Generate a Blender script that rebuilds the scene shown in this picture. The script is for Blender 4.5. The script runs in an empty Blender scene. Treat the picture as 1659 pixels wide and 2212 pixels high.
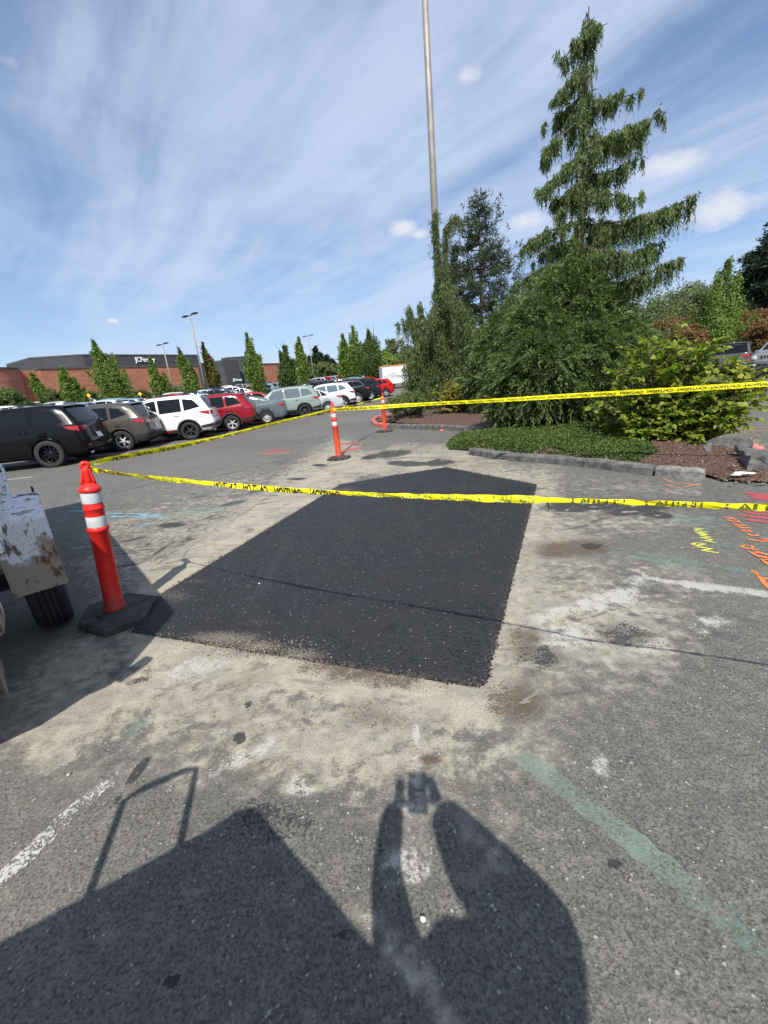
import bpy, bmesh, math, random
import numpy as np
from mathutils import Vector, Matrix, geometry
R = math.radians
rng = np.random.default_rng(7); random.seed(7)
scn = bpy.context.scene; COL = scn.collection

# ---------------------------------------------------------------- camera, sky, sun, exposure
CF, CDH, CROLL, CH = 890.0, 280.0, R(5.5), 1.5         # focal length and pitch in units of a 1659 x 2212 picture
PITCH = math.atan(CDH / CF)
_fw = Vector((0, math.cos(PITCH), -math.sin(PITCH))); _u0 = Vector((0, math.sin(PITCH), math.cos(PITCH))); _r0 = Vector((1, 0, 0))
_rt = _r0 * math.cos(CROLL) - _u0 * math.sin(CROLL); _up = _r0 * math.sin(CROLL) + _u0 * math.cos(CROLL)
cd = bpy.data.cameras.new('camera'); cam = bpy.data.objects.new('camera', cd); COL.objects.link(cam); scn.camera = cam
cd.sensor_fit = 'VERTICAL'; cd.sensor_height = 34.6; cd.lens = 34.6 * CF / 2212; cd.clip_start = 0.05; cd.clip_end = 3000
_m = Matrix((_rt, _up, -_fw)).transposed().to_4x4(); _m.translation = (0, 0, CH); cam.matrix_world = _m

SUN_EL, SUN_AZ = R(50.7), R(181.2)
sd = bpy.data.lights.new('sun', 'SUN'); sun = bpy.data.objects.new('sun', sd); COL.objects.link(sun)
sd.energy = 4.6; sd.angle = R(0.53); sd.color = (1.0, 0.96, 0.90)
SD = Vector((math.sin(SUN_AZ) * math.cos(SUN_EL), math.cos(SUN_AZ) * math.cos(SUN_EL), math.sin(SUN_EL)))
sun.rotation_euler = SD.to_track_quat('Z', 'Y').to_euler(); sun.location = (0, -20, 30)

class NT:                                               # small helper to write node graphs
    def __init__(s, tree): s.t = tree; s.n = tree.nodes; s.l = tree.links
    def val(s, sock, v):
        if isinstance(v, bpy.types.NodeSocket): s.l.new(v, sock)
        elif v is not None:
            try: sock.default_value = v
            except Exception: sock.default_value = (*v, 1) if len(v) == 3 else v
    def node(s, typ, ins=None, **kw):
        n = s.n.new(typ)
        for k, v in kw.items(): setattr(n, k, v)
        for k, v in (ins or {}).items(): s.val(n.inputs[k], v)
        return n
    def math(s, op, a, b=None, c=None, clamp=False):
        n = s.n.new('ShaderNodeMath'); n.operation = op; n.use_clamp = clamp
        for i, v in enumerate((a, b, c)):
            if v is not None: s.val(n.inputs[i], v)
        return n.outputs[0]
    def mix(s, f, a, b, mode='MIX'):
        n = s.n.new('ShaderNodeMix'); n.data_type = 'RGBA'; n.blend_type = mode
        s.val(n.inputs[0], f); s.val(n.inputs[6], a); s.val(n.inputs[7], b); return n.outputs[2]
    def ramp(s, f, lo, hi, a=0.0, b=1.0):
        n = s.n.new('ShaderNodeMapRange'); n.interpolation_type = 'SMOOTHSTEP'
        for i, v in enumerate((f, lo, hi, a, b)): s.val(n.inputs[i], v)
        return n.outputs[0]
    def noise(s, vec, scale, detail=4, rough=0.55, dist=0.0):
        n = s.node('ShaderNodeTexNoise', {'Scale': scale, 'Detail': detail, 'Roughness': rough, 'Distortion': dist})
        if vec is not None: s.l.new(vec, n.inputs['Vector'])
        return n.outputs['Fac']
    def vor(s, vec, scale, feat='F1', out='Distance'):
        n = s.node('ShaderNodeTexVoronoi', {'Scale': scale}, feature=feat)
        if vec is not None: s.l.new(vec, n.inputs['Vector'])
        return n.outputs[out]
    def mapping(s, vec, scale=(1, 1, 1), rot=(0, 0, 0), loc=(0, 0, 0)):
        n = s.node('ShaderNodeMapping', {'Scale': scale, 'Rotation': rot, 'Location': loc}); s.l.new(vec, n.inputs['Vector']); return n.outputs[0]
    def attr(s, name): return s.node('ShaderNodeAttribute', attribute_name=name).outputs['Fac']

world = bpy.data.worlds.new('World'); scn.world = world; world.use_nodes = True
w = NT(world.node_tree); w.n.clear()
sky = w.node('ShaderNodeTexSky', sky_type='NISHITA', sun_disc=False, sun_elevation=SUN_EL, sun_rotation=SUN_AZ, altitude=100.0, air_density=1.0, dust_density=0.6, ozone_density=2.5)
tc = w.node('ShaderNodeTexCoord').outputs['Generated']
sep = w.node('ShaderNodeSeparateXYZ', {0: tc})
zz = w.math('ADD', w.math('MAXIMUM', sep.outputs[2], 0.0), 0.09)
cx = w.math('DIVIDE', sep.outputs[0], zz); cy = w.math('DIVIDE', sep.outputs[1], zz)
cv = w.node('ShaderNodeCombineXYZ', {0: cx, 1: cy, 2: 0.0}).outputs[0]
m1 = w.mapping(cv, scale=(1, 1, 1), rot=(0, 0, R(-128)))          # streak axis points to the left end of the horizon
m1s = w.mapping(m1, scale=(0.13, 0.9, 1))
wob = w.noise(cv, 0.5, 2, 0.4); wobv = w.node('ShaderNodeCombineXYZ', {0: 0.0, 1: w.math('MULTIPLY', wob, 0.55), 2: 0.0}).outputs[0]
m2 = w.node('ShaderNodeVectorMath', {0: m1s, 1: wobv}, operation='ADD').outputs[0]
n1 = w.noise(m2, 1.0, 6, 0.50, 0.0)
n2 = w.noise(w.mapping(m2, scale=(3.4, 2.6, 1), loc=(3, 1, 0)), 1.5, 8, 0.60, 0.25)
n3 = w.noise(w.mapping(cv, scale=(1, 1, 1), loc=(2, 5, 0)), 2.2, 8, 0.60, 0.5)
nb = w.noise(cv, 0.45, 3, 0.5)
cir = w.math('ADD', w.math('MULTIPLY', n1, 0.50), w.math('ADD', w.math('MULTIPLY', n2, 0.32), w.math('MULTIPLY', n3, 0.18)))
cir = w.math('ADD', cir, w.math('MULTIPLY', w.math('SUBTRACT', nb, 0.5), 0.42))
cirf = w.ramp(cir, 0.38, 0.62, 0.14, 0.84)
# small low puffs near the horizon
pv = w.node('ShaderNodeCombineXYZ', {0: w.math('MULTIPLY', sep.outputs[0], 5.0), 1: w.math('MULTIPLY', sep.outputs[1], 5.0), 2: w.math('MULTIPLY', sep.outputs[2], 13.0)}).outputs[0]
pn = w.noise(pv, 1.0, 5, 0.5)
pm = None
def _dir(x, y): return (_fw * CF + _rt * (x - 829.5) - _up * (y - 1106)).normalized()
for (x_, y_, r_, a_) in ((872, 492, .050, 1.0), (905, 505, .035, .8), (1130, 474, .060, .85), (1420, 362, .075, .9), (1480, 350, .06, .8), (1560, 450, .085, 1.0), (1640, 440, .06, .7), (1020, 165, .045, .6), (905, 190, .04, .45), (955, 215, .05, .45), (245, 692, .016, .9), (1100, 480, .04, .7), (10, 130, .04, .5), (980, 20, .04, .4)):
    dv = _dir(x_, y_); dd = w.node('ShaderNodeVectorMath', {0: tc, 1: tuple(dv)}, operation='SUBTRACT').outputs[0]; sc_ = w.mapping(dd, scale=(1.0, 1.0, 2.1)); ln_ = w.node('ShaderNodeVectorMath', {0: sc_}, operation='LENGTH').outputs['Value']
    one = w.math('MULTIPLY', w.ramp(ln_, r_ * 1.25, 0.0, 0.0, 1.0), a_); pm = one if pm is None else w.math('MAXIMUM', pm, one)
pv2 = w.node('ShaderNodeVectorMath', {0: tc, 1: (14.0, 14.0, 24.0)}, operation='MULTIPLY').outputs[0]
pf = w.ramp(w.math('ADD', pm, w.math('MULTIPLY', w.math('SUBTRACT', w.noise(pv2, 1.0, 6, 0.62), 0.5), 1.3)), 0.35, 1.0, 0.0, 0.85)
pf = w.math('MULTIPLY', pf, w.ramp(pm, 0.02, 0.25))
hz = w.ramp(sep.outputs[2], 0.42, 0.0, 0.0, 0.26)
skyc = w.mix(1.0, sky.outputs[0], (1.04, 1.13, 1.30, 1), 'MULTIPLY')
c1 = w.mix(hz, skyc, (4.9, 6.2, 8.4, 1)); c2 = w.mix(cirf, c1, (5.6, 6.7, 8.6, 1)); c3 = w.mix(pf, c2, (7.6, 7.8, 8.4, 1))
bg = w.node('ShaderNodeBackground', {'Color': c3, 'Strength': 0.091})
w.l.new(bg.outputs[0], w.node('ShaderNodeOutputWorld').inputs[0])
scn.view_settings.view_transform = 'Standard'; scn.view_settings.look = 'None'
scn.view_settings.exposure = 0.26; scn.view_settings.gamma = 1.0; scn.view_settings.use_curve_mapping = False
try:
    scn.cycles.max_bounces = 6; scn.cycles.transparent_max_bounces = 16; scn.cycles.diffuse_bounces = 3; scn.cycles.use_denoising = True
except Exception: pass

# ---------------------------------------------------------------- layout helpers
def ray(x, y): return (_fw * CF + _rt * (x - 829.5) - _up * (y - 1106)).normalized()
def at(x, y, z=0.0):                                    # the point of height z seen at (x, y) in the photograph
    d = ray(x, y); return Vector((0, 0, CH)) + d * ((z - CH) / d.z)
def bearing(x, y, dist):                                # ground position in that direction at a given distance
    d = ray(x, y); h = math.hypot(d.x, d.y); return Vector((d.x / h * dist, d.y / h * dist, 0))
def height(x, y, p):                                    # height of what is seen at (x, y) if it stands over p
    d = ray(x, y); return CH + d.z / math.hypot(d.x, d.y) * math.hypot(p[0], p[1])
def elev(x, y): return 0.030 * max(0.0, min(260.0, math.hypot(x, y)) - 28)
def over(px, py, base):                                # the point seen at (px, py) on the upright plane through base that faces the camera
    d = ray(px, py); n = Vector((base[0], base[1], 0)).normalized(); t = Vector((base[0], base[1], 0)).dot(n) / d.dot(n); return Vector((0, 0, CH)) + d * t

def link(o, parent=None):
    COL.objects.link(o)
    if parent is not None: o.parent = parent
    return o
def tag(o, label=None, cat=None, group=None, kind=None):
    for k, v in (('label', label), ('category', cat), ('group', group), ('kind', kind)):
        if v: o[k] = v
    return o
def empty(name, loc=(0, 0, 0), rz=0.0, label=None, cat=None, group=None):
    o = bpy.data.objects.new(name, None); o.location = loc; o.rotation_euler = (0, 0, rz); o.empty_display_size = 0.1
    link(o); return tag(o, label, cat, group)

def np_mesh(name, V, F, mats, parent=None, smooth=False, attrs=None, mi=None):
    V = np.asarray(V, dtype=np.float32); F = np.asarray(F, dtype=np.int32); k = F.shape[1]; n = len(F)
    me = bpy.data.meshes.new(name); me.vertices.add(len(V)); me.vertices.foreach_set('co', V.ravel())
    me.loops.add(n * k); me.loops.foreach_set('vertex_index', F.ravel()); me.polygons.add(n)
    me.polygons.foreach_set('loop_start', np.arange(0, n * k, k, dtype=np.int32))
    me.polygons.foreach_set('loop_total', np.full(n, k, dtype=np.int32))
    if smooth: me.polygons.foreach_set('use_smooth', np.ones(n, dtype=bool))
    if mi is not None: me.polygons.foreach_set('material_index', np.asarray(mi, dtype=np.int32))
    me.update(calc_edges=True)
    for a, v in (attrs or {}).items():
        at_ = me.attributes.new(a, 'FLOAT', 'POINT'); at_.data.foreach_set('value', np.asarray(v, dtype=np.float32))
    for m in (mats if isinstance(mats, (list, tuple)) else [mats]): me.materials.append(m)
    return link(bpy.data.objects.new(name, me), parent)

class MB:                                               # collects shapes, builds ONE mesh object
    def __init__(s): s.v = []; s.f = []; s.sm = []
    def add(s, vs, fs, smooth=False):
        b = len(s.v); s.v += [tuple(v) for v in vs]; s.f += [tuple(b + i for i in f) for f in fs]; s.sm += [smooth] * len(fs); return s
    def box(s, c, size, rz=0.0, M=None, taper=1.0):
        hx, hy, hz = size[0] / 2, size[1] / 2, size[2] / 2; ca, sa = math.cos(rz), math.sin(rz); P = []
        for z, t in ((-hz, 1.0), (hz, taper)):
            for x, y in ((-hx, -hy), (hx, -hy), (hx, hy), (-hx, hy)):
                x, y = x * t, y * t; v = Vector((x * ca - y * sa, x * sa + y * ca, z))
                if M is not None: v = M @ Vector((x, y, z))
                P.append(v + Vector(c))
        return s.add(P, [(3, 2, 1, 0), (4, 5, 6, 7), (0, 1, 5, 4), (1, 2, 6, 5), (2, 3, 7, 6), (3, 0, 4, 7)])
    def bar(s, a, b, w1, w2=None):
        a, b = Vector(a), Vector(b); d = b - a; M = d.to_track_quat('Z', 'Y').to_matrix()
        return s.box((a + b) / 2, (w1, w2 or w1, d.length), M=M)
    def tube(s, pts, rad, n=8, cap=True):
        pts = [Vector(p) for p in pts]; rad = rad if isinstance(rad, (list, tuple)) else [rad] * len(pts); P = []; F = []
        for i, p in enumerate(pts):
            d = (pts[min(i + 1, len(pts) - 1)] - pts[max(i - 1, 0)]).normalized()
            x = d.cross(Vector((0.31, 0.17, 0.93)) if abs(d.z) < 0.9 else Vector((1, 0, 0))).normalized(); y = d.cross(x)
            for k in range(n):
                a = 2 * math.pi * k / n; P.append(p + (x * math.cos(a) + y * math.sin(a)) * rad[i])
        for i in range(len(pts) - 1):
            for k in range(n): F.append((i * n + k, i * n + (k + 1) % n, (i + 1) * n + (k + 1) % n, (i + 1) * n + k))
        if cap: F += [tuple(reversed(range(n))), tuple((len(pts) - 1) * n + k for k in range(n))]
        return s.add(P, F, True)
    def lathe(s, prof, n=24, c=(0, 0, 0), M=None, smooth=True, cap=True):
        P = []; F = []
        for r, z in prof:
            for k in range(n):
                a = 2 * math.pi * k / n; v = Vector((r * math.cos(a), r * math.sin(a), z)); v = M @ v if M is not None else v; P.append(v + Vector(c))
        m = len(prof)
        for i in range(m - 1):
            for k in range(n): F.append((i * n + k, i * n + (k + 1) % n, (i + 1) * n + (k + 1) % n, (i + 1) * n + k))
        if cap: F += [tuple(reversed(range(n))), tuple((m - 1) * n + k for k in range(n))]
        return s.add(P, F, smooth)
    def prism(s, poly, z0, z1, c=(0, 0, 0), M=None):
        n = len(poly); f = (lambda v: (M @ Vector(v) if M is not None else Vector(v)) + Vector(c))
        P = [f((x, y, z0)) for x, y in poly] + [f((x, y, z1)) for x, y in poly]
        return s.add(P, [tuple(reversed(range(n))), tuple(range(n, 2 * n))] + [(i, (i + 1) % n, n + (i + 1) % n, n + i) for i in range(n)])
    def build(s, name, mat, parent=None, bevel=0.0):
        me = bpy.data.meshes.new(name); me.from_pydata(s.v, [], s.f); me.polygons.foreach_set('use_smooth', s.sm); me.materials.append(mat); me.update()
        if bevel:
            bm = bmesh.new(); bm.from_mesh(me); bmesh.ops.remove_doubles(bm, verts=bm.verts, dist=1e-5)
            es = [e for e in bm.edges if len(e.link_faces) == 2 and e.calc_face_angle(0) > 0.6]
            bmesh.ops.bevel(bm, geom=es, offset=bevel, segments=2, affect='EDGES', clamp_overlap=True); bm.to_mesh(me); bm.free()
        return link(bpy.data.objects.new(name, me), parent)

# numpy value noise
def vnoise(x, y, s, seed=0):
    x = np.asarray(x) * s; y = np.asarray(y) * s; xi = np.floor(x).astype(np.int64); yi = np.floor(y).astype(np.int64); fx = x - xi; fy = y - yi
    def h(a, b):
        n = (a * 374761393 + b * 668265263 + seed * 974634777) & 0xffffffff; n = ((n ^ (n >> 13)) * 1274126177) & 0xffffffff; return ((n ^ (n >> 16)) & 0xffff) / 65535.0
    fx = fx * fx * (3 - 2 * fx); fy = fy * fy * (3 - 2 * fy)
    return (h(xi, yi) * (1 - fx) + h(xi + 1, yi) * fx) * (1 - fy) + (h(xi, yi + 1) * (1 - fx) + h(xi + 1, yi + 1) * fx) * fy
def fbm(x, y, s, o=4, seed=0):
    r = 0; a = 0.5; t = 0
    for k in range(o): r = r + a * vnoise(x, y, s * 2 ** k, seed + k); t += a; a *= 0.55
    return r / t

# ---------------------------------------------------------------- materials
def mat(name, base=(0.5, 0.5, 0.5), rough=0.6, metal=0.0, spec=0.5, coat=0.0, var=0.0, vscale=6.0, bump=0.0, bscale=40.0, emit=None):
    m = bpy.data.materials.new(name); m.use_nodes = True; t = NT(m.node_tree); b = t.n['Principled BSDF']
    b.inputs['Roughness'].default_value = rough; b.inputs['Metallic'].default_value = metal; b.inputs['Specular IOR Level'].default_value = spec
    b.inputs['Coat Weight'].default_value = coat; b.inputs['Coat Roughness'].default_value = 0.04
    c = (*base, 1); b.inputs['Base Color'].default_value = c
    oc = t.node('ShaderNodeTexCoord').outputs['Object']
    if var:
        n = t.noise(oc, vscale, 5, 0.6); dark = tuple(x * (1 - var) for x in base) + (1,); lite = tuple(min(1, x * (1 + var)) for x in base) + (1,)
        t.l.new(t.mix(t.ramp(n, 0.3, 0.7), dark, lite), b.inputs['Base Color'])
    if bump:
        bn = t.node('ShaderNodeBump', {'Strength': 0.5, 'Distance': bump, 'Height': t.noise(oc, bscale, 4, 0.6)}); t.l.new(bn.outputs[0], b.inputs['Normal'])
    if emit: b.inputs['Emission Color'].default_value = (*emit, 1); b.inputs['Emission Strength'].default_value = 1.0
    return m

def leaf_mat(name, a, b, c=None, trans=0.35, rough=0.55):
    m = bpy.data.materials.new(name); m.use_nodes = True; t = NT(m.node_tree); t.n.clear()
    tint = t.attr('tint'); col = t.mix(tint, (*a, 1), (*b, 1))
    if c: col = t.mix(t.ramp(tint, 0.90, 0.97), col, (*c, 1))
    p = t.node('ShaderNodeBsdfPrincipled', {'Base Color': col, 'Roughness': rough, 'Specular IOR Level': 0.3})
    tr = t.node('ShaderNodeBsdfTranslucent', {'Color': t.mix(1.0, col, (1.1, 1.25, 0.6, 1), 'MULTIPLY')})
    mx = t.node('ShaderNodeMixShader', {0: trans}); t.l.new(p.outputs[0], mx.inputs[1]); t.l.new(tr.outputs[0], mx.inputs[2])
    t.l.new(mx.outputs[0], t.node('ShaderNodeOutputMaterial').inputs[0]); return m

def ground_material():
    m = bpy.data.materials.new('worn_asphalt'); m.use_nodes = True; t = NT(m.node_tree); b = t.n['Principled BSDF']
    P = t.node('ShaderNodeNewGeometry').outputs['Position']
    big = t.noise(P, 0.35, 5, 0.6); mid = t.noise(P, 2.6, 5, 0.62); fine = t.noise(P, 78, 4, 0.72); mott = t.noise(P, 14, 4, 0.65)
    grit = t.vor(P, 150); gritc = t.node('ShaderNodeTexVoronoi', {'Scale': 150.0, 'Vector': P}); gs = t.node('ShaderNodeSeparateColor', {0: gritc.outputs['Color']}).outputs[0]
    base = t.mix(t.ramp(big, 0.3, 0.7), (0.122, 0.115, 0.101, 1), (0.178, 0.167, 0.144, 1))
    base = t.mix(t.ramp(mott, 0.42, 0.68, 0, 0.6), base, (0.235, 0.218, 0.182, 1))
    base = t.mix(t.ramp(fine, 0.45, 0.62, 0, 0.68), base, (0.036, 0.035, 0.032, 1))
    stone = t.ramp(gs, 0.84, 0.92, 0, 0.5); base = t.mix(stone, base, (0.24, 0.23, 0.21, 1))
    stone2 = t.ramp(gs, 0.992, 0.996, 0, 0.55); base = t.mix(stone2, base, (0.55, 0.53, 0.47, 1))
    mixn = t.math('ADD', t.math('MULTIPLY', t.math('SUBTRACT', fine, 0.5), 1.5), t.math('ADD', t.math('MULTIPLY', t.math('SUBTRACT', mott, 0.5), 1.3), t.math('MULTIPLY', t.math('SUBTRACT', mid, 0.5), 1.3)))
    def layer(base, att, color, lo=0.42, hi=0.62, gain=1.0, top=1.0, noise=None):
        f = t.math('ADD', t.math('MULTIPLY', t.attr(att), gain), t.math('MULTIPLY', noise if noise is not None else mixn, t.math('MINIMUM', t.math('MULTIPLY', t.attr(att), 2.5), 1.15)))
        return t.mix(t.ramp(f, lo, hi, 0, top), base, color)
    dustc = t.mix(t.ramp(mid, 0.35, 0.65), (0.46, 0.40, 0.29, 1), (0.33, 0.30, 0.24, 1))
    dustc = t.mix(t.ramp(fine, 0.46, 0.64, 0, 0.45), dustc, (0.17, 0.15, 0.12, 1)); dustc = t.mix(t.ramp(mott, 0.50, 0.66, 0, 0.45), dustc, (0.46, 0.42, 0.34, 1)); sm = t.noise(t.mapping(P, scale=(1.0, 2.2, 1), rot=(0, 0, 0.5)), 1.7, 6, 0.62); dustc = t.mix(t.ramp(sm, 0.48, 0.66, 0, 0.55), dustc, (0.20, 0.185, 0.165, 1))
    och = t.noise(P, 1.9, 5, 0.6); dustc = t.mix(t.ramp(och, 0.52, 0.70, 0, 0.55), dustc, (0.24, 0.185, 0.125, 1))
    base = layer(base, 'dust', dustc, 0.24, 0.74, 1.02, 0.92)
    base = layer(base, 'chalk', (0.47, 0.45, 0.40, 1), 0.32, 0.66, 0.90, 0.85)
    base = layer(base, 'brown', (0.085, 0.055, 0.033, 1), 0.25, 0.85, 0.95, 0.85)
    base = layer(base, 'dark', (0.035, 0.035, 0.036, 1), 0.42, 0.56, 1.15, 0.90)
    fl = t.noise(t.mapping(P, scale=(3.2, 7.0, 1), rot=(0, 0, -0.35)), 1.0, 5, 0.6, 0.8); base = t.mix(t.math('MULTIPLY', t.ramp(fl, 0.57, 0.64), t.math('MINIMUM', t.math('MULTIPLY', t.attr('fleck'), 1.0), 0.8)), base, (0.050, 0.048, 0.046, 1))
    fl2 = t.noise(t.mapping(P, scale=(4.0, 8.0, 1), rot=(0, 0, -0.5), loc=(5, 2, 0)), 1.3, 5, 0.6, 0.6); base = t.mix(t.math('MULTIPLY', t.ramp(fl2, 0.60, 0.66), t.math('MINIMUM', t.attr('fleck'), 0.7)), base, (0.42, 0.39, 0.31, 1))
    base = layer(base, 'green', (0.16, 0.26, 0.20, 1), 0.35, 0.80, 0.95, 0.55)
    t.l.new(base, b.inputs['Base Color']); b.inputs['Specular IOR Level'].default_value = 0.35
    t.val(b.inputs['Roughness'], t.ramp(fine, 0.3, 0.7, 0.72, 0.95))
    h = t.math('ADD', t.math('MULTIPLY', grit, 0.5), t.math('ADD', fine, t.math('MULTIPLY', mott, 0.6)))
    amt = t.ramp(t.attr('dust'), 0.2, 1.0, 0.0050, 0.0026)
    bn = t.node('ShaderNodeBump', {'Strength': 0.9, 'Distance': amt, 'Height': h}); t.l.new(bn.outputs[0], b.inputs['Normal']); return m

def patch_material():
    m = bpy.data.materials.new('fresh_asphalt'); m.use_nodes = True; t = NT(m.node_tree); b = t.n['Principled BSDF']
    P = t.node('ShaderNodeNewGeometry').outputs['Position']
    v = t.node('ShaderNodeTexVoronoi', {'Scale': 105.0, 'Vector': P, 'Randomness': 1.0}); vd = v.outputs['Distance']; vc = t.node('ShaderNodeSeparateColor', {0: v.outputs['Color']}).outputs[0]
    big = t.noise(P, 1.6, 5, 0.6); fine = t.noise(P, 70, 3, 0.6)
    base = t.mix(vc, (0.008, 0.008, 0.011, 1), (0.032, 0.033, 0.038, 1)); base = t.mix(t.ramp(big, 0.4, 0.7, 0, 0.6), base, (0.034, 0.033, 0.033, 1)); rl = t.noise(t.mapping(P, scale=(5.0, 0.5, 1), rot=(0, 0, -0.34)), 1.0, 4, 0.6); base = t.mix(t.ramp(rl, 0.52, 0.72, 0, 0.45), base, (0.050, 0.048, 0.046, 1)); md = t.noise(P, 5.5, 5, 0.65); base = t.mix(t.ramp(md, 0.55, 0.72, 0, 0.5), base, (0.011, 0.011, 0.012, 1))
    base = t.mix(t.ramp(vc, 0.990, 0.995, 0, 0.8), base, (0.30, 0.28, 0.22, 1))
    f = t.math('ADD', t.attr('dust'), t.math('MULTIPLY', t.math('SUBTRACT', fine, 0.5), t.math('MINIMUM', t.math('MULTIPLY', t.attr('dust'), 3.0), 1.4)))
    base = t.mix(t.ramp(f, 0.35, 1.0, 0, 0.85), base, (0.24, 0.20, 0.15, 1))
    t.l.new(base, b.inputs['Base Color']); t.val(b.inputs['Roughness'], t.ramp(big, 0.3, 0.7, 0.50, 0.72)); b.inputs['Specular IOR Level'].default_value = 0.5
    h = t.math('ADD', t.math('MULTIPLY', vd, -1.4), t.math('MULTIPLY', fine, 0.5))
    bn = t.node('ShaderNodeBump', {'Strength': 1.0, 'Distance': 0.008, 'Height': h}); t.l.new(bn.outputs[0], b.inputs['Normal']); return m

def worn_paint(name, col, lo=0.42, hi=0.55, opacity=0.9, sc=60.0):
    m = bpy.data.materials.new(name); m.use_nodes = True; t = NT(m.node_tree); b = t.n['Principled BSDF']; P = t.node('ShaderNodeNewGeometry').outputs['Position']
    f = t.math('ADD', t.math('MULTIPLY', t.noise(P, sc, 4, 0.7), 0.6), t.math('MULTIPLY', t.noise(P, 6.0, 4, 0.6), 0.4))
    t.l.new(t.mix(t.noise(P, 30, 3), tuple(x * 0.8 for x in col) + (1,), (*col, 1)), b.inputs['Base Color'])
    t.val(b.inputs['Alpha'], t.ramp(f, lo, hi, 0.0, opacity)); b.inputs['Roughness'].default_value = 0.85
    bn = t.node('ShaderNodeBump', {'Strength': 0.7, 'Distance': 0.004, 'Height': t.noise(P, 70, 3)}); t.l.new(bn.outputs[0], b.inputs['Normal']); return m

def rusty_material():
    m = bpy.data.materials.new('rusty_white_paint'); m.use_nodes = True; t = NT(m.node_tree); b = t.n['Principled BSDF']; P = t.node('ShaderNodeNewGeometry').outputs['Position']
    S = t.mapping(P, scale=(1, 1, 0.45)); sx = t.node('ShaderNodeSeparateXYZ', {0: P}).outputs[2]
    n = t.noise(S, 9, 6, 0.65, 0.6); n2 = t.noise(S, 26, 5, 0.7, 0.4); n3 = t.noise(P, 5, 4, 0.6)
    dirt = t.ramp(t.math('ADD', n3, t.math('MULTIPLY', t.math('SUBTRACT', 0.66, sx), 0.9)), 0.50, 0.58)
    c = t.mix(t.noise(P, 40, 3), (0.72, 0.72, 0.73, 1), (0.84, 0.84, 0.84, 1)); c = t.mix(dirt, c, (0.36, 0.30, 0.22, 1))
    c = t.mix(t.ramp(t.math('ADD', t.math('MULTIPLY', n, 0.6), t.math('MULTIPLY', n2, 0.4)), 0.515, 0.575, 0, 0.92), c, (0.115, 0.055, 0.032, 1))
    c = t.mix(t.ramp(n2, 0.66, 0.70), c, (0.03, 0.02, 0.018, 1)); c = t.mix(t.ramp(t.noise(P, 60, 4, 0.7), 0.58, 0.66, 0, 0.6), c, (0.20, 0.13, 0.08, 1))
    t.l.new(c, b.inputs['Base Color']); b.inputs['Roughness'].default_value = 0.75
    bn = t.node('ShaderNodeBump', {'Strength': 0.6, 'Distance': 0.004, 'Height': n2}); t.l.new(bn.outputs[0], b.inputs['Normal']); return m

def scuffed(name, base, amount=1.0):
    m = bpy.data.materials.new(name); m.use_nodes = True; t = NT(m.node_tree); b = t.n['Principled BSDF']; o = t.node('ShaderNodeTexCoord').outputs['Object']; z = t.node('ShaderNodeSeparateXYZ', {0: o}).outputs[2]
    n1_ = t.noise(o, 14, 5, 0.7); n2_ = t.noise(t.mapping(o, scale=(40, 40, 7)), 1.0, 5, 0.7); low = t.ramp(z, 0.45, 0.06, 0.0, 0.22)
    c = t.mix(t.ramp(n1_, 0.3, 0.7), tuple(x * .86 for x in base) + (1,), (*base, 1)); c = t.mix(t.math('MULTIPLY', t.ramp(t.math('ADD', n2_, low), 0.62, 0.76), 0.55 * amount), c, (0.10, 0.075, 0.06, 1)); c = t.mix(t.math('MULTIPLY', t.ramp(n1_, 0.66, 0.72), 0.25), c, (0.75, 0.55, 0.5, 1))
    t.l.new(c, b.inputs['Base Color']); t.val(b.inputs['Roughness'], t.ramp(n1_, 0.3, 0.7, 0.30, 0.52)); b.inputs['Specular IOR Level'].default_value = 0.45; return m

def brick_material():
    m = bpy.data.materials.new('red_brick'); m.use_nodes = True; t = NT(m.node_tree); b = t.n['Principled BSDF']; o = t.node('ShaderNodeTexCoord').outputs['Object']
    s = t.node('ShaderNodeSeparateXYZ', {0: o}); u = t.node('ShaderNodeCombineXYZ', {0: s.outputs[0], 1: s.outputs[2], 2: 0.0}).outputs[0]
    br = t.node('ShaderNodeTexBrick', {'Scale': 1.0, 'Color1': (0.46, 0.165, 0.090, 1), 'Color2': (0.35, 0.120, 0.068, 1), 'Mortar': (0.20, 0.12, 0.09, 1), 'Mortar Size': 0.02, 'Brick Width': 0.6, 'Row Height': 0.2, 'Bias': -0.1, 'Vector': u})
    n = t.noise(t.mapping(o, scale=(0.25, 0.25, 1.4)), 1.0, 6, 0.65); c = t.mix(t.ramp(n, 0.42, 0.68, 0, 0.45), br.outputs[0], (0.52, 0.24, 0.14, 1))
    c = t.mix(t.ramp(t.noise(t.mapping(o, scale=(0.6, 0.6, 3.0)), 1.0, 4, 0.7), 0.55, 0.7, 0, 0.5), c, (0.10, 0.035, 0.025, 1))
    t.l.new(c, b.inputs['Base Color']); b.inputs['Roughness'].default_value = 0.9; return m

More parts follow.
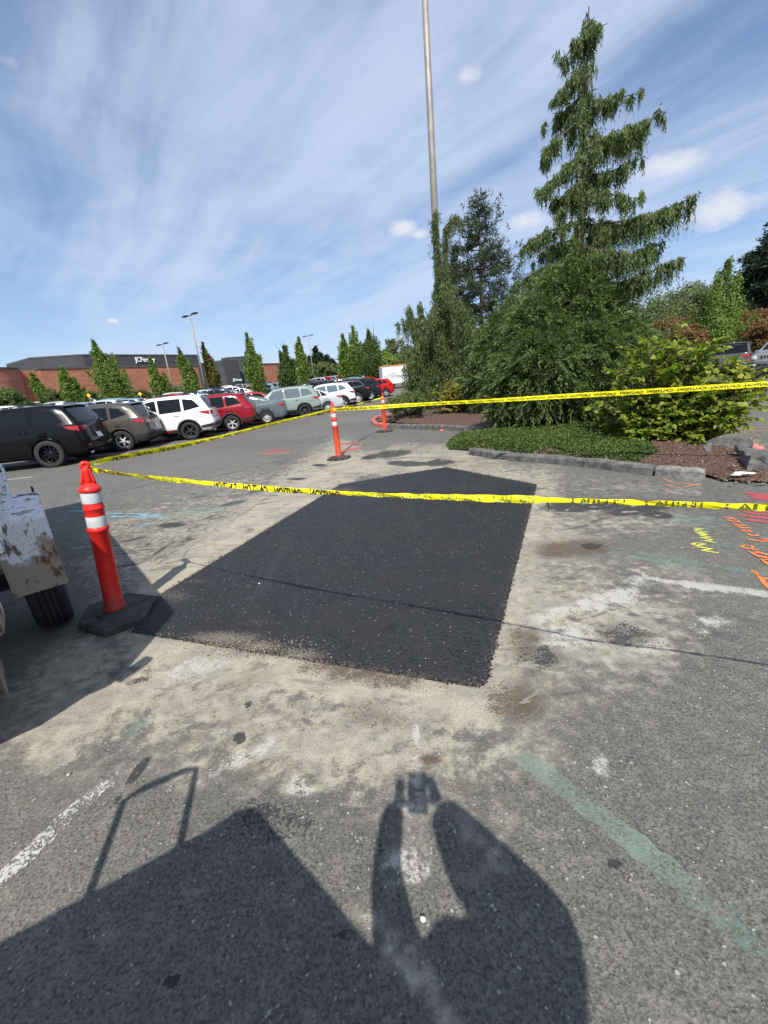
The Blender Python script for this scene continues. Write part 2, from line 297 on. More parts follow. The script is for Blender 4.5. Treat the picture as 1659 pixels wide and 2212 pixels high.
def paint_material():                                   # car paint takes the colour of each car
    m = bpy.data.materials.new('car_paint'); m.use_nodes = True; t = NT(m.node_tree); b = t.n['Principled BSDF']
    oi = t.node('ShaderNodeObjectInfo'); P = t.node('ShaderNodeTexCoord').outputs['Object']
    z = t.node('ShaderNodeSeparateXYZ', {0: P}).outputs[2]; d = t.math('MULTIPLY', t.ramp(z, 0.55, 0.25, 0, 0.06), t.noise(P, 5, 4))
    t.l.new(t.mix(d, oi.outputs['Color'], (0.16, 0.14, 0.12, 1)), b.inputs['Base Color'])
    b.inputs['Metallic'].default_value = 0.0; b.inputs['Specular IOR Level'].default_value = 0.15; b.inputs['Roughness'].default_value = 0.22; b.inputs['Coat Weight'].default_value = 0.35; b.inputs['Coat Roughness'].default_value = 0.03; return m

M = dict(
 ground=ground_material(), patch=patch_material(), rusty=rusty_material(), brick=brick_material(), paint=paint_material(),
 glass=mat('tinted_glass', (0.006, 0.008, 0.009), 0.03, spec=0.35), clear=mat('pale_glass', (0.10, 0.13, 0.14), 0.04, spec=0.9, coat=0.6),
 tyre=mat('tyre_rubber', (0.028, 0.027, 0.026), 0.85, var=0.3, vscale=8), trim=mat('black_plastic', (0.025, 0.025, 0.026), 0.6), well=mat('wheel_well', (0.008, 0.008, 0.008), 0.95),
 rim=mat('silver_rim', (0.66, 0.66, 0.67), 0.30, 0.35), rimb=mat('black_rim', (0.02, 0.02, 0.022), 0.28, 0.6), rimg=mat('grey_rim', (0.07, 0.07, 0.072), 0.4, 0.6),
 chrome=mat('chrome', (0.75, 0.75, 0.76), 0.12, 1.0), red_lens=mat('red_lens', (0.42, 0.008, 0.012), 0.08, coat=1.0), clear_lens=mat('clear_lens', (0.55, 0.57, 0.58), 0.08, coat=1.0),
 amber=mat('amber_lens', (0.75, 0.22, 0.02), 0.1, coat=1.0), plate=mat('licence_plate', (0.45, 0.52, 0.60), 0.4, var=0.25, vscale=30), red_trim=mat('red_trim', (0.55, 0.03, 0.02), 0.4),
 orange=scuffed('delineator_orange', (0.86, 0.030, 0.022)), orange2=scuffed('delineator_orange_faded', (0.86, 0.085, 0.035)),
 reflect=scuffed('reflective_sheet', (0.66, 0.68, 0.68), .6), rubber=mat('rubber_base', (0.050, 0.047, 0.042), 0.85, var=0.5, vscale=9, bump=0.004, bscale=60),
 tape=mat('yellow_tape', (0.93, 0.83, 0.010), 0.24, spec=0.5, var=0.07, vscale=14, bump=0.003, bscale=18), ink=mat('black_ink', (0.014, 0.014, 0.012), 0.4), ink2=mat('ink_seen_through_tape', (0.10, 0.13, 0.012), 0.35), ink3=mat('pale_ink_seen_through_tape', (0.42, 0.46, 0.05), 0.35),
 kerb=mat('kerb_concrete', (0.125, 0.12, 0.11), 0.9, var=0.45, vscale=9, bump=0.01, bscale=35), kerbp=mat('broken_concrete', (0.22, 0.21, 0.185), 0.95, var=0.4, vscale=14, bump=0.02, bscale=25),
 kerbr=mat('kerb_red_paint', (0.50, 0.13, 0.12), 0.8, var=0.35, vscale=10, bump=0.006, bscale=30), pinkk=mat('kerb_pink_paint', (0.62, 0.22, 0.21), 0.8, var=0.22, vscale=9, bump=0.006, bscale=30),
 mulch=mat('bark_mulch', (0.105, 0.062, 0.042), 0.95, var=0.55, vscale=30, bump=0.03, bscale=45), chip=leaf_mat('bark_chips', (0.07, 0.035, 0.024), (0.26, 0.17, 0.12), (0.45, 0.35, 0.25), 0.0, 0.9),
 soil=mat('soil', (0.06, 0.045, 0.03), 0.95, var=0.4, vscale=12, bump=0.02, bscale=30), bark=mat('bark', (0.10, 0.075, 0.055), 0.95, var=0.4, vscale=12, bump=0.02, bscale=25), greybark=mat('grey_bark', (0.20, 0.18, 0.15), 0.95, var=0.3, vscale=10, bump=0.02, bscale=25),
 pole=mat('galvanised_pole', (0.30, 0.27, 0.23), 0.55, 0.2, var=0.15, vscale=3), dgrey=mat('charcoal_render', (0.060, 0.060, 0.066), 0.85, var=0.12, vscale=0.6), mgrey=mat('grey_soffit', (0.11, 0.11, 0.115), 0.8),
 white=mat('white_paint', (0.72, 0.72, 0.71), 0.45, var=0.06, vscale=1.2), sign=mat('sign_white', (0.80, 0.80, 0.80), 0.5), dark=mat('dark_opening', (0.012, 0.012, 0.013), 0.5), cap=mat('parapet_cap', (0.09, 0.08, 0.08), 0.7),
 yellow=mat('sign_yellow', (0.85, 0.55, 0.02), 0.5), vanp=mat('van_blue_print', (0.22, 0.25, 0.36), 0.5), orangel=mat('van_orange_rail', (0.72, 0.30, 0.06), 0.5),
 skin=mat('skin', (0.42, 0.25, 0.18), 0.5), cloth=mat('dark_cloth', (0.04, 0.045, 0.06), 0.9, var=0.2), hair=mat('hair', (0.03, 0.02, 0.015), 0.7), phone=mat('phone_glass', (0.02, 0.02, 0.022), 0.15, coat=1.0),
 litter=mat('white_litter', (0.75, 0.73, 0.66), 0.6, var=0.1), pink=mat('pink_litter', (0.75, 0.20, 0.17), 0.6), gravelp=leaf_mat('pebbles', (0.10, 0.09, 0.075), (0.42, 0.37, 0.28), (0.62, 0.56, 0.42), 0.0, 0.8), aggr=leaf_mat('asphalt_crumbs', (0.010, 0.010, 0.012), (0.035, 0.034, 0.036), (0.30, 0.26, 0.18), 0.0, 0.6),
 straw=leaf_mat('dry_grass', (0.45, 0.36, 0.15), (0.62, 0.52, 0.25), None, 0.2, 0.8),
 L_cyp=leaf_mat('cypress_foliage', (0.050, 0.088, 0.034), (0.195, 0.250, 0.080), (0.34, 0.32, 0.10), 0.30), L_cyp2=leaf_mat('weeping_cypress_foliage', (0.048, 0.078, 0.03), (0.185, 0.225, 0.078), (0.36, 0.29, 0.09), 0.30),
 L_ced=leaf_mat('cedar_foliage', (0.045, 0.082, 0.026), (0.175, 0.235, 0.074), (0.32, 0.33, 0.14), 0.28), L_pine=leaf_mat('pine_needles', (0.026, 0.047, 0.022), (0.075, 0.100, 0.045), None, 0.2),
 L_dark=leaf_mat('fir_needles', (0.014, 0.029, 0.017), (0.035, 0.055, 0.026), None, 0.15), L_horn=leaf_mat('hornbeam_leaves', (0.1, 0.16, 0.034), (0.31, 0.4, 0.095), (0.42, 0.46, 0.14), 0.4), L_hornd=leaf_mat('dark_hornbeam_leaves', (0.06, 0.1, 0.028), (0.16, 0.225, 0.06), None, 0.35),
 L_brown=leaf_mat('browning_leaves', (0.109, 0.140, 0.031), (0.22, 0.16, 0.06), (0.30, 0.14, 0.06), 0.35), L_vib=leaf_mat('viburnum_leaves', (0.15, 0.205, 0.03), (0.37, 0.42, 0.07), (0.55, 0.42, 0.08), 0.40, 0.42), L_yel=leaf_mat('yellowing_leaves', (0.192, 0.228, 0.036), (0.42, 0.32, 0.07), (0.50, 0.26, 0.12), 0.4),
 L_maple=leaf_mat('red_maple_leaves', (0.13, 0.085, 0.035), (0.3, 0.165, 0.07), (0.2, 0.22, 0.06), 0.35), L_shrub=leaf_mat('shrub_leaves', (0.055, 0.08, 0.024), (0.18, 0.21, 0.06), (0.4, 0.28, 0.06), 0.35), L_far=leaf_mat('far_leaves', (0.075, 0.1, 0.04), (0.2, 0.24, 0.09), None, 0.3),
 L_cover=leaf_mat('groundcover_leaves', (0.045, 0.08, 0.02), (0.165, 0.23, 0.058), (0.36, 0.3, 0.11), 0.35), L_olive=leaf_mat('olive_leaves', (0.120, 0.132, 0.060), (0.20, 0.20, 0.10), None, 0.35),
)
P_red = worn_paint('red_marking', (0.62, 0.09, 0.10), 0.36, 0.52, 0.85); P_or = worn_paint('orange_marking', (0.90, 0.24, 0.055), 0.30, 0.40, 0.96); P_or2 = worn_paint('thin_orange_marking', (0.75, 0.30, 0.10), 0.38, 0.52, 0.75)
P_ye = worn_paint('yellow_marking', (0.80, 0.76, 0.10), 0.30, 0.42, 0.93); P_gr = worn_paint('green_marking', (0.27, 0.36, 0.29), 0.38, 0.58, 0.60, 130.0); P_grf = worn_paint('faded_green_marking', (0.20, 0.30, 0.24), 0.42, 0.60, 0.6, 40.0)
P_wh = worn_paint('white_marking', (0.62, 0.60, 0.56), 0.50, 0.56, 0.85, 85.0); P_bl = worn_paint('blue_marking', (0.28, 0.55, 0.70), 0.42, 0.55, 0.8, 30.0); P_whf = worn_paint('stall_line_white', (0.62, 0.61, 0.58), 0.30, 0.50, 0.85, 20.0)

# ---------------------------------------------------------------- ground: one sheet, fine near the camera, reaching the horizon
def axis_coords(segs, far, growth=1.25):
    c = [segs[0][0]]
    for a, b, s in segs: c += list(np.linspace(a, b, max(2, int(round((b - a) / s)) + 1))[1:])
    s = segs[-1][2]; x = c[-1]
    while x < far: s *= growth; x += s; c.append(x)
    s = segs[0][2]; x = c[0]; pre = []
    while x > -far: s *= growth; x -= s; pre.append(x)
    return np.array(pre[::-1] + c)
gx = axis_coords([(-8, -3, 0.06), (-3, 3, 0.022), (3, 8, 0.05)], 900)
gy = axis_coords([(-1.0, 0.4, 0.05), (0.4, 4, 0.022), (4, 10, 0.04), (10, 18, 0.07)], 900)
GX, GY = np.meshgrid(gx, gy)
def pxy(X, Y):
    k = Y * _fw.y + (-CH) * _fw.z; k = np.where(k < 0.05, np.nan, k)
    return 829.5 + CF * (X * _rt.x + Y * _rt.y - CH * _rt.z) / k, 1106 - CF * (X * _up.x + Y * _up.y - CH * _up.z) / k
PX, PY = pxy(GX, GY)
def blob(L):
    r = np.zeros_like(GX)
    for cx_, cy_, rx, ry, rot, st in L:
        a = R(rot); dx, dy = PX - cx_, PY - cy_; u = (dx * math.cos(a) + dy * math.sin(a)) / rx; v = (-dx * math.sin(a) + dy * math.cos(a)) / ry
        r = np.maximum(r, st * np.exp(-np.nan_to_num(u * u + v * v, nan=99) ** 1.3 * 0.7))
    return r
def strip(L):
    r = np.zeros_like(GX)
    for ax, ay, bx, by, wd, st in L:                  # segment with half width wd
        tx, ty = bx - ax, by - ay; t = np.clip(((PX - ax) * tx + (PY - ay) * ty) / (tx * tx + ty * ty), 0, 1)
        d = np.hypot(PX - ax - t * tx, PY - ay - t * ty) / wd; r = np.maximum(r, st * np.exp(-np.nan_to_num(d, nan=99) ** 2.4))
    return r
nz = fbm(GX, GY, 1.2, 5, 3)
dust = np.maximum(strip([(715, 1045, 330, 1280, 70, 1.0), (735, 1000, 560, 1110, 55, 0.95), (400, 1230, 300, 1320, 60, 0.9), (740, 1000, 1000, 1000, 32, 0.9), (980, 1000, 1170, 1055, 40, 0.75),
   (330, 1400, 1030, 1520, 85, 0.88), (330, 1480, 100, 1590, 90, 0.72), (1160, 1060, 1060, 1490, 75, 0.72), (200, 1440, 0, 1560, 90, 0.6), (560, 1100, 250, 1240, 120, 0.5), (1000, 975, 850, 975, 20, 0.6),
   (930, 1560, 870, 1850, 50, 0.45), (430, 1560, 400, 1680, 60, 0.55), (880, 2060, 960, 2212, 40, 0.5), (780, 1950, 880, 2080, 45, 0.40), (980, 1030, 1500, 1060, 30, 0.35)]),
   blob([(700, 1600, 420, 120, 8, 0.66), (480, 1520, 260, 90, -12, 0.72), (1250, 1330, 260, 110, 12, 0.66), (1180, 1160, 130, 70, 0, 0.62), (1330, 1120, 170, 40, 3, 0.48), (1230, 1480, 200, 80, 10, 0.40), (1120, 1600, 140, 90, 20, 0.40), (300, 1150, 150, 60, -15, 0.45),
   (1400, 1250, 200, 50, 8, 0.4), (520, 1040, 160, 30, -10, 0.34), (900, 1700, 300, 100, 0, 0.35), (1060, 1800, 70, 110, 0, 0.45), (300, 1650, 250, 80, -20, 0.36), (1590, 1400, 120, 60, 0, 0.25)]))
dust = np.clip(dust * (0.70 + 0.6 * nz), 0, 1)
chalk = np.maximum(strip([(1380, 1245, 1480, 1262, 6, 0.7), (1480, 1262, 1700, 1288, 9, 0.95), (1130, 1350, 1290, 1300, 22, 0.55), (1290, 1300, 1380, 1255, 26, 0.6), (900, 1570, 905, 1700, 11, 0.6), (1062, 1690, 1070, 1840, 9, 0.55), (900, 1600, 885, 1880, 14, 0.45), (760, 1930, 960, 2212, 12, 0.4)]),
   blob([(650, 1700, 34, 30, 30, 0.55), (430, 1440, 90, 30, -15, 0.6), (520, 1640, 120, 22, -25, 0.5), (1330, 1290, 80, 30, -10, 0.7), (1370, 1390, 90, 20, 5, 0.5), (1540, 1350, 60, 22, 0, 0.5), (880, 1870, 60, 50, 0, 0.5), (1240, 1370, 90, 35, 0, 0.55), (915, 1985, 10, 8, 0, 1.0), (1000, 1992, 8, 5, 0, 0.7), (1290, 1640, 26, 50, -30, 0.5)])) * (0.7 + 0.6 * fbm(GX, GY, 3.0, 3, 9))
brown = blob([(780, 1455, 190, 26, 9, 0.75), (620, 1410, 130, 24, 10, 0.6), (1230, 1185, 100, 20, -3, 0.9), (1110, 1520, 70, 50, 10, 0.65), (930, 1640, 26, 12, 0, 1.0), (820, 1540, 90, 40, 0, 0.55), (420, 1590, 120, 16, -22, 0.5), (560, 1660, 90, 18, -20, 0.45), (1130, 1390, 40, 60, 10, 0.6), (340, 1330, 120, 40, -20, 0.45), (1000, 1700, 60, 24, 0, 0.5), (360, 1730, 90, 20, -30, 0.5), (980, 1000, 120, 12, 3, 0.5)]) * (0.6 + 0.8 * nz)
darkm = blob([(845, 981, 40, 7, -6, 1.0), (805, 986, 22, 5, -10, 1.0), (880, 1001, 42, 6, 2, 1.0), (950, 1000, 30, 7, -4, 0.95), (1270, 1092, 110, 12, -2, 0.95), (1375, 1100, 70, 12, -6, 0.85), (1310, 1085, 150, 8, 2, 0.6), (1418, 1112, 32, 7, 6, 0.9), (1275, 1180, 24, 7, 0, 0.9), (372, 1134, 30, 5, -4, 1.0), (500, 1088, 34, 4, -12, 0.7), (560, 1060, 26, 3, -10, 0.7),
   (450, 1118, 30, 3, -20, 0.5), (345, 1190, 40, 4, -35, 0.5), (290, 1165, 40, 4, -12, 0.5), (517, 1594, 11, 11, 0, 1.25), (537, 1521, 8, 7, 0, 1.0), (1328, 1866, 11, 10, 0, 1.25), (1365, 1640, 9, 7, 0, 1.1), (827, 1922, 9, 9, 0, 1.2), (738, 2020, 12, 11, 0, 1.25), (372, 2122, 14, 13, 0, 1.2), (300, 1664, 40, 9, -52, 0.95), (250, 1730, 40, 8, -45, 0.5), (300, 1470, 40, 8, -15, 0.5), (1160, 1420, 60, 30, 0, 0.5), (1340, 1370, 70, 30, 10, 0.6), (1590, 1260, 90, 30, 0, 0.3),
   (590, 1770, 130, 60, 0, 0.4), (830, 1830, 100, 30, 0, 0.35), (385, 1110, 8, 60, 0, 0.0), (640, 1035, 24, 3, 0, 0.8), (690, 1005, 18, 3, 0, 0.8)])
green = np.maximum(blob([(295, 1570, 40, 26, -20, 0.8), (430, 1100, 120, 14, -8, 0.55), (200, 1140, 60, 16, -5, 0.5), (1440, 1210, 90, 18, 8, 0.6), (1520, 1130, 60, 20, 10, 0.6), (700, 975, 120, 12, 0, 0.3), (240, 1105, 40, 10, 0, 0.5), (640, 1990, 300, 160, 0, 0.25), (1100, 2130, 200, 100, 0, 0.2)]), 0)
fleck = np.maximum(blob([(420, 1110, 260, 70, -8, 1.0), (330, 1180, 160, 50, -15, .9), (560, 1050, 200, 40, -8, .8), (250, 1080, 160, 30, 0, .5), (1250, 1110, 260, 60, 3, .7), (1350, 1330, 260, 120, 8, .6), (700, 1620, 500, 120, 5, .5), (1150, 1450, 160, 120, 0, .5), (500, 1500, 260, 90, -12, .5), (900, 960, 200, 22, 0, .6)]), 0.12)
ELV = 0.030 * np.maximum(0.0, np.minimum(260.0, np.hypot(GX, GY)) - 28)
relief = (fbm(GX, GY, 0.5, 3, 11) - 0.5) * 0.02 * np.clip((np.hypot(GX, GY) - 0.0) / 4, 0, 1) * (np.hypot(GX, GY) < 40)
V = np.stack([GX.ravel(), GY.ravel(), (ELV).ravel()], 1); nx_, ny_ = len(gx), len(gy)
ii = np.arange(ny_ - 1)[:, None] * nx_ + np.arange(nx_ - 1)[None, :]; F = np.stack([ii, ii + 1, ii + nx_ + 1, ii + nx_], -1).reshape(-1, 4)
g = np_mesh('ground', V, F, M['ground'], smooth=True, attrs=dict(dust=dust.ravel(), chalk=chalk.ravel(), brown=brown.ravel(), fleck=fleck.ravel(), dark=darkm.ravel(), green=green.ravel())); tag(g, kind='structure')

# fresh asphalt patch, slightly proud of the ground
PC = [at(352, 1281), at(283, 1366), at(420, 1390), at(1033, 1487), at(1052, 1478), at(1160, 1047), at(965, 1010), at(860, 1026), at(735, 1047)]
def inpoly(X, Y, poly):
    r = np.zeros(X.shape, bool); n = len(poly)
    for i in range(n):
        x1, y1 = poly[i][:2]; x2, y2 = poly[(i + 1) % n][:2]
        r ^= ((y1 > Y) != (y2 > Y)) & (X < (x2 - x1) * (Y - y1) / (y2 - y1 + 1e-12) + x1)
    return r
def polydist(X, Y, poly):
    r = np.full(X.shape, 99.0); n = len(poly)
    for i in range(n):
        x1, y1 = poly[i][:2]; x2, y2 = poly[(i + 1) % n][:2]; tx, ty = x2 - x1, y2 - y1
        t = np.clip(((X - x1) * tx + (Y - y1) * ty) / (tx * tx + ty * ty), 0, 1); r = np.minimum(r, np.hypot(X - x1 - t * tx, Y - y1 - t * ty))
    return r
xs = np.arange(-2.2, 2.4, 0.02); ys = np.arange(1.5, 7.3, 0.02); X, Y = np.meshgrid(xs, ys); D = polydist(X, Y, PC) * np.where(inpoly(X, Y, PC), 1, -1)
De = D + (fbm(X, Y, 14, 4, 5) - 0.5) * 0.022; inside = De > -0.0
z = 0.005 + 0.012 * np.clip(De / 0.04, 0, 1) + (fbm(X, Y, 16, 3, 8) - 0.5) * 0.006
ok = D > -.0145
ii_, jj_ = np.where(ok & (D < .0075))
for a_, b_ in zip(ii_, jj_):                              # outer grid points are pulled onto the cut edge
    bx_, bd_ = None, 9
    for (p1, p2) in zip(PC, PC[1:] + PC[:1]):
        tx, ty = p2[0] - p1[0], p2[1] - p1[1]; t = min(1, max(0, ((X[a_, b_] - p1[0]) * tx + (Y[a_, b_] - p1[1]) * ty) / (tx * tx + ty * ty))); q_ = (p1[0] + t * tx, p1[1] + t * ty); d_ = math.hypot(X[a_, b_] - q_[0], Y[a_, b_] - q_[1])
        if d_ < bd_: bd_, bx_ = d_, q_
    X[a_, b_] = bx_[0] + random.uniform(-.003, .003); Y[a_, b_] = bx_[1] + random.uniform(-.003, .003); z[a_, b_] = .004
idx = -np.ones(X.shape, int); qa = ok[:-1, :-1] & ok[1:, :-1] & ok[:-1, 1:] & ok[1:, 1:]; idx[ok] = np.arange(ok.sum())
F = np.stack([idx[:-1, :-1][qa], idx[:-1, 1:][qa], idx[1:, 1:][qa], idx[1:, :-1][qa]], 1)
px_, py_ = pxy(X, Y)
pd = np.exp(-(np.clip(De, 0, 9) / 0.10)) * 0.55
for cx_, cy_, rx, ry, st in ((480, 1385, 110, 22, 0.95), (560, 1400, 60, 14, 1.0), (640, 1420, 80, 16, 0.95), (380, 1290, 60, 26, 0.6), (560, 1350, 60, 20, 0.45), (620, 1180, 60, 40, 0.35), (880, 1300, 60, 12, 0.2), (740, 1060, 50, 10, 0.6), (1100, 1150, 40, 60, 0.25), (420, 1260, 60, 10, 0.55)):
    pd = np.maximum(pd, st * np.exp(-(((px_ - cx_) / rx) ** 2 + ((py_ - cy_) / ry) ** 2)))
pd = np.maximum(pd, 0.75 * np.exp(-np.abs(((X + 1.92) * 3.41 - (Y - 3.11) * 1.22) / 3.62) / 0.10) * (Y > 3.0))
p = np_mesh('asphalt_patch', np.stack([X[ok], Y[ok], z[ok]], 1), F, M['patch'], smooth=True, attrs=dict(dust=pd[ok])); tag(p, kind='structure')

# ---------------------------------------------------------------- painted markings: thin flat sheets on the ground
def ribbon(name, pts, wd, m, z=0.004, jit=0.12, closed=False, parent=None):
    P = [Vector((q[0], q[1])) for q in pts]
    if closed: P.append(P[0])
    S = []
    for a, b in zip(P[:-1], P[1:]):
        n = max(1, int((b - a).length / 0.03)); S += [a.lerp(b, i / n) for i in range(n)]
    S.append(P[-1]); V = []; F = []
    for i, q in enumerate(S):
        d = (S[min(i + 1, len(S) - 1)] - S[max(i - 1, 0)]).normalized(); n = Vector((-d.y, d.x)); k = wd / 2 * (1 + random.uniform(-jit, jit)); k *= 0.55 if i in (0, len(S) - 1) else 1
        V += [(q.x + n.x * k, q.y + n.y * k, z + elev(q.x, q.y)), (q.x - n.x * k, q.y - n.y * k, z + elev(q.x, q.y))]
        if i: F.append((2 * i - 2, 2 * i - 1, 2 * i + 1, 2 * i))
    return tag(np_mesh(name, V, F, m, parent), kind=None if parent else 'structure')
def strokes(name, L, wd, m, z=0.004):                    # several strokes of one painted word become one sheet
    V = []; F = []
    for k, pts in enumerate(L):
        o = ribbon('tmp', [at(*p) for p in pts], wd, m, z + 0.0003 * k, 0.2); me = o.data; b = len(V)
        V += [tuple(v.co) for v in me.vertices]; F += [tuple(b + i for i in q.vertices) for q in me.polygons]; bpy.data.objects.remove(o); bpy.data.meshes.remove(me)
    return tag(np_mesh(name, V, F, m), kind='structure')
def zA(x, y): return ((2650 + x / 4.436) * .5485, (1900 + y / 4.436) * .5485)     # crops of the photograph used while measuring
def zB(x, y): return ((1000 + x / 2.37) * .5485, (1700 + y / 2.37) * .5485)
def Z(f, *a): return [f(*q) for q in a]
strokes('painted_marking', [Z(zA, (360, 805), (545, 815), (380, 850), (600, 875), (400, 885), (610, 915), (455, 925), (665, 962), (465, 970), (690, 1005), (540, 1030), (780, 1060)), Z(zA, (420, 1060), (330, 1085), (420, 1110), (560, 1085), (420, 1060)), Z(zA, (420, 1130), (680, 1165), (510, 1195), (800, 1240))], 0.022, P_ye)
strokes('painted_marking', [Z(zA, (890, 610), (1040, 640), (1100, 655), (1000, 612)), Z(zA, (940, 660), (1180, 705), (1130, 670)), Z(zA, (1040, 725), (1150, 755), (1290, 760), (1180, 740)), Z(zA, (1090, 765), (1210, 800), (1360, 805)), Z(zA, (1175, 825), (1280, 865), (1370, 870), (1300, 835)), Z(zA, (1280, 895), (1370, 935), (1490, 938), (1450, 910)),
   Z(zA, (1300, 1000), (1560, 1040), (1780, 1035)), Z(zA, (1540, 1000), (1750, 1000)), Z(zA, (1260, 1105), (1190, 1130), (1290, 1165), (1400, 1160), (1380, 1120), (1260, 1105)), Z(zA, (1380, 1180), (1510, 1180)), Z(zA, (1330, 1220), (1500, 1305), (1700, 1330)), Z(zA, (1430, 1215), (1700, 1290)), Z(zA, (1420, 1240), (1540, 1250)), Z(zA, (1540, 1355), (1650, 1440), (1800, 1480)), Z(zA, (1590, 1360), (1780, 1370))], 0.024, P_or)
strokes('painted_marking', [Z(zA, (1370, 1545), (1440, 1580), (1540, 1690), (1660, 1830), (1760, 1930)), Z(zA, (1550, 1690), (1800, 1680))], 0.028, P_or)
strokes('painted_marking', [Z(zA, (1240, 185), (1700, 215), (1980, 230)), Z(zA, (1310, 215), (1720, 250), (2000, 262)), Z(zA, (1330, 245), (1720, 275), (2000, 290)), Z(zA, (1370, 275), (1700, 310), (2000, 330)), Z(zA, (1150, 490), (1500, 510), (1900, 520)), Z(zA, (1230, 520), (1600, 570), (1950, 580)), Z(zA, (1100, 575), (1400, 610), (1700, 640), (1980, 650)), Z(zA, (1280, 655), (1500, 690), (1900, 725))], 0.055, P_red)
strokes('painted_marking', [Z(zA, (-160, -60), (30, 20), (170, 10), (300, 35), (500, 75)), Z(zA, (-150, 50), (60, 90), (180, 92), (330, 55), (470, 20), (500, 40))], 0.022, P_or2)
strokes('painted_marking', [[(1118, 1630), (1180, 1672), (1270, 1745), (1380, 1830), (1470, 1905), (1530, 1962)]], 0.086, P_gr)
strokes('painted_marking', [[(1535, 1955), (1600, 2015), (1700, 2090), (1800, 2170)]], 0.09, P_grf)
strokes('painted_marking', [[(-30, 1925), (60, 1850), (150, 1760), (260, 1672)]], 0.075, P_wh)
strokes('painted_marking', [[(1320, 1185), (1420, 1205), (1659, 1245)], [(1540, 1130), (1500, 1160), (1560, 1180), (1659, 1190)]], 0.06, P_grf)
strokes('painted_marking', [Z(zB, (420, 155), (580, 170), (730, 190)), Z(zB, (420, 155), (620, 95)), Z(zB, (590, 165), (740, 115)), Z(zB, (800, 180), (910, 135)), Z(zB, (1000, 205), (1190, 140)), Z(zB, (1180, 130), (1550, 80))], 0.07, P_grf)
strokes('painted_marking', [Z(zB, (630, 88), (760, 92), (870, 100))], 0.06, P_wh)
strokes('painted_marking', [Z(zB, (100, 195), (200, 170), (310, 158)), Z(zB, (140, 190), (250, 182), (300, 168)), Z(zB, (790, 110), (900, 108), (990, 115)), Z(zB, (800, 125), (900, 120), (980, 122)), Z(zB, (810, 185), (900, 165), (1040, 152)), Z(zB, (800, 200), (890, 180), (980, 150)), Z(zB, (690, 235), (830, 220))], 0.10, P_red)
strokes('painted_marking', [Z(zB, (45, 208), (200, 210), (340, 202)), Z(zB, (120, 198), (320, 195))], 0.06, P_or2)
strokes('painted_marking', [[(150, 1104), (193, 1105)], [(225, 1109), (285, 1110), (350, 1112)], [(240, 1116), (330, 1118)], [(300, 1113), (355, 1117), (345, 1121)], [(300, 1140), (325, 1130)]], 0.05, P_bl)
strokes('painted_marking', [[(1568, 929), (1620, 926), (1700, 923)], [(1560, 935), (1640, 930), (1700, 931)]], 0.035, P_or2)
strokes('painted_marking', [[(170, 1140), (205, 1135)], [(330, 1083), (500, 1060)], [(640, 1020), (740, 1000)]], 0.12, P_grf)
for a, b in (((-2.3, 7.5), (0.6, 14.8)), ):               # tar-sealed cracks across the aisle
    pass
crk = mat('tar_seal', (0.032, 0.032, 0.034), 0.55)
for L in ([(395, 1047), (470, 1030), (560, 1005), (660, 985)], [(560, 985), (700, 955), (800, 925)], [(760, 935), (690, 945), (700, 955)], [(205, 1075), (330, 1045), (430, 1026)], [(1182, 1082), (1186, 1100)]):
    ribbon('crack', [at(*q) for q in L], 0.018, crk, 0.0035, 0.5)
# stall lines of the car park beyond the aisle
ROWD = Vector((0.311, 0.950)); ROWN = Vector((0.950, -0.311))      # along the row, and out of the row towards the aisle
for k in range(-2, 14):
    q = Vector((-9.2, 10.6)) + ROWD * (2.62 * k) - ROWD * 0.0
    ribbon('stall_line', [q + Vector((.988, .156)) * 0.3, q - Vector((.988, .156)) * 4.8], 0.10, P_whf, 0.004)

# ---------------------------------------------------------------- planting beds
def poly_surface(name, poly, m, step, hfun, attrs=None, clipjit=0.0):
    xs = np.arange(min(p[0] for p in poly) - .1, max(p[0] for p in poly) + .1, step); ys = np.arange(min(p[1] for p in poly) - .1, max(p[1] for p in poly) + .1, step)
    X, Y = np.meshgrid(xs, ys); D = polydist(X, Y, poly) * np.where(inpoly(X, Y, poly), 1, -1) + (fbm(X, Y, 4, 3, 2) - .5) * clipjit; ok = D > 0; Zv = hfun(X, Y, D)
    idx = -np.ones(X.shape, int); idx[ok] = np.arange(ok.sum()); qa = ok[:-1, :-1] & ok[1:, :-1] & ok[:-1, 1:] & ok[1:, 1:]
    F = np.stack([idx[:-1, :-1][qa], idx[:-1, 1:][qa], idx[1:, 1:][qa], idx[1:, :-1][qa]], 1)
    return tag(np_mesh(name, np.stack([X[ok], Y[ok], Zv[ok]], 1), F, m, smooth=True), kind='structure')
bedh = lambda X, Y, D: 0.02 + 0.10 * np.clip(D / 0.25, 0, 1) + 0.12 * np.clip(D / 1.6, 0, 1) + (fbm(X, Y, 5, 4, 21) - 0.5) * 0.05
FAR = [at(808, 912), at(852, 897), (1.4, 20.5), (2.8, 24.5), (7.5, 22.5), (8.2, 14.2), (6.3, 11.4), at(1080, 935), at(950, 922)]
NEAR = [at(968, 962), at(975, 950), at(1060, 935), (6.3, 11.4), (8.4, 11.0), (6.75, 8.6), at(1562, 951), at(1640, 985), at(1668, 1000), (5.3, 4.45), (4.45, 4.28), at(1560, 1042), at(1520, 1032), at(1415, 1017), at(1280, 1002), at(1130, 988), at(1020, 974), at(975, 972)]
poly_surface('bark_mulch_bed', FAR, M['mulch'], 0.06, bedh); poly_surface('bark_mulch_bed', NEAR, M['mulch'], 0.04, bedh)
def bed_h(x, y, poly): 
    X = np.atleast_1d(np.asarray(x, float)); Y = np.atleast_1d(np.asarray(y, float)); D = polydist(X, Y, poly) * np.where(inpoly(X, Y, poly), 1, -1); return bedh(X, Y, np.maximum(D, 0))
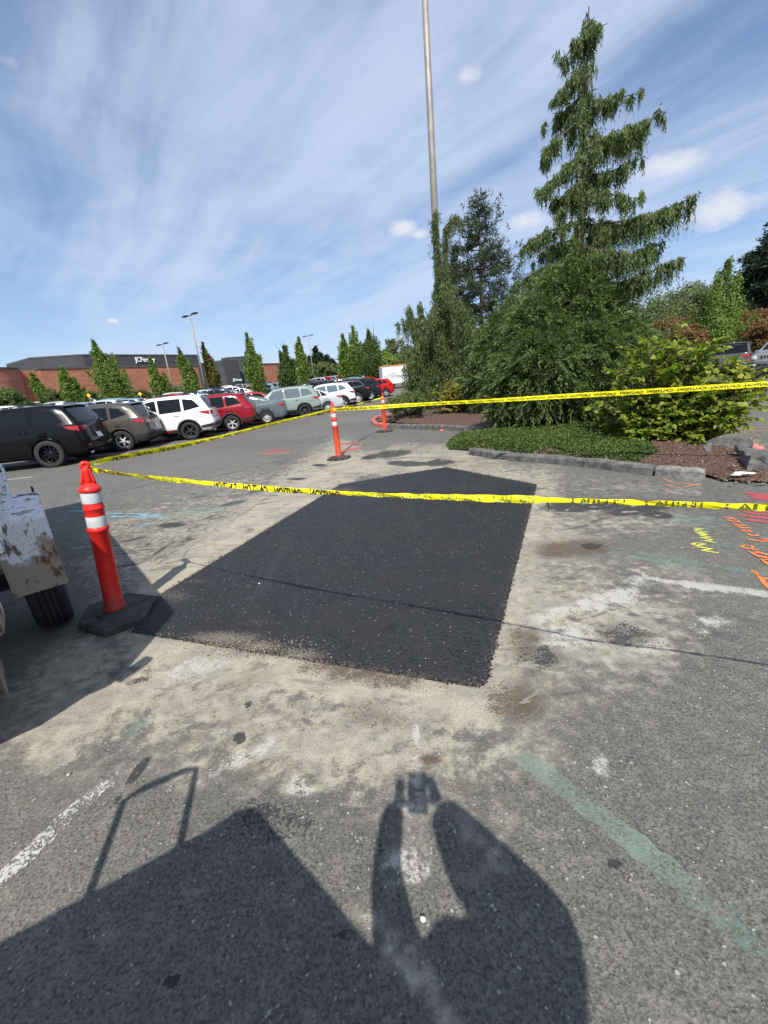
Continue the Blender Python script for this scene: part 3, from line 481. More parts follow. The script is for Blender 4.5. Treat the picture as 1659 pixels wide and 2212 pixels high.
def scatter_in(poly, n, cond=None):
    xs = [p[0] for p in poly]; ys = [p[1] for p in poly]; X = rng.uniform(min(xs), max(xs), n * 4); Y = rng.uniform(min(ys), max(ys), n * 4); k = inpoly(X, Y, poly)
    if cond is not None: k &= cond(X, Y)
    return X[k][:n], Y[k][:n]
def unit(v): return v / np.maximum(np.linalg.norm(v, axis=-1, keepdims=True), 1e-9)
def leaf_arrays(P, D, N, L, W, mid=0.45):               # diamond leaves: base P, direction D, side = D x N
    D = unit(D); S = unit(np.cross(D, N)); L = np.broadcast_to(np.asarray(L, float), (len(P),))[:, None]; W = np.broadcast_to(np.asarray(W, float), (len(P),))[:, None]
    return np.stack([P, P + D * L * mid + S * W / 2, P + D * L, P + D * L * mid - S * W / 2], 1)
def leaf_object(name, Q, tint, m, parent=None, kind=None):
    n = len(Q); o = np_mesh(name, Q.reshape(-1, 3), np.arange(n * 4).reshape(n, 4), m, parent, attrs=dict(tint=np.repeat(np.clip(tint, 0, 1), 4)))
    return tag(o, kind=kind)
def rand_dirs(n): return unit(rng.normal(size=(n, 3)))
for poly, n, nm in ((FAR, 5000, 'bark_chips'), (NEAR, 16000, 'bark_chips')):
    X, Y = scatter_in(poly, n); Zc = bed_h(X, Y, poly) + 0.004; P = np.stack([X, Y, Zc], 1); D = rand_dirs(len(X)); D[:, 2] *= 0.25; N = rand_dirs(len(X)) * 0.4 + [0, 0, 1]
    leaf_object(nm, leaf_arrays(P, D, N, rng.uniform(.02, .075, len(X)), rng.uniform(.008, .025, len(X))), rng.random(len(X)) ** 1.3, M['chip'], kind='stuff')
# green ground cover at the mouth of the near bed
COV = [at(965, 963), at(978, 948), at(1060, 940), (4.8, 10.2), (4.7, 7.4), at(1420, 1000), at(1365, 1012), at(1280, 1003), at(1130, 989), at(1020, 975), at(972, 972)]
X, Y = scatter_in(COV, 60000); kk = fbm(X, Y, 2.4, 3, 77) + 0.35 * rng.random(len(X)) > 0.50; X, Y = X[kk], Y[kk]; D_ = polydist(X, Y, COV); Zc = bed_h(X, Y, NEAR) + (0.008 + 0.040 * np.clip(D_ / 0.2, 0, 1) * (0.35 + 0.9 * fbm(X, Y, 3.2, 3, 31))) * rng.random(len(X)) ** 0.5
D = rand_dirs(len(X)) * [1, 1, .5] + [0, 0, .25]; N = rand_dirs(len(X)) * .8 + [0, 0, 1]; n3 = fbm(X, Y, 1.5, 3, 41)
leaf_object('ground_cover', leaf_arrays(np.stack([X, Y, Zc], 1), D, N, rng.uniform(.025, .06, len(X)), rng.uniform(.015, .035, len(X))), 0.5 * rng.random(len(X)) + 0.7 * (n3 - .3) + (rng.random(len(X)) < .03) * 1, M['L_cover'], kind='stuff')
# dry straw blown against the pink kerb
c0, c1 = at(1530, 942), at(1600, 975); n = 1500; t_ = rng.random(n); P = np.stack([c0.x + (c1.x - c0.x) * t_ + rng.normal(0, .28, n), c0.y + (c1.y - c0.y) * t_ + rng.normal(0, .22, n), np.full(n, .01) + rng.random(n) * .03 + 0.0], 1)
k = ~inpoly(P[:, 0], P[:, 1], NEAR); P[:, 2] += np.where(k, 0, 0.12); D = rand_dirs(n) * [1, 1, .1]
leaf_object('dry_grass_litter', leaf_arrays(P, D, rand_dirs(n) * .3 + [0, 0, 1], rng.uniform(.05, .16, n), .007), rng.random(n), M['straw'], kind='stuff')

# loose stones
def pebbles(name, P, s, m, tint):
    n = len(P); base = np.array([[1, 0, 0], [0, 1, 0], [-1, 0, 0], [0, -1, 0], [0, 0, 1], [0, 0, -1.]]); ang = rng.random(n) * 6.28; c, sn = np.cos(ang), np.sin(ang)
    B = base[None] * s[:, None, None] * rng.uniform(.6, 1.2, (n, 6, 1)) * [1, .75, .6]; Xr_ = B[..., 0] * c[:, None] - B[..., 1] * sn[:, None]; Yr_ = B[..., 0] * sn[:, None] + B[..., 1] * c[:, None]
    V = np.stack([Xr_, Yr_, B[..., 2]], -1) + P[:, None, :]; T = np.array([(0, 1, 4), (1, 2, 4), (2, 3, 4), (3, 0, 4), (1, 0, 5), (2, 1, 5), (3, 2, 5), (0, 3, 5)])
    F = (T[None] + (np.arange(n) * 6)[:, None, None]).reshape(-1, 3); return tag(np_mesh(name, V.reshape(-1, 3), F, m, attrs=dict(tint=np.repeat(tint, 6))), kind='stuff')
def along(poly, n, spread, inner=0.0):
    seg = [(Vector(a[:2]), Vector(b[:2])) for a, b in zip(poly, poly[1:] + poly[:1])]; Ls = np.array([(b - a).length for a, b in seg]); ch = rng.choice(len(seg), n, p=Ls / Ls.sum()); t = rng.random(n)
    A = np.array([seg[i][0] for i in ch]); B = np.array([seg[i][1] for i in ch]); return A + (B - A) * t[:, None] + rng.normal(0, spread, (n, 2))
q = along([tuple(p[:2]) for p in PC], 900, 0.007); s = rng.uniform(.003, .009, len(q)); pebbles('asphalt_crumbs', np.column_stack([q, s * .4 + .012]), s, M['aggr'], rng.random(len(q)) * .93)
ins = np.column_stack([rng.uniform(-2.1, 2.3, 30000), rng.uniform(1.6, 7, 30000)]); k = inpoly(ins[:, 0], ins[:, 1], [tuple(p[:2]) for p in PC]) & (ins[:, 1] < 5.2); ins = ins[k]; s = rng.uniform(.003, .0085, len(ins))
pebbles('surface_aggregate', np.column_stack([ins, np.full(len(ins), .0165)]), s, M['aggr'], np.where(rng.random(len(ins)) < .006, 1.0, rng.random(len(ins)) * .88))
X, Y = np.array([]), np.array([]); q = np.array([[at(u, v).x, at(u, v).y] for u, v in zip(rng.normal(560, 75, 700), rng.normal(1402, 12, 700) )]); s = rng.uniform(.003, .007, len(q)); pebbles('spilled_gravel', np.column_stack([q, np.full(len(q), .0175)]), s, M['gravelp'], rng.random(len(q)))
q = np.column_stack([rng.uniform(-2.6, 2.6, 5200), rng.uniform(.45, 5.5, 5200)]); k = ~inpoly(q[:, 0], q[:, 1], [tuple(p[:2]) for p in PC]); q = q[k]; s = rng.uniform(.0015, .0055, len(q)) * (1 + (rng.random(len(q)) < .02) * 1.2); pebbles('loose_grit', np.column_stack([q, s * .3]), s, M['gravelp'], rng.random(len(q)))

# ---------------------------------------------------------------- kerbs
def kerb_stone(pts, wd, h, m, parent, z0=-0.02, endbreak=False):
    S = []
    for a, b in zip(pts[:-1], pts[1:]):
        n = max(2, int((b - a).length / 0.08)); S += [a.lerp(b, i / n) for i in range(n)]
    S.append(pts[-1]); V = []; F = []; prof = [(-wd / 2, z0), (-wd / 2, h * .72), (-wd * .40, h * .93), (-wd * .22, h), (wd * .30, h), (wd * .46, h * .92), (wd / 2, h * .7), (wd / 2, z0)]; n = len(prof)
    for i, q in enumerate(S):
        d = (S[min(i + 1, len(S) - 1)] - S[max(i - 1, 0)]); d = Vector((d.x, d.y)).normalized(); s = Vector((-d.y, d.x)); shr = 1 - (0.10 if i in (0, len(S) - 1) else 0)
        for u, zz_ in prof:
            j = (random.uniform(-1, 1) * .006) if zz_ > 0 else 0; V.append((q.x + s.x * (u + j) * shr, q.y + s.y * (u + j) * shr, zz_ * (shr if zz_ > 0 else 1) + j))
        if i: F += [((i - 1) * n + k, (i - 1) * n + k + 1, i * n + k + 1, i * n + k) for k in range(n - 1)]
    F += [tuple(range(n)), tuple(reversed(range((len(S) - 1) * n, len(S) * n)))]
    me = bpy.data.meshes.new('kerb_stone'); me.from_pydata(V, [], F); me.materials.append(m); me.update(); return link(bpy.data.objects.new('kerb_stone', me), parent)
def kerb(pts, cuts, h, mats_, wd=0.16):
    root = tag(empty('kerb'), kind='structure'); Ls = [0]
    for a, b in zip(pts[:-1], pts[1:]): Ls.append(Ls[-1] + (b - a).length)
    def pt(s):
        for i in range(len(Ls) - 1):
            if s <= Ls[i + 1] + 1e-9: return pts[i].lerp(pts[i + 1], (s - Ls[i]) / (Ls[i + 1] - Ls[i]))
        return pts[-1]
    T = Ls[-1]; cuts = [c * T for c in cuts]
    for i, (a, b) in enumerate(zip(cuts[:-1], cuts[1:])):
        kerb_stone([pt(a + .006)] + [pt(s) for s in Ls if a + .05 < s < b - .05] + [pt(b - .006)], wd, h * random.uniform(.97, 1.03), mats_[i % len(mats_)] if i < len(mats_) else mats_[-1], root)
    return root
V3 = lambda x, y: Vector((x, y, 0))
kerb([at(1018, 981), at(1070, 989), at(1130, 996), at(1200, 1001), at(1285, 1010), at(1365, 1020), at(1415, 1026)], (0, .36, .70, 1), 0.13, [M['kerb']])
kerb([at(1419, 1027), at(1470, 1033), at(1522, 1037)], (0, 1), 0.14, [M['kerbp']])
kerb([at(850, 899), at(815, 906), at(806, 913), at(812, 921), at(840, 925)], (0, .5, 1), 0.15, [M['kerbr']])
kerb([at(840, 925), at(900, 927), at(980, 930), at(1048, 934)], (0, .36, .7, 1), 0.15, [M['kerb']])
kerb([V3(6.75, 8.6), at(1562, 951), at(1640, 988)], (0, .45, 1), 0.13, [M['pinkk']])
kerb([V3(1.4, 20.5), at(852, 897)], (0, .5, 1), 0.15, [M['kerb']])
def rock(name, loc, size, m, label, cat, group=None, rz=0.0, seed=1, tilt=0.0, sub=3, cutz=-.35):
    bm = bmesh.new(); bmesh.ops.create_icosphere(bm, subdivisions=sub, radius=1); r = random.Random(seed); pl = [(Vector((r.gauss(0, 1), r.gauss(0, 1), r.gauss(0, .8))).normalized(), r.uniform(.60, .85)) for _ in range(9)]
    for v in bm.verts:
        c = v.co.copy()
        for n_, d_ in pl:
            k = c.dot(n_)
            if k > d_: c -= n_ * (k - d_)
        c += c.normalized() * (math.sin(c.x * 9 + seed) * math.cos(c.y * 11) * .025 + math.sin(c.z * 23 + c.x * 17) * .012); c.z = max(c.z, cutz); v.co = Vector((c.x * size[0], c.y * size[1], (c.z - cutz) * size[2]))
    me = bpy.data.meshes.new(name); bm.to_mesh(me); bm.free(); me.materials.append(m); o = bpy.data.objects.new(name, me); o.location = loc; o.rotation_euler = (tilt, 0, rz); return tag(link(o), label, cat, group)

# ---------------------------------------------------------------- delineator posts
def delineator(base, top, poly, om, label, rz=0.0):
    root = empty('delineator_post', base, 0, label, 'delineator', 'orange delineator posts holding the caution tape')
    top = Vector(top); ax = (top - Vector(base)).normalized(); Ml = Vector((0, 0, 1)).rotation_difference(ax).to_matrix()
    b = MB(); n = len(poly); b.add([(x, y, 0.0) for x, y in poly] + [(x, y, .042) for x, y in poly] + [(x * .90, y * .90, .056) for x, y in poly],
        [tuple(reversed(range(n)))] + [(i, (i + 1) % n, n + (i + 1) % n, n + i) for i in range(n)] + [(n + i, n + (i + 1) % n, 2 * n + (i + 1) % n, 2 * n + i) for i in range(n)] + [tuple(range(2 * n, 3 * n))])
    ba = b.build('rubber_base', M['rubber'], root)
    b = MB(); b.lathe([(.122, .054), (.122, .062), (.108, .063), (.106, .060), (.088, .060), (.086, .067), (.066, .067)], 40, M=Ml); b.build('collar_ring', M['rubber'], ba)
    b = MB(); b.lathe([(.072, .06), (.072, .085), (.062, .105), (.061, .30), (.0605, .685), (.066, .69), (.068, .705), (.066, .717), (.0595, .722), (.0595, .80), (.060, .845), (.0645, .85), (.0645, .862), (.060, .868), (.0595, .9), (.0595, .972), (.0665, .976), (.068, .986), (.067, .994), (.060, 1.006), (.040, 1.022), (.030, 1.03), (.020, 1.035)], 40, M=Ml); b.build('post', om, root)
    for z0, z1 in ((.724, .800), (.896, .970)):
        b = MB(); b.lathe([(.0612, z0), (.0616, z0 + .002), (.0616, z1 - .002), (.0612, z1)], 40, M=Ml, cap=False); b.build('reflective_band', M['reflect'], root)
    b = MB(); Mz = Ml @ Matrix.Rotation(rz, 3, 'Z')
    b.tube([Mz @ Vector((0, 0, 1.02)), Mz @ Vector((0, 0, 1.06)), Mz @ Vector((0, 0, 1.115)), Mz @ Vector((0, 0, 1.14))], [.026, .020, .017, .017], 14)
    for s in (-1, 1):
        b.tube([Mz @ Vector((s * .036, 0, 1.018)), Mz @ Vector((s * .030, 0, 1.055)), Mz @ Vector((s * .019, 0, 1.11)), Mz @ Vector((s * .018, 0, 1.135))], [.011, .011, .009, .009], 10)
    ring = [Mz @ Vector((.022 * math.cos(a), 0, 1.152 + .020 * math.sin(a))) for a in np.linspace(0, 2 * math.pi, 15)]; b.tube(ring, .0125, 10, cap=False)
    b.box(Mz @ Vector((0, .0, 1.152)), (.028, .012, .012), M=Mz); b.build('grip', om, root)
    return root
def hexbase(rot, a=.29, b_=.20):
    P = [(-.12, -.20), (.12, -.20), (.29, 0.0), (.12, .20), (-.12, .20), (-.29, 0.0)]; c, s = math.cos(rot), math.sin(rot); return [(x * a / .29 * c - y * b_ / .20 * s, x * a / .29 * s + y * b_ / .20 * c) for x, y in P]
B1 = Vector((-2.09, 2.80, 0)); T1 = at(182, 1000, 1.165)
pl1 = [(-2.27, 2.64), (-1.99, 2.50), (-1.80, 2.66), (-1.86, 2.99), (-2.16, 3.10), (-2.38, 2.93)]
delineator(B1, T1, [(x - B1.x, y - B1.y) for x, y in pl1], M['orange'], 'bright red orange delineator post nearest the camera, beside the rusty trailer fender', R(35))
B2 = at(733, 992); T2 = over(717.5, 876, B2); delineator(B2, B2 + (T2 - B2), hexbase(R(20), .27, .19), M['orange2'], 'middle orange delineator post standing alone on the open asphalt beyond the dark patch', R(10))
B3 = at(831, 933); T3 = over(826, 851, B3); delineator(B3, B3 + (T3 - B3), hexbase(R(5), .27, .19), M['orange2'], 'farthest orange delineator post in front of the red tipped kerb', R(60))

# ---------------------------------------------------------------- caution tape
_fc = bpy.data.curves.new('f', 'FONT'); _fc.body = 'CAUTION'; _fc.offset = 0.025; _fo = bpy.data.objects.new('f', _fc); COL.objects.link(_fo)
bpy.context.view_layer.update(); _fm = bpy.data.meshes.new_from_object(_fo.evaluated_get(bpy.context.evaluated_depsgraph_get()))
GV = np.array([v.co[:2] for v in _fm.vertices]); GF = [tuple(p.vertices) for p in _fm.polygons]; GV[:, 0] -= GV[:, 0].min(); GW = GV[:, 0].max(); GV[:, 0] /= GW; GV[:, 1] = (GV[:, 1] - GV[:, 1].min()) / (GV[:, 1].max() - GV[:, 1].min()) * 2 - 1
bpy.data.objects.remove(_fo)
def tape(ctrl, wfun, tfun, label, words, cat='caution tape', fold=0.35):
    """ctrl: 3-D points; wfun(t): width; tfun(t): twist angle; words: list of (t0, t1, material, mirrored, vshift, vscale, length, gap)"""
    P = [Vector(p) for p in ctrl]; T = [0]
    for a, b in zip(P[:-1], P[1:]): T.append(T[-1] + (b - a).length)
    Lt = T[-1]
    def c(s):
        s = min(max(s, 0), Lt); i = max(k for k in range(len(T) - 1) if T[k] <= s + 1e-9); f = (s - T[i]) / (T[i + 1] - T[i])
        p0 = P[max(i - 1, 0)]; p1 = P[i]; p2 = P[i + 1]; p3 = P[min(i + 2, len(P) - 1)]
        return 0.5 * ((2 * p1) + (p2 - p0) * f + (2 * p0 - 5 * p1 + 4 * p2 - p3) * f * f + (3 * p1 - p0 - 3 * p2 + p3) * f ** 3)
    def frame(s):
        o = c(s); d = (c(s + .01) - c(s - .01)).normalized(); n = Vector((d.y, -d.x, 0)).normalized()
        if n.y > 0: n = -n
        u = d.cross(n); u = u if u.z > 0 else -u; a = tfun(s / Lt); return o, u * math.cos(a) + n * math.sin(a), n * math.cos(a) - u * math.sin(a)
    def pt(s, v, off=0.0):
        o, u, n = frame(s); w_ = wfun(s / Lt); rip = .0030 * math.sin(s * 31 + v * 2.0) * math.sin(s * 7.3) + .0016 * math.sin(s * 83 + v * 5)
        return o + u * (v * w_ / 2 + .0012 * math.sin(s * 53) * v) + n * (rip + fold * w_ * .5 * (1 - abs(v)) * 0.5 + off)
    root = empty('caution_tape', P[0], 0, label, cat, 'yellow caution tape strung between the posts'); inv = -P[0]
    n = int(Lt / .02); m = 6; V = [pt(Lt * i / n, -1 + 2 * j / m) + inv for i in range(n + 1) for j in range(m + 1)]
    F = [(i * (m + 1) + j, i * (m + 1) + j + 1, (i + 1) * (m + 1) + j + 1, (i + 1) * (m + 1) + j) for i in range(n) for j in range(m)]
    np_mesh('tape_strip', [tuple(v) for v in V], F, M['tape'], root, smooth=True)
    for (t0, t1, mt, mir, vs, vsc, ln, gap) in words:
        s = t0 * Lt
        while s + ln < t1 * Lt:
            b = 0; WV = []; WF = []
            for x, y in GV:
                x_ = 1 - x if mir else x; v = max(-.97, min(.97, y * vsc + vs)); WV.append(tuple(pt(s + x_ * ln, v, .0030) + inv))
            WF += [tuple(b + i for i in f) for f in GF]; s += ln + gap
            me = bpy.data.meshes.new('lettering'); me.from_pydata(WV, [], WF); me.materials.append(mt); me.update(); link(bpy.data.objects.new('lettering', me), root)
    return root
A0 = at(183, 1006, 1.13)
def mid(a, b, px, zz_): return at(px[0], px[1], zz_)
T2c = over(719, 884, B2); T3c = over(826, 859, B3)
tape([A0, at(246, 990, 1.115), at(384, 964, 1.085), at(483, 942, 1.065), at(582, 917, 1.06), at(655, 899.5, 1.075), T2c], lambda t: .036 + .010 * math.sin(t * 9) ** 2, lambda t: .25 * math.sin(t * 14), 'long yellow caution tape running from the nearest post away to the middle post', [(0.02, .42, M['ink'], False, -.55, 1.0, .20, .075), (.44, .97, M['ink2'], False, -.75, .45, .20, .12)])
tape([at(183, 1011, 1.125), at(225, 1018, 1.10), at(310, 1030, 1.08), at(430, 1042, 1.06), at(600, 1057, 1.04), at(800, 1068, 1.03), at(1000, 1075, 1.035), at(1150, 1079, 1.04), at(1300, 1083, 1.045), at(1450, 1088, 1.05), at(1659, 1096, 1.055), (1.62, .88, 1.06), (2.7, .30, 1.09)],
     lambda t: .030 if t < .2 else (.024 + .005 * math.sin(t * 26)) if t < .55 else .0185 + .002 * math.sin(t * 30), lambda t: .5 * math.sin(t * 17) if t < .3 else .15 * math.sin(t * 21), 'bunched yellow caution tape crossing in front of the dark asphalt patch to the right edge',
     [(0.005, .09, M['ink'], True, -.3, 1.2, .085, .03), (.10, .235, M['ink3'], True, .4, 1.3, .12, .04), (.24, .39, M['ink'], True, -.75, 1.7, .165, .045), (.40, .56, M['ink3'], False, .45, 1.3, .165, .045), (.57, 1.0, M['ink2'], False, 0.0, 2.6, .165, .060)])
tape([over(721, 885, B2), at(800, 880.5, 1.085), at(900, 874, 1.075), at(1050, 866, 1.07), at(1200, 857, 1.07), at(1400, 845.5, 1.075), at(1659, 829, 1.09), at(1850, 816, 1.11)], lambda t: .060 + .006 * math.sin(t * 11), lambda t: .12 * math.sin(t * 19), 'upper yellow caution tape running from the middle post past the green shrubs', [(0.03, 1.0, M['ink'], True, 0.0, .42, .26, .045)], fold=.15)
tape([T2c, over(745, 880, (-.6, 10, 0)), over(775, 872.5, (-.3, 11.2, 0)), over(800, 866, (.0, 12.3, 0)), T3c], lambda t: .035 + .02 * math.sin(t * 3.1), lambda t: 9.5 * t, 'twisted yellow caution tape between the middle post and the farthest post', [(0.05, .95, M['ink'], False, 0, .6, .26, .05)], fold=.1)
for nm, bs, tp in (('knot', B1, A0),):
    pass
def knot(p, r, parent_label):
    b = MB(); 
    for k in range(3): b.tube([Vector(p) + Vector((r * math.cos(a), r * math.sin(a), .012 * math.sin(a * 2 + k) + (k - 1) * .012)) for a in np.linspace(0, 6.283, 15)], .006, 6, cap=False)
    for k in range(3): b.bar(Vector(p) + Vector((r, 0, 0)), Vector(p) + Vector((r + .04, -.02 + .02 * k, -.05 - .01 * k)), .012, .002)
    o = b.build('tape_knot', M['tape']); return tag(o, parent_label, 'tape knot', 'tape knots on the posts')
knot(at(186, 1008, 1.128), .026, 'yellow tape knotted round the grip of the nearest post'); knot(over(720, 884, B2), .03, 'yellow tape knotted round the grip of the middle post'); knot(over(826, 858, B3), .03, 'yellow tape knotted round the grip of the farthest post')

# ---------------------------------------------------------------- old work trailer at the left edge
tr = empty('work_trailer', (-2.66, 2.35, 0), math.atan2(-.77, .64), 'old rust streaked white work trailer standing at the left edge beside the nearest post', 'trailer')
b = MB(); prof = [(.075, .385), (.062, .86), (.045, .885), (-.80, .93), (-.86, .90), (-.90, .40), (-.885, .40), (-.845, .885), (-.80, .912), (.03, .867), (.045, .85), (.058, .385)]
n = len(prof); v0, v1 = .235, .52
b.add([(u, v0, z) for u, z in prof] + [(u, v1, z) for u, z in prof], [(i, (i + 1) % n, n + (i + 1) % n, n + i) for i in range(n)])
b.add([(.06, v1 - .002, .39), (.05, v1 - .002, .88), (-.80, v1 - .002, .92), (-.86, v1 - .002, .86), (-.86, v1 - .002, .80), (-.78, v1 - .002, .80), (-.66, v1 - .002, .845), (-.10, v1 - .002, .80), (-.01, v1 - .002, .70), (.035, v1 - .002, .39)] + [(.06, v1 + .006, .39), (.05, v1 + .006, .88), (-.80, v1 + .006, .92), (-.86, v1 + .006, .86), (-.86, v1 + .006, .80), (-.78, v1 + .006, .80), (-.66, v1 + .006, .845), (-.10, v1 + .006, .80), (-.01, v1 + .006, .70), (.035, v1 + .006, .39)],
      [tuple(range(10)), tuple(reversed(range(10, 20)))] + [(i, (i + 1) % 10, 10 + (i + 1) % 10, 10 + i) for i in range(10)])
fd = b.build('fender', M['rusty'], tr)
b = MB(); b.tube([(-.74, .5, .915), (-.75, .5, .97)], .008, 6); b.build('bolt', M['trim'], fd)
def tyre_mesh(r, wd, rimr, n=48, grooves=4):
    pr = [(rimr, -wd * .40), (r * .80, -wd * .50), (r * .95, -wd * .485), (r * .985, -wd * .42)]
    gw = wd * .78 / (grooves + 1)
    for k in range(grooves):
        yk = -wd * .39 + gw * (k + 1); pr += [(r, yk - gw * .12 - .004), (r * .972, yk - .004), (r * .972, yk + .004), (r, yk + gw * .12 + .004)]
    pr += [(r * .985, wd * .42), (r * .95, wd * .485), (r * .80, wd * .50), (rimr, wd * .40)]; return pr
Ry = Matrix.Rotation(R(90), 3, 'X')
b = MB(); b.lathe(tyre_mesh(.37, .215, .2), 56, (-.31, .385, .37), Ry, cap=True); wt = b.build('wheel', M['tyre'], tr); wt.name = 'tyre'
b = MB(); b.lathe([(.2, -.06), (.19, -.02), (.06, .0), (.05, .03), (0.001, .03)], 24, (-.31, .42, .37), Ry); b.build('rim', M['white'], tr)
b = MB(); q_ = [(-4.0, .44), (1.28, .44), (1.60, 1.22), (1.60, 2.0), (-4.0, 2.0)]; b.add([(u, -2.0, z) for u, z in q_] + [(u, 0.0, z) for u, z in q_], [tuple(reversed(range(5)))[::-1], tuple(range(5, 10))[::-1]] + [(i, 5 + i, 5 + (i + 1) % 5, (i + 1) % 5) for i in range(5)]); b.build('body', M['rusty'], tr, 0.02)
b = MB(); b.box((-1.4, -.98, .43), (5.0, 1.9, .06)); b.box((-.3, .12, .42), (.12, .3, .12)); b.build('chassis', M['trim'], tr)
for q in ((1.45, .0), (-3.9, -1.0)):
    pass
b = MB(); b.box((.66, -.185, .78), (.30, .80, .66)); b.build('tool_box', M['rusty'], tr, 0.01)
b = MB(); b.prism([(.80, .135), (.33, .10), (-.1, .0), (.3, .0)], .10, .448); b.build('gusset_plate', M['rusty'], tr)
b = MB()
def loc(p): 
    a = math.atan2(-.77, .64); d = Vector(p) - Vector((-2.66, 2.35, 0)); return Vector((d.x * math.cos(a) + d.y * math.sin(a), -d.x * math.sin(a) + d.y * math.cos(a), d.z))
for p_, q_ in (((21, 1072, .915), (7, 1016, 1.02)), ((12, 1070, .915), (0, 1024, 1.0)), ((7, 1016, 1.02), (-20, 980, 1.15)), ((14, 1044, .965), (-8, 1052, .98)), ((20, 1070, .92), (-4, 1066, .92)), ((-2, 1190, .90), (-6, 1040, 1.0))):
    b.bar(loc(at(*p_)), loc(at(*q_)), .022, .03)
b.build('side_rail', M['rusty'], tr)
# mirror on the trailer's corner: its shadow sticks out on the ground
_sh = lambda x, y, z_: loc((x + SD.x / SD.z * z_, y + SD.y / SD.z * z_, z_)); b = MB(); b.tube([_sh(-1.80, 1.90, 1.25), _sh(-1.69, 1.98, 1.25), _sh(-1.60, 2.10, 1.26)], .018, 8); b.bar(_sh(-1.63, 2.04, 1.27), _sh(-1.545, 2.21, 1.27), .07, .05); b.build('marker_bracket', M['trim'], tr)

# ---------------------------------------------------------------- unseen equipment box shaped to cast the lower left shadow, and the photographer
def sh(x, y, z_): return Vector((x + SD.x / SD.z * z_, y + SD.y / SD.z * z_, z_))      # what at height z throws the shadow that falls on (x, y)
cab = empty('shadow_caster', (-1.0, -.2, 0), 0, 'unseen equipment cabinet with a bent tube handle behind the camera, shaped to cast the lower left shadow', 'shadow_caster')
zt = 1.22; top = [sh(x, y, zt) for x, y in ((-2.3, .30), (-1.28, .84), (-.74, 1.13), (-.665, 1.185), (-.61, 1.19), (-.57, 1.165), (-.12, .72), (.02, .575), (-.5, .02), (-2.0, -.7))]
b = MB(); b.prism([(p.x + 1.0, p.y + .2) for p in top], .28, zt); b.build('cabinet', M['white'], cab, 0.012)
b = MB(); hp = [(-1.075, .93, 1.2), (-1.15, 1.26, 1.36), (-1.10, 1.305, 1.38), (-.95, 1.375, 1.38), (-.905, 1.375, 1.38), (-.895, 1.33, 1.36), (-.835, 1.06, 1.2)]; b.tube([sh(*p) + Vector((1, .2, 0)) for p in hp], .0145, 10); b.build('handle', M['trim'], cab)
for sx, sy in ((-.5, -.8), (.35, -.75), (-.6, .0)):
    b = MB(); b.lathe(tyre_mesh(.2, .12, .1, grooves=2), 28, (sx, sy, .2), Matrix.Rotation(R(90), 3, 'Y')); b.build('tyre', M['tyre'], cab)

def skin_body(name, joints, edges, mat_, parent=None, sub=2):
    me = bpy.data.meshes.new(name); me.from_pydata([j[0] for j in joints], edges, []); o = bpy.data.objects.new(name, me); COL.objects.link(o)
    o.modifiers.new('s', 'SKIN'); sv = me.skin_vertices[0].data
    for i, j in enumerate(joints): sv[i].radius = (j[1], j[2] if len(j) > 2 else j[1]); sv[i].use_root = (i == 0)
    o.modifiers.new('d', 'SUBSURF').levels = sub; bpy.context.view_layer.update()
    m2 = bpy.data.meshes.new_from_object(o.evaluated_get(bpy.context.evaluated_depsgraph_get())); bpy.data.objects.remove(o); m2.materials.clear(); m2.materials.append(mat_); m2.polygons.foreach_set('use_smooth', [True] * len(m2.polygons))
    return link(bpy.data.objects.new(name, m2), parent)
pe = empty('person', (.16, -.5, 0), 0, 'person in dark clothes standing behind the camera and holding up a phone in both hands', 'person'); O = Vector((.16, -.5, 0))
J = [((.15, -.50, .92), .15, .11), ((.15, -.50, 1.15), .155, .11), ((.15, -.49, 1.31), .165, .105), ((.12, -.49, 1.40), .13), ((.07, -.53, 1.44), .085), ((.042, -.56, 1.48), .088, .095), ((.04, -.565, 1.545), .082, .080),
     ((.315, -.46, 1.39), .085), ((.335, -.33, 1.25), .115), ((.165, -.19, 1.34), .120), ((.070, -.050, 1.44), .052), ((-.035, -.49, 1.36), .090), ((-.100, -.24, 1.16), .078), ((-.130, -.14, 1.30), .052), ((-.088, -.035, 1.45), .042),
     ((.24, -.50, .85), .10), ((.25, -.47, .48), .065), ((.26, -.52, .10), .045), ((.27, -.40, .035), .04), ((.06, -.50, .85), .10), ((.04, -.47, .48), .065), ((.03, -.52, .10), .045), ((.02, -.40, .035), .04)]
J = [(tuple(Vector(j[0]) - O),) + j[1:] for j in J]
skin_body('body', J, [(0, 1), (1, 2), (2, 3), (3, 4), (4, 5), (5, 6), (2, 7), (7, 8), (8, 9), (9, 10), (2, 11), (11, 12), (12, 13), (13, 14), (0, 15), (15, 16), (16, 17), (17, 18), (0, 19), (19, 20), (20, 21), (21, 22)], M['cloth'], pe)
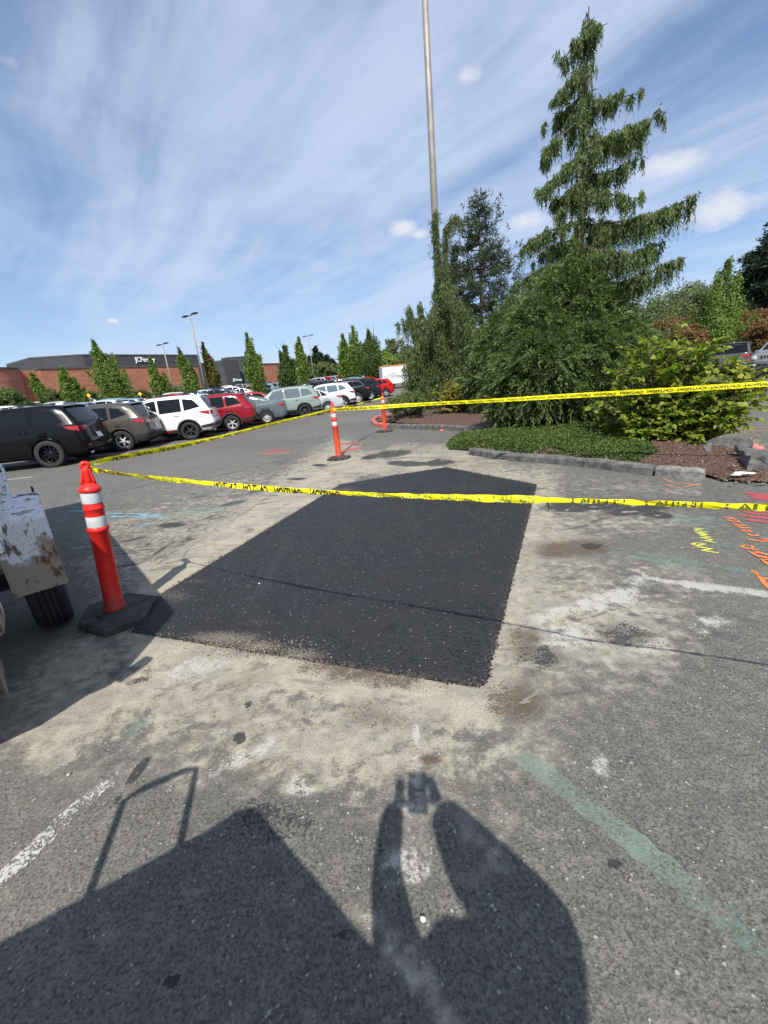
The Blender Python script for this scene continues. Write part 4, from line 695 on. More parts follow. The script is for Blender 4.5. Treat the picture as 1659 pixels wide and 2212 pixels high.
for hx, sgn in ((.062, 1), (-.072, -1)):                  # two hands closing on the phone
    w0 = Vector((hx + sgn * .010, -.050, 1.435)) - O; pal = Vector((hx, -.035, 1.475)) - O; jj = [(tuple(w0), .024, .019), (tuple(pal), .032, .016)]; ee = [(0, 1)]
    for k, (dz, ln) in enumerate(((.042, .030), (.022, .036), (.000, .034), (-.020, .026))):
        a = pal + Vector((sgn * .006, .008, dz * .8)); c1_ = a + Vector((-sgn * .008, .020, .004)); c2_ = a + Vector((-sgn * ln, .016, .006)); i = len(jj)
        jj += [(tuple(a), .010), (tuple(c1_), .009), (tuple(c2_), .008)]; ee += [(1, i), (i, i + 1), (i + 1, i + 2)]
    i = len(jj); t0 = pal + Vector((-sgn * .012, -.016, -.030)); jj += [(tuple(t0), .011), (tuple(t0 + Vector((-sgn * .022, -.006, .018))), .009), (tuple(t0 + Vector((-sgn * .030, -.004, .038))), .008)]; ee += [(1, i), (i, i + 1), (i + 1, i + 2)]
    skin_body('hand', jj, ee, M['skin'], pe, 1)
b = MB(); b.lathe([(.02, 1.645), (.06, 1.64), (.084, 1.60), (.09, 1.55), (.085, 1.51)], 20, (-.118, -.06, -.06)); b.build('hair', M['hair'], pe)
ph = MB(); Mp = Matrix.Rotation(-PITCH, 3, 'X') @ Matrix.Rotation(CROLL, 3, 'Y')
ph.box((0, -.014, 1.455), (.074, .0085, .150), M=Mp); o = ph.build('phone', M['phone'], None, .002); tag(o, 'black phone held upright in both hands of the photographer', 'phone')

# ---------------------------------------------------------------- cars
def lerp_tab(T, x):
    return float(np.interp(x, [a for a, _ in T], [b for _, b in T]))
def smooth_tab(T, lo, hi, n=120, k=3):
    X = np.linspace(lo, hi, n); Yv = np.interp(X, [a for a, _ in T], [b for _, b in T])
    for _ in range(k): Yv[1:-1] = (Yv[:-2] + 2 * Yv[1:-1] + Yv[2:]) / 4
    return list(zip(X, Yv))
KINDS = dict(
 suv=dict(L=4.62, W=1.82, H=1.73, r=.350, ro=.96, wb=2.67, zs=.30, top=[(0, 1.655), (.25, 1.70), (.9, 1.73), (1.7, 1.73), (2.35, 1.70), (2.65, 1.62), (3.38, 1.13), (3.6, 1.09), (4.2, 1.00), (4.62, .86)],
   belt=[(0, 1.14), (1.0, 1.09), (2.0, 1.05), (3.3, 1.02), (4.2, .93), (4.62, .80)], rear=[(.2, .16), (.36, .06), (.55, .0), (.66, .01), (.76, .06), (1.0, .085), (1.14, .12), (1.64, .40), (1.75, .46)],
   win=[[(2.02, 1.09), (3.02, 1.07), (2.62, 1.52), (2.06, 1.60)], [(1.12, 1.12), (1.94, 1.09), (1.98, 1.60), (1.14, 1.60)], [(.42, 1.24), (1.02, 1.13), (1.05, 1.58), (.66, 1.52)]]),
 jeep=dict(L=4.83, W=1.94, H=1.76, r=.390, ro=1.02, wb=2.91, zs=.32, top=[(0, 1.68), (.3, 1.73), (1.0, 1.76), (1.9, 1.76), (2.5, 1.72), (2.8, 1.63), (3.45, 1.20), (3.7, 1.17), (4.5, 1.08), (4.83, .95)],
   belt=[(0, 1.18), (1.0, 1.15), (2.2, 1.13), (3.4, 1.10), (4.4, 1.02), (4.83, .9)], rear=[(.2, .14), (.38, .05), (.58, .0), (.70, .01), (.84, .07), (1.1, .08), (1.18, .10), (1.66, .42), (1.78, .50)],
   win=[[(2.15, 1.17), (3.15, 1.15), (2.72, 1.56), (2.19, 1.62)], [(1.30, 1.18), (2.07, 1.17), (2.11, 1.62), (1.35, 1.62)], [(.44, 1.25), (1.20, 1.18), (1.24, 1.62), (.78, 1.58)]]),
 cross=dict(L=4.55, W=1.84, H=1.67, r=.358, ro=.93, wb=2.70, zs=.28, top=[(0, 1.56), (.3, 1.62), (1.0, 1.67), (1.8, 1.67), (2.4, 1.63), (2.7, 1.54), (3.40, 1.10), (3.6, 1.06), (4.2, .97), (4.55, .80)],
   belt=[(0, 1.12), (1.0, 1.09), (2.0, 1.04), (3.3, 1.0), (4.2, .9), (4.55, .78)], rear=[(.2, .18), (.34, .07), (.52, .0), (.64, .02), (.78, .07), (1.0, .06), (1.12, .12), (1.56, .48), (1.66, .55)],
   win=[[(1.98, 1.08), (3.02, 1.05), (2.62, 1.46), (2.02, 1.54)], [(1.20, 1.11), (1.90, 1.08), (1.94, 1.54), (1.24, 1.52)], [(.60, 1.25), (1.12, 1.13), (1.14, 1.50), (.86, 1.46)]]),
 wagon=dict(L=4.82, W=1.84, H=1.66, r=.350, ro=1.05, wb=2.74, zs=.30, top=[(0, 1.54), (.3, 1.60), (1.0, 1.65), (1.9, 1.66), (2.5, 1.62), (2.85, 1.53), (3.55, 1.07), (3.8, 1.04), (4.4, .95), (4.82, .80)],
   belt=[(0, 1.10), (1.0, 1.06), (2.0, 1.02), (3.4, .98), (4.4, .9), (4.82, .78)], rear=[(.2, .16), (.36, .06), (.55, .0), (.68, .03), (.8, .07), (1.0, .08), (1.10, .13), (1.54, .44), (1.64, .50)],
   win=[[(2.12, 1.05), (3.18, 1.02), (2.75, 1.44), (2.16, 1.53)], [(1.25, 1.08), (2.04, 1.05), (2.08, 1.53), (1.28, 1.53)], [(.52, 1.18), (1.16, 1.10), (1.19, 1.51), (.80, 1.46)]]),
 sedan=dict(L=4.66, W=1.80, H=1.45, r=.325, ro=1.02, wb=2.68, zs=.22, top=[(0, 1.06), (.35, 1.10), (.62, 1.12), (1.45, 1.40), (1.9, 1.45), (2.3, 1.45), (2.65, 1.38), (3.40, .96), (3.7, .92), (4.3, .83), (4.66, .70)],
   belt=[(0, .97), (.6, .98), (1.6, .95), (3.3, .90), (4.3, .8), (4.66, .66)], rear=[(.15, .14), (.30, .05), (.48, .0), (.62, .02), (.80, .07), (1.0, .06), (1.1, .05)],
   win=[[(2.02, .97), (3.05, .94), (2.62, 1.28), (2.06, 1.36)], [(1.38, 1.0), (1.94, .97), (1.98, 1.37), (1.52, 1.35)], [(.98, 1.05), (1.30, 1.01), (1.43, 1.33), (1.38, 1.32)]]),
 hatch=dict(L=4.2, W=1.76, H=1.50, r=.32, ro=.78, wb=2.6, zs=.24, top=[(0, 1.40), (.3, 1.46), (1.0, 1.50), (1.7, 1.50), (2.2, 1.44), (2.5, 1.36), (3.15, 1.0), (3.4, .96), (3.9, .86), (4.2, .72)],
   belt=[(0, 1.05), (1.0, 1.0), (2.0, .95), (3.1, .92), (3.9, .8), (4.2, .68)], rear=[(.2, .12), (.34, .05), (.5, .0), (.62, .03), (.8, .08), (1.05, .12), (1.4, .42), (1.5, .5)],
   win=[[(1.75, .99), (2.80, .96), (2.40, 1.31), (1.79, 1.38)], [(1.02, 1.04), (1.67, .99), (1.71, 1.38), (1.06, 1.38)], [(.55, 1.14), (.94, 1.06), (.97, 1.36), (.76, 1.32)]]))

class CarShape:
    def __init__(s, k):
        s.k = k; s.top = smooth_tab(k['top'], 0, k['L'], 160, 5); s.belt = smooth_tab(k['belt'], 0, k['L'], 80, 4); s.rear = smooth_tab(k['rear'], k['rear'][0][0], k['rear'][-1][0], 80, 4)
        L, W = k['L'], k['W']; s.wt = smooth_tab([(0, W * .435), (.12, W * .463), (.45, W * .49), (1.0, W * .5), (L - 1.2, W * .5), (L - .5, W * .48), (L - .18, W * .43), (L, W * .36)], 0, L, 160, 3)
    def Xr(s, z): return lerp_tab(s.rear, z)
    def Xf(s, z):
        k = s.k; return -abs(z - .55) ** 1.6 * .35
    def rows(s, x):
        k = s.k; zs = k['zs'] - .0; zt = lerp_tab(s.top, x); zb = min(lerp_tab(s.belt, x), zt - .03); w = lerp_tab(s.wt, x); L = k['L']
        zs2 = zs + (.10 if x < .05 or x > L - .05 else 0); h = zt - zb; yr = w * .955 - min(.34 * h, w * .30)
        return [(0, zs2), (w * .75, zs2), (w * .94, zs2 + .02), (w * .985, zs2 + .12), (w * 1.0, zs2 + .28), (w * 1.0, zb - .32 if zb - .32 > zs2 + .3 else zs2 + .32), (w * .995, zb - .14), (w * .982, zb - .05), (w * .958, zb),
                (w * .955 * .74 + yr * .26, zb + h * .25), (w * .955 * .47 + yr * .53, zb + h * .52), (w * .955 * .20 + yr * .80, zb + h * .78), (yr * .99, zb + h * .90), (yr * .93, zb + h * .955), (yr * .70, zb + h * .985), (yr * .35, zb + h * .997), (0, zt)]
    def X(s, u, z):
        k = s.k; x = u
        if u < 1.0: x = u + s.Xr(z) * (1 - u)
        if u > k['L'] - .8: x = x + s.Xf(z) * (u - k['L'] + .8) / .8
        return x
    def U(s, x, z):
        k = s.k; u = x; 
        if x < 1.0: xr = s.Xr(z); u = (x - xr) / (1 - xr)
        return max(0, min(k['L'], u))
    def side(s, x, z):                                   # half width of the flank at x, z
        r = s.rows(s.U(x, z)); r = r[2:14]; return float(np.interp(z, [q[1] for q in r], [q[0] for q in r]))
    def topz(s, x, y):
        u = x
        for _ in range(4): u = s.U(x, lerp_tab(s.top, u))
        r = s.rows(u)[9:]; r = r[::-1]; return float(np.interp(abs(y), [q[0] for q in r], [q[1] for q in r]))
    def bulge(s, y, w): return -.055 * (1 - (y / max(w, .1)) ** 2)
    def rearx(s, y, z):
        r = s.rows(0)[2:14]; w = float(np.interp(z, [q[1] for q in r], [q[0] for q in r])); return s.Xr(z) + s.bulge(min(abs(y), w), w)
    def body(s, arches=True, simple=False):
        k = s.k; L = k['L']; us = list(np.linspace(0, .3, 3 if simple else 7)) + list(np.linspace(.3, L - .3, 14 if simple else 44))[1:] + list(np.linspace(L - .3, L, 3 if simple else 6))[1:]
        V = []; F = []; nr = len(s.rows(1.0)); ring = 2 * nr - 2
        for u in us:
            r = s.rows(u); pts = [(y, z) for y, z in r] + [(-y, z) for y, z in r[-2:0:-1]]
            V += [(s.X(u, z), y, z) for y, z in pts]
        for i in range(len(us) - 1):
            for j in range(ring): F.append((i * ring + j, i * ring + (j + 1) % ring, (i + 1) * ring + (j + 1) % ring, (i + 1) * ring + j))
        for i, sg in ((0, 1), (len(us) - 1, -1)):       # rear and front faces as grids
            o = i * ring; nc = 2 if simple else 6; grid = []
            for j in range(nr):
                a = V[o + j]; bidx = (o + (ring - j) % ring)
                if j in (0, nr - 1): grid.append([o + j] * (nc + 1)); continue
                row = [o + j]
                for c in range(1, nc):
                    y = a[1] * (1 - 2 * c / nc); V.append((a[0] + (s.bulge(y, a[1]) if sg > 0 else -.9 * s.bulge(y, a[1])), y, a[2])); row.append(len(V) - 1)
                row.append(bidx); grid.append(row)
            for j in range(nr - 1):
                for c in range(nc):
                    q = [grid[j][c], grid[j][c + 1], grid[j + 1][c + 1], grid[j + 1][c]]; q2 = []
                    for v in q:
                        if v not in q2: q2.append(v)
                    if len(q2) > 2: F.append(tuple(q2 if sg > 0 else reversed(q2)))
        me = bpy.data.meshes.new('body'); me.from_pydata(V, [], F); me.polygons.foreach_set('use_smooth', [True] * len(F)); me.materials.append(M['paint'])
        bm = bmesh.new(); bm.from_mesh(me); bmesh.ops.recalc_face_normals(bm, faces=bm.faces); bm.to_mesh(me); bm.free()
        o = bpy.data.objects.new('body', me)
        if arches:
            COL.objects.link(o); b = MB(); rr = k['r'] + .065
            for x in (k['ro'], k['ro'] + k['wb']):
                for sg in (-1, 1): b.lathe([(rr, -.19), (rr, .25)], 30, (x, sg * (k['W'] / 2 - .06), k['r']), Matrix.Rotation(R(90), 3, 'X'), smooth=True)
            c = b.build('cut', M['well']); md = o.modifiers.new('b', 'BOOLEAN'); md.object = c; md.operation = 'DIFFERENCE'; md.solver = 'EXACT'; md.material_mode = 'TRANSFER'; bpy.context.view_layer.update()
            m2 = bpy.data.meshes.new_from_object(o.evaluated_get(bpy.context.evaluated_depsgraph_get())); bpy.data.objects.remove(o); bpy.data.objects.remove(c); m2.name = 'body'; o = bpy.data.objects.new('body', m2); COL.objects.link(o)
        return o
    def quad(s, q, off=.006, nx=8, nz=5, sg=1):          # patch on the flank: q = four (x, z) corners
        V = []; F = []
        for i in range(nx + 1):
            for j in range(nz + 1):
                f, g_ = i / nx, j / nz; x = (q[0][0] * (1 - f) + q[1][0] * f) * (1 - g_) + (q[3][0] * (1 - f) + q[2][0] * f) * g_; z = (q[0][1] * (1 - f) + q[1][1] * f) * (1 - g_) + (q[3][1] * (1 - f) + q[2][1] * f) * g_
                V.append((x, sg * (s.side(x, z) + off), z))
        for i in range(nx):
            for j in range(nz): a = i * (nz + 1) + j; F.append((a, a + nz + 1, a + nz + 2, a + 1) if sg < 0 else (a, a + 1, a + nz + 2, a + nz + 1))
        return V, F
    def line(s, pts, wd, off=.004, sg=1):
        V = []; F = []; S = []
        for a, b in zip(pts[:-1], pts[1:]):
            n = 6; S += [(a[0] + (b[0] - a[0]) * i / n, a[1] + (b[1] - a[1]) * i / n) for i in range(n)]
        S.append(pts[-1])
        for i, (x, z) in enumerate(S):
            a, b = S[max(i - 1, 0)], S[min(i + 1, len(S) - 1)]; d = Vector((b[0] - a[0], b[1] - a[1])).normalized()
            for t in (-1, 1): xx, z2 = x - d.y * t * wd / 2, z + d.x * t * wd / 2; V.append((xx, sg * (s.side(xx, z2) + off), z2))
            if i: F.append((2 * i - 2, 2 * i - 1, 2 * i + 1, 2 * i))
        return V, F
    def rquad(s, q, off=.008, ny=6, nz=4):               # patch on the rear: q = four (y, z) corners
        V = []; F = []
        for i in range(ny + 1):
            for j in range(nz + 1):
                f, g_ = i / ny, j / nz; y = (q[0][0] * (1 - f) + q[1][0] * f) * (1 - g_) + (q[3][0] * (1 - f) + q[2][0] * f) * g_; z = (q[0][1] * (1 - f) + q[1][1] * f) * (1 - g_) + (q[3][1] * (1 - f) + q[2][1] * f) * g_
                V.append((s.rearx(y, z) - off, y, z))
        for i in range(ny):
            for j in range(nz): a = i * (nz + 1) + j; F.append((a, a + 1, a + nz + 2, a + nz + 1))
        return V, F
    def tquad(s, q, off=.006, nx=8, ny=8):               # patch on the upper surface: q = four (x, y) corners
        V = []; F = []
        for i in range(nx + 1):
            for j in range(ny + 1):
                f, g_ = i / nx, j / ny; x = (q[0][0] * (1 - f) + q[1][0] * f) * (1 - g_) + (q[3][0] * (1 - f) + q[2][0] * f) * g_; y = (q[0][1] * (1 - f) + q[1][1] * f) * (1 - g_) + (q[3][1] * (1 - f) + q[2][1] * f) * g_
                V.append((x, y, s.topz(x, y) + off))
        for i in range(nx):
            for j in range(ny): a = i * (ny + 1) + j; F.append((a, a + 1, a + ny + 2, a + ny + 1))
        return V, F
    def arc(s, cx_, r1, r2, a0, a1, off, sg, n=22):      # wheel arch trim, outer face and a returned lip
        V = []; F = []
        for i in range(n + 1):
            a = a0 + (a1 - a0) * i / n
            for rr, o_ in ((r2, .002), (r2 - .008, off), (r1, off), (r1, -.05)):
                x = cx_ + rr * math.cos(a); z = s.k['r'] + rr * math.sin(a); V.append((x, sg * (s.side(x, max(z, s.k['zs'] + .04)) + o_), z))
            if i:
                for j in range(3): b0 = (i - 1) * 4 + j; F.append((b0, b0 + 1, b0 + 5, b0 + 4))
        return V, F

def rim_mesh(r, n, style, sg=1):
    b = MB(); Ry_ = Matrix.Rotation(R(90), 3, 'X'); f = r * .66
    b.lathe([(f + .012, -.09), (f + .014, .0), (f + .012, .012), (f - .004, .014), (f - .018, .004), (f - .02, -.09)], 36, (0, 0, 0), Ry_, cap=False)
    for i in range(n):
        a = 2 * math.pi * i / n + .3
        for da in ((-.10, .10) if style == 'twin' else (0,)):
            wd = (.017 if style == 'twin' else .030) * (5 / n) ** .35
            p0 = Vector((math.cos(a + da * .4) * r * .13, .0, math.sin(a + da * .4) * r * .13)); p1 = Vector((math.cos(a + da * 1.5) * (f - .01), 0, math.sin(a + da * 1.5) * (f - .01)))
            d = (p1 - p0).normalized(); q = Vector((-d.z, 0, d.x)); y0, y1 = .012, .004
            P = [p0 + q * wd * .8 - Vector((0, y0, 0)), p0 - q * wd * .8 - Vector((0, y0, 0)), p1 - q * wd * 1.15 - Vector((0, y1, 0)), p1 + q * wd * 1.15 - Vector((0, y1, 0))]; Q = [v + Vector((0, .035, 0)) for v in P]
            b.add(P + Q, [(0, 1, 2, 3), (7, 6, 5, 4), (0, 4, 5, 1), (1, 5, 6, 2), (2, 6, 7, 3), (3, 7, 4, 0)])
    b.lathe([(r * .17, -.03), (r * .17, .010), (r * .12, .018), (.001, .018)], 18, (0, 0, 0), Ry_)
    return b

PROTO = {}
def wheel_parts(kind, rimkey, n, style, parent, x, sg):
    k = KINDS[kind]; r = k['r']; key = (kind, rimkey, n, style)
    if key not in PROTO:
        b = MB(); b.lathe([(r * .68, -.10), (r * .80, -.112), (r * .95, -.108), (r * .99, -.09), (r, -.04), (r, .04), (r * .99, .09), (r * .95, .108), (r * .80, .112), (r * .68, .10)], 44, (0, 0, 0), Matrix.Rotation(R(90), 3, 'X'), cap=False)
        t = b.build('tyre', M['tyre']); rm = rim_mesh(r, n, style).build('rim', M[rimkey]); b = MB(); b.lathe([(r * .66, .0), (r * .66, .005)], 28, (0, .04, 0), Matrix.Rotation(R(90), 3, 'X')); h = b.build('brake_disc', M['well'])
        PROTO[key] = (t.data, rm.data, h.data); [bpy.data.objects.remove(o) for o in (t, rm, h)]
    w_ = empty('wheel', (x, sg * (k['W'] / 2 - .115), r), 0 if sg < 0 else math.pi); w_.parent = parent
    w_.rotation_euler = (0, 0.7 * x, 0 if sg < 0 else math.pi)
    for nm, me in zip(('tyre', 'rim', 'brake_disc'), PROTO[key]):
        o = bpy.data.objects.new(nm, me); link(o, w_)
    return w_

def mk(name, VF, m, parent, smooth=True):
    V, F = VF; o = MB(); o.add(V, F, smooth); return o.build(name, m, parent)
SHAPES = {k: CarShape(v) for k, v in KINDS.items()}; BODY = {}
def make_car(kind, loc_, rz, color, label, group, rim=('rim', 5, 'twin'), glass='glass', clad=True, rails=True, extras=(), cat='car', rearwheel_at=True, chrome=False, darkrear=True, scale=1.0):
    S = SHAPES[kind]; k = S.k; L, W = k['L'], k['W']; sed = kind == 'sedan'
    ca, sa = math.cos(rz), math.sin(rz)
    if rearwheel_at: lx, ly = k['ro'] * scale, (k['W'] / 2 - .0) * scale; px0 = loc_[0] - (lx * ca - ly * sa); py0 = loc_[1] - (lx * sa + ly * ca)
    else: px0, py0 = loc_[0], loc_[1]
    root = empty('parked_car', (px0, py0, elev(px0, py0)), rz, label, cat, group); root.scale = (scale,) * 3
    if kind not in BODY: o = S.body(); BODY[kind] = o.data; bpy.data.objects.remove(o)
    bo = link(bpy.data.objects.new('body', BODY[kind]), root); bo.color = (*color, 1)
    for sg in (1, -1):
        for x in (k['ro'], k['ro'] + k['wb']): wheel_parts(kind, *rim, root, x, sg)
        for i, q in enumerate(k['win']): 
            mk('window', S.quad(q, .007, sg=sg), M[glass], root)
        if chrome:
            q0, q2 = k['win'][0], k['win'][2]; mk('window_trim', S.line([q0[1], q0[2], q0[3], k['win'][1][2], q2[2], q2[3], q2[0], q2[1], q0[0], q0[1]], .022, .011, sg), M['chrome'], root)
        for wi in range(3):
            mk('door_seam', S.line([(k['win'][wi][0][0] - .04, k['win'][wi][0][1] - .01), (k['win'][wi][0][0] - .05, .85), (k['win'][wi][0][0] + (.30 if wi == 2 else .02), k['zs'] + .28 if wi < 2 else .86)], .009, .003, sg), M['well'], root)
        for wi in (0, 1):
            x = k['win'][wi][0][0] + .10; z = lerp_tab(S.belt, x) - .10; b = MB(); b.tube([(x, sg * (S.side(x, z) + .005), z), (x + .03, sg * (S.side(x, z) + .035), z + .004), (x + .17, sg * (S.side(x + .17, z) + .035), z + .008), (x + .20, sg * (S.side(x + .2, z) + .005), z + .008)], .012, 8)
            o = b.build('door_handle', M['chrome'] if chrome else M['paint'], root); o.color = (*color, 1)
        for x in (k['ro'], k['ro'] + k['wb']): 
            o = mk('wheel_arch', S.arc(x, k['r'] + .048, k['r'] + (.115 if clad else .075), R(-14), R(194), .014, sg), M['trim'] if clad else M['paint'], root); o.color = (*color, 1)
        if clad: mk('sill_trim', S.quad([(k['ro'] + k['r'] + .10, k['zs'] + .015), (k['ro'] + k['wb'] - k['r'] - .10, k['zs'] + .015), (k['ro'] + k['wb'] - k['r'] - .10, k['zs'] + .15), (k['ro'] + k['r'] + .10, k['zs'] + .15)], .012, 12, 2, sg), M['trim'], root)
        x = k['win'][0][1][0] - .12; z = k['win'][0][1][1] + .03; b = MB(); b.box((x, sg * (S.side(x, z) + .12), z + .03), (.10, .20, .14), taper=.8); o = b.build('mirror', M['paint'], root, .02); o.color = (*color, 1)
        # lamps
        zb = lerp_tab(S.belt, 0); zl0, zl1 = (zb - .22, zb - .07) if not sed else (.80, .95); wq = W * .40
        mk('tail_light', S.rquad([(sg * W * .27, zl0 + .03), (sg * W * .425, zl0), (sg * W * .43, zl1), (sg * W * .25, zl1 - .015)] if sg < 0 else [(sg * W * .425, zl0), (sg * W * .27, zl0 + .03), (sg * W * .25, zl1 - .015), (sg * W * .43, zl1)], .014), M['red_lens'], root)
        xr = S.X(0, zl1); mk('tail_light', S.quad([(xr + .005, zl0), (xr + .26, zl0 + .07), (xr + .38, zl1 + .005), (xr + .012, zl1)], .012, 6, 3, sg), M['red_lens'], root)
        mk('reflector', S.rquad([(sg * W * .33, .52), (sg * W * .42, .52), (sg * W * .42, .56), (sg * W * .33, .56)], .024), M['red_lens'], root)
        mk('headlight', S.quad([(L - .42, .72 if not kind == 'jeep' else .82), (L - .16, .72), (L - .17, .84), (L - .62, .90)], .008, 5, 3, sg), M['clear_lens'], root)
    if clad and not sed:
        mk('rear_bumper', S.rquad([(-W * .455, k['zs'] + .13), (W * .455, k['zs'] + .13), (W * .45, .58), (-W * .45, .58)], .014, 10, 4), M['trim'], root)
        for sg in (1, -1): mk('rear_bumper', S.quad([(S.Xr(.4), k['zs'] + .13), (k['ro'] - k['r'] - .10, k['zs'] + .13), (k['ro'] - k['r'] - .13, .52), (S.Xr(.58) + .005, .58)], .012, 6, 3, sg), M['trim'], root)
    if sed:
        mk('rear_window', S.tquad([(.74, -W * .36), (1.40, -W * .29), (1.40, W * .29), (.74, W * .36)]), M[glass], root)
        mk('boot_seam', S.rquad([(-W * .36, .70), (W * .36, .70), (W * .36, .71), (-W * .36, .71)], .006), M['well'], root)
    else:
        hz_ = k['H'] - .13; mk('rear_window', S.rquad([(-W * .395, zb + .03), (W * .395, zb + .03), (W * .335, hz_ - .02), (-W * .335, hz_ - .02)], .012, 8, 6), M[glass], root)
        b = MB(); xr = S.Xr(hz_); y = W * .34; b.add([(xr + .35, -y, S.topz(xr + .35, y) + .004), (xr + .35, y, S.topz(xr + .35, y) + .004), (xr - .06, y * .98, hz_ + .055), (xr - .06, -y * .98, hz_ + .055), (xr + .1, -y, hz_ - .02), (xr + .1, y, hz_ - .02), (xr + .18, 0, S.topz(xr + .35, 0) + .01), (xr - .10, 0, hz_ + .075)],
                            [(0, 6, 7, 3), (6, 1, 2, 7), (3, 7, 2, 5, 4), (4, 5, 1, 0), (0, 3, 4), (1, 5, 2)]); o = b.build('spoiler', M['paint'], root); o.color = (*color, 1)
        b = MB(); b.bar((S.rearx(.0, zb + .06) - .03, .02, zb + .06), (S.rearx(.0, zb + .12) - .03, -.34, zb + .12), .014, .02); b.build('wiper', M['trim'], root)
        mk('boot_seam', S.rquad([(-W * .37, .60), (W * .37, .60), (W * .37, .61), (-W * .37, .61)], .006), M['well'], root)
    zp = .70 if not sed else .62
    if sed: zp = .78
    b = MB(); V_, F_ = S.rquad([(-.16, zp), (.16, zp), (.16, zp + .15), (-.16, zp + .15)], .018, 3, 2); b.add(V_, F_); b.build('licence_plate', M['plate'], root)
    xt = k['top'][-4][0]; ws = [(a, z) for a, z in k['top']]; i0 = [i for i, (a, z) in enumerate(ws) if a > 2.2][1 if kind != 'hatch' else 0]
    xa, xb_ = ws[i0][0] + .02, ws[i0 + 1][0] - .06; mk('windscreen', S.tquad([(xa, -W * .30), (xb_, -W * .38), (xb_, W * .38), (xa, W * .30)]), M[glass], root)
    if rails:
        for sg in (1, -1):
            y = sg * W * .335; P = [(.62, y, S.topz(.62, y) + .0), (.72, y, S.topz(.72, y) + .045), (1.5, y, S.topz(1.5, y) + .05), (2.3, y, S.topz(2.3, y) + .045), (2.42, y, S.topz(2.42, y))]; b = MB(); b.tube(P, .015, 8); b.build('roof_rail', M['trim'] if not chrome else M['chrome'], root)
    if 'redsill' in extras: mk('sill_stripe', S.quad([(k['ro'] + k['r'] + .2, k['zs'] + .08), (k['ro'] + k['wb'] - k['r'] - .2, k['zs'] + .06), (k['ro'] + k['wb'] - k['r'] - .2, k['zs'] + .10), (k['ro'] + k['r'] + .3, k['zs'] + .12)], .018, 10, 2, 1), M['red_trim'], root)
    if 'cross' in extras:
        b = MB(); [b.bar((x, -W * .33, k['H'] + .05), (x, W * .33, k['H'] + .05), .03, .05) for x in (1.0, 1.9)]; b.build('cross_bar', M['trim'], root)
    if 'fin' in extras or not sed:
        b = MB(); x = .72; b.prism([(x, -.02), (x + .20, -.004), (x + .20, .004), (x, .02)], S.topz(x, 0) - .01, S.topz(x, 0) + .05); b.build('aerial_fin', bo.data.materials[0], root)
    if 'exhaust' in extras:
        b = MB(); b.tube([(.16, .5, .30), (.04, .5, .29)], .035, 12); b.build('exhaust', M['chrome'], root)
    b = MB(); b.box((L / 2, 0, k['zs'] + .0), (L - .7, W * .7, .12)); b.build('underside', M['well'], root)
    return root

HEAD = math.atan2(-.156, -.988)
GRP = 'cars parked nose in along the aisle beside the taped off area'
W0 = [(-9.5, 12.15), (-8.88, 14.75), (-7.35, 16.75), (-6.45, 19.15), (-5.5, 21.7), (-3.95, 24.4), (-2.85, 26.6), (-2.05, 29.2), (-1.1, 31.6), (-.15, 34.2), (1.15, 36.6)]
NEARCARS = [
 ('jeep', (.004, .004, .005), 'large glossy black SUV with black wheels at the left edge of the car row', dict(rim=('rimb', 10, 'one'), clad=False, extras=('exhaust',))),
 ('cross', (.075, .066, .060), 'brownish grey crossover with bright two tone wheels beside the black SUV', dict(rim=('rim', 5, 'twin'), clad=True, rails=False)),
 ('suv', (.78, .78, .77), 'white SUV with dark grey wheels and a red stripe on its sill', dict(rim=('rimg', 5, 'twin'), extras=('redsill', 'cross', 'exhaust'))),
 ('wagon', (.26, .010, .020), 'dark red wagon with silver spoked wheels beside the white SUV', dict(rim=('rim', 5, 'twin'), clad=True)),
 ('sedan', (.105, .135, .145), 'blue grey sedan with pale ten spoke wheels beside the red wagon', dict(rim=('rim', 10, 'one'), clad=False, rails=False, glass='clear')),
 ('suv', (.26, .32, .28), 'pale green SUV with round black and silver wheels in the car row', dict(rim=('rimg', 10, 'one'), glass='clear')),
 ('sedan', (.50, .52, .54), 'silver sedan with a slim dark red tail light beyond the pale green SUV', dict(rim=('rim', 10, 'one'), clad=False, rails=False)),
 ('cross', (.74, .75, .76), 'white crossover with black wheel arches beyond the silver sedan', dict(rim=('rim', 5, 'one'), glass='clear', rails=True)),
 ('jeep', (.010, .011, .013), 'black SUV with chrome window trim and many spoked bright wheels beyond the white crossover', dict(rim=('rim', 14, 'one'), chrome=True, clad=False)),
 ('cross', (.014, .018, .022), 'black crossover with bright wheels half hidden behind the farthest post', dict(rim=('rim', 7, 'twin'), clad=False)),
 ('hatch', (.48, .016, .012), 'bright red hatchback at the far end of the car row by the weeping tree', dict(rim=('rim', 5, 'twin'), clad=False, rails=False))]
for (kind, colr, lab, kw), p0 in zip(NEARCARS, W0): make_car(kind, p0, HEAD, colr, lab, GRP, **kw)

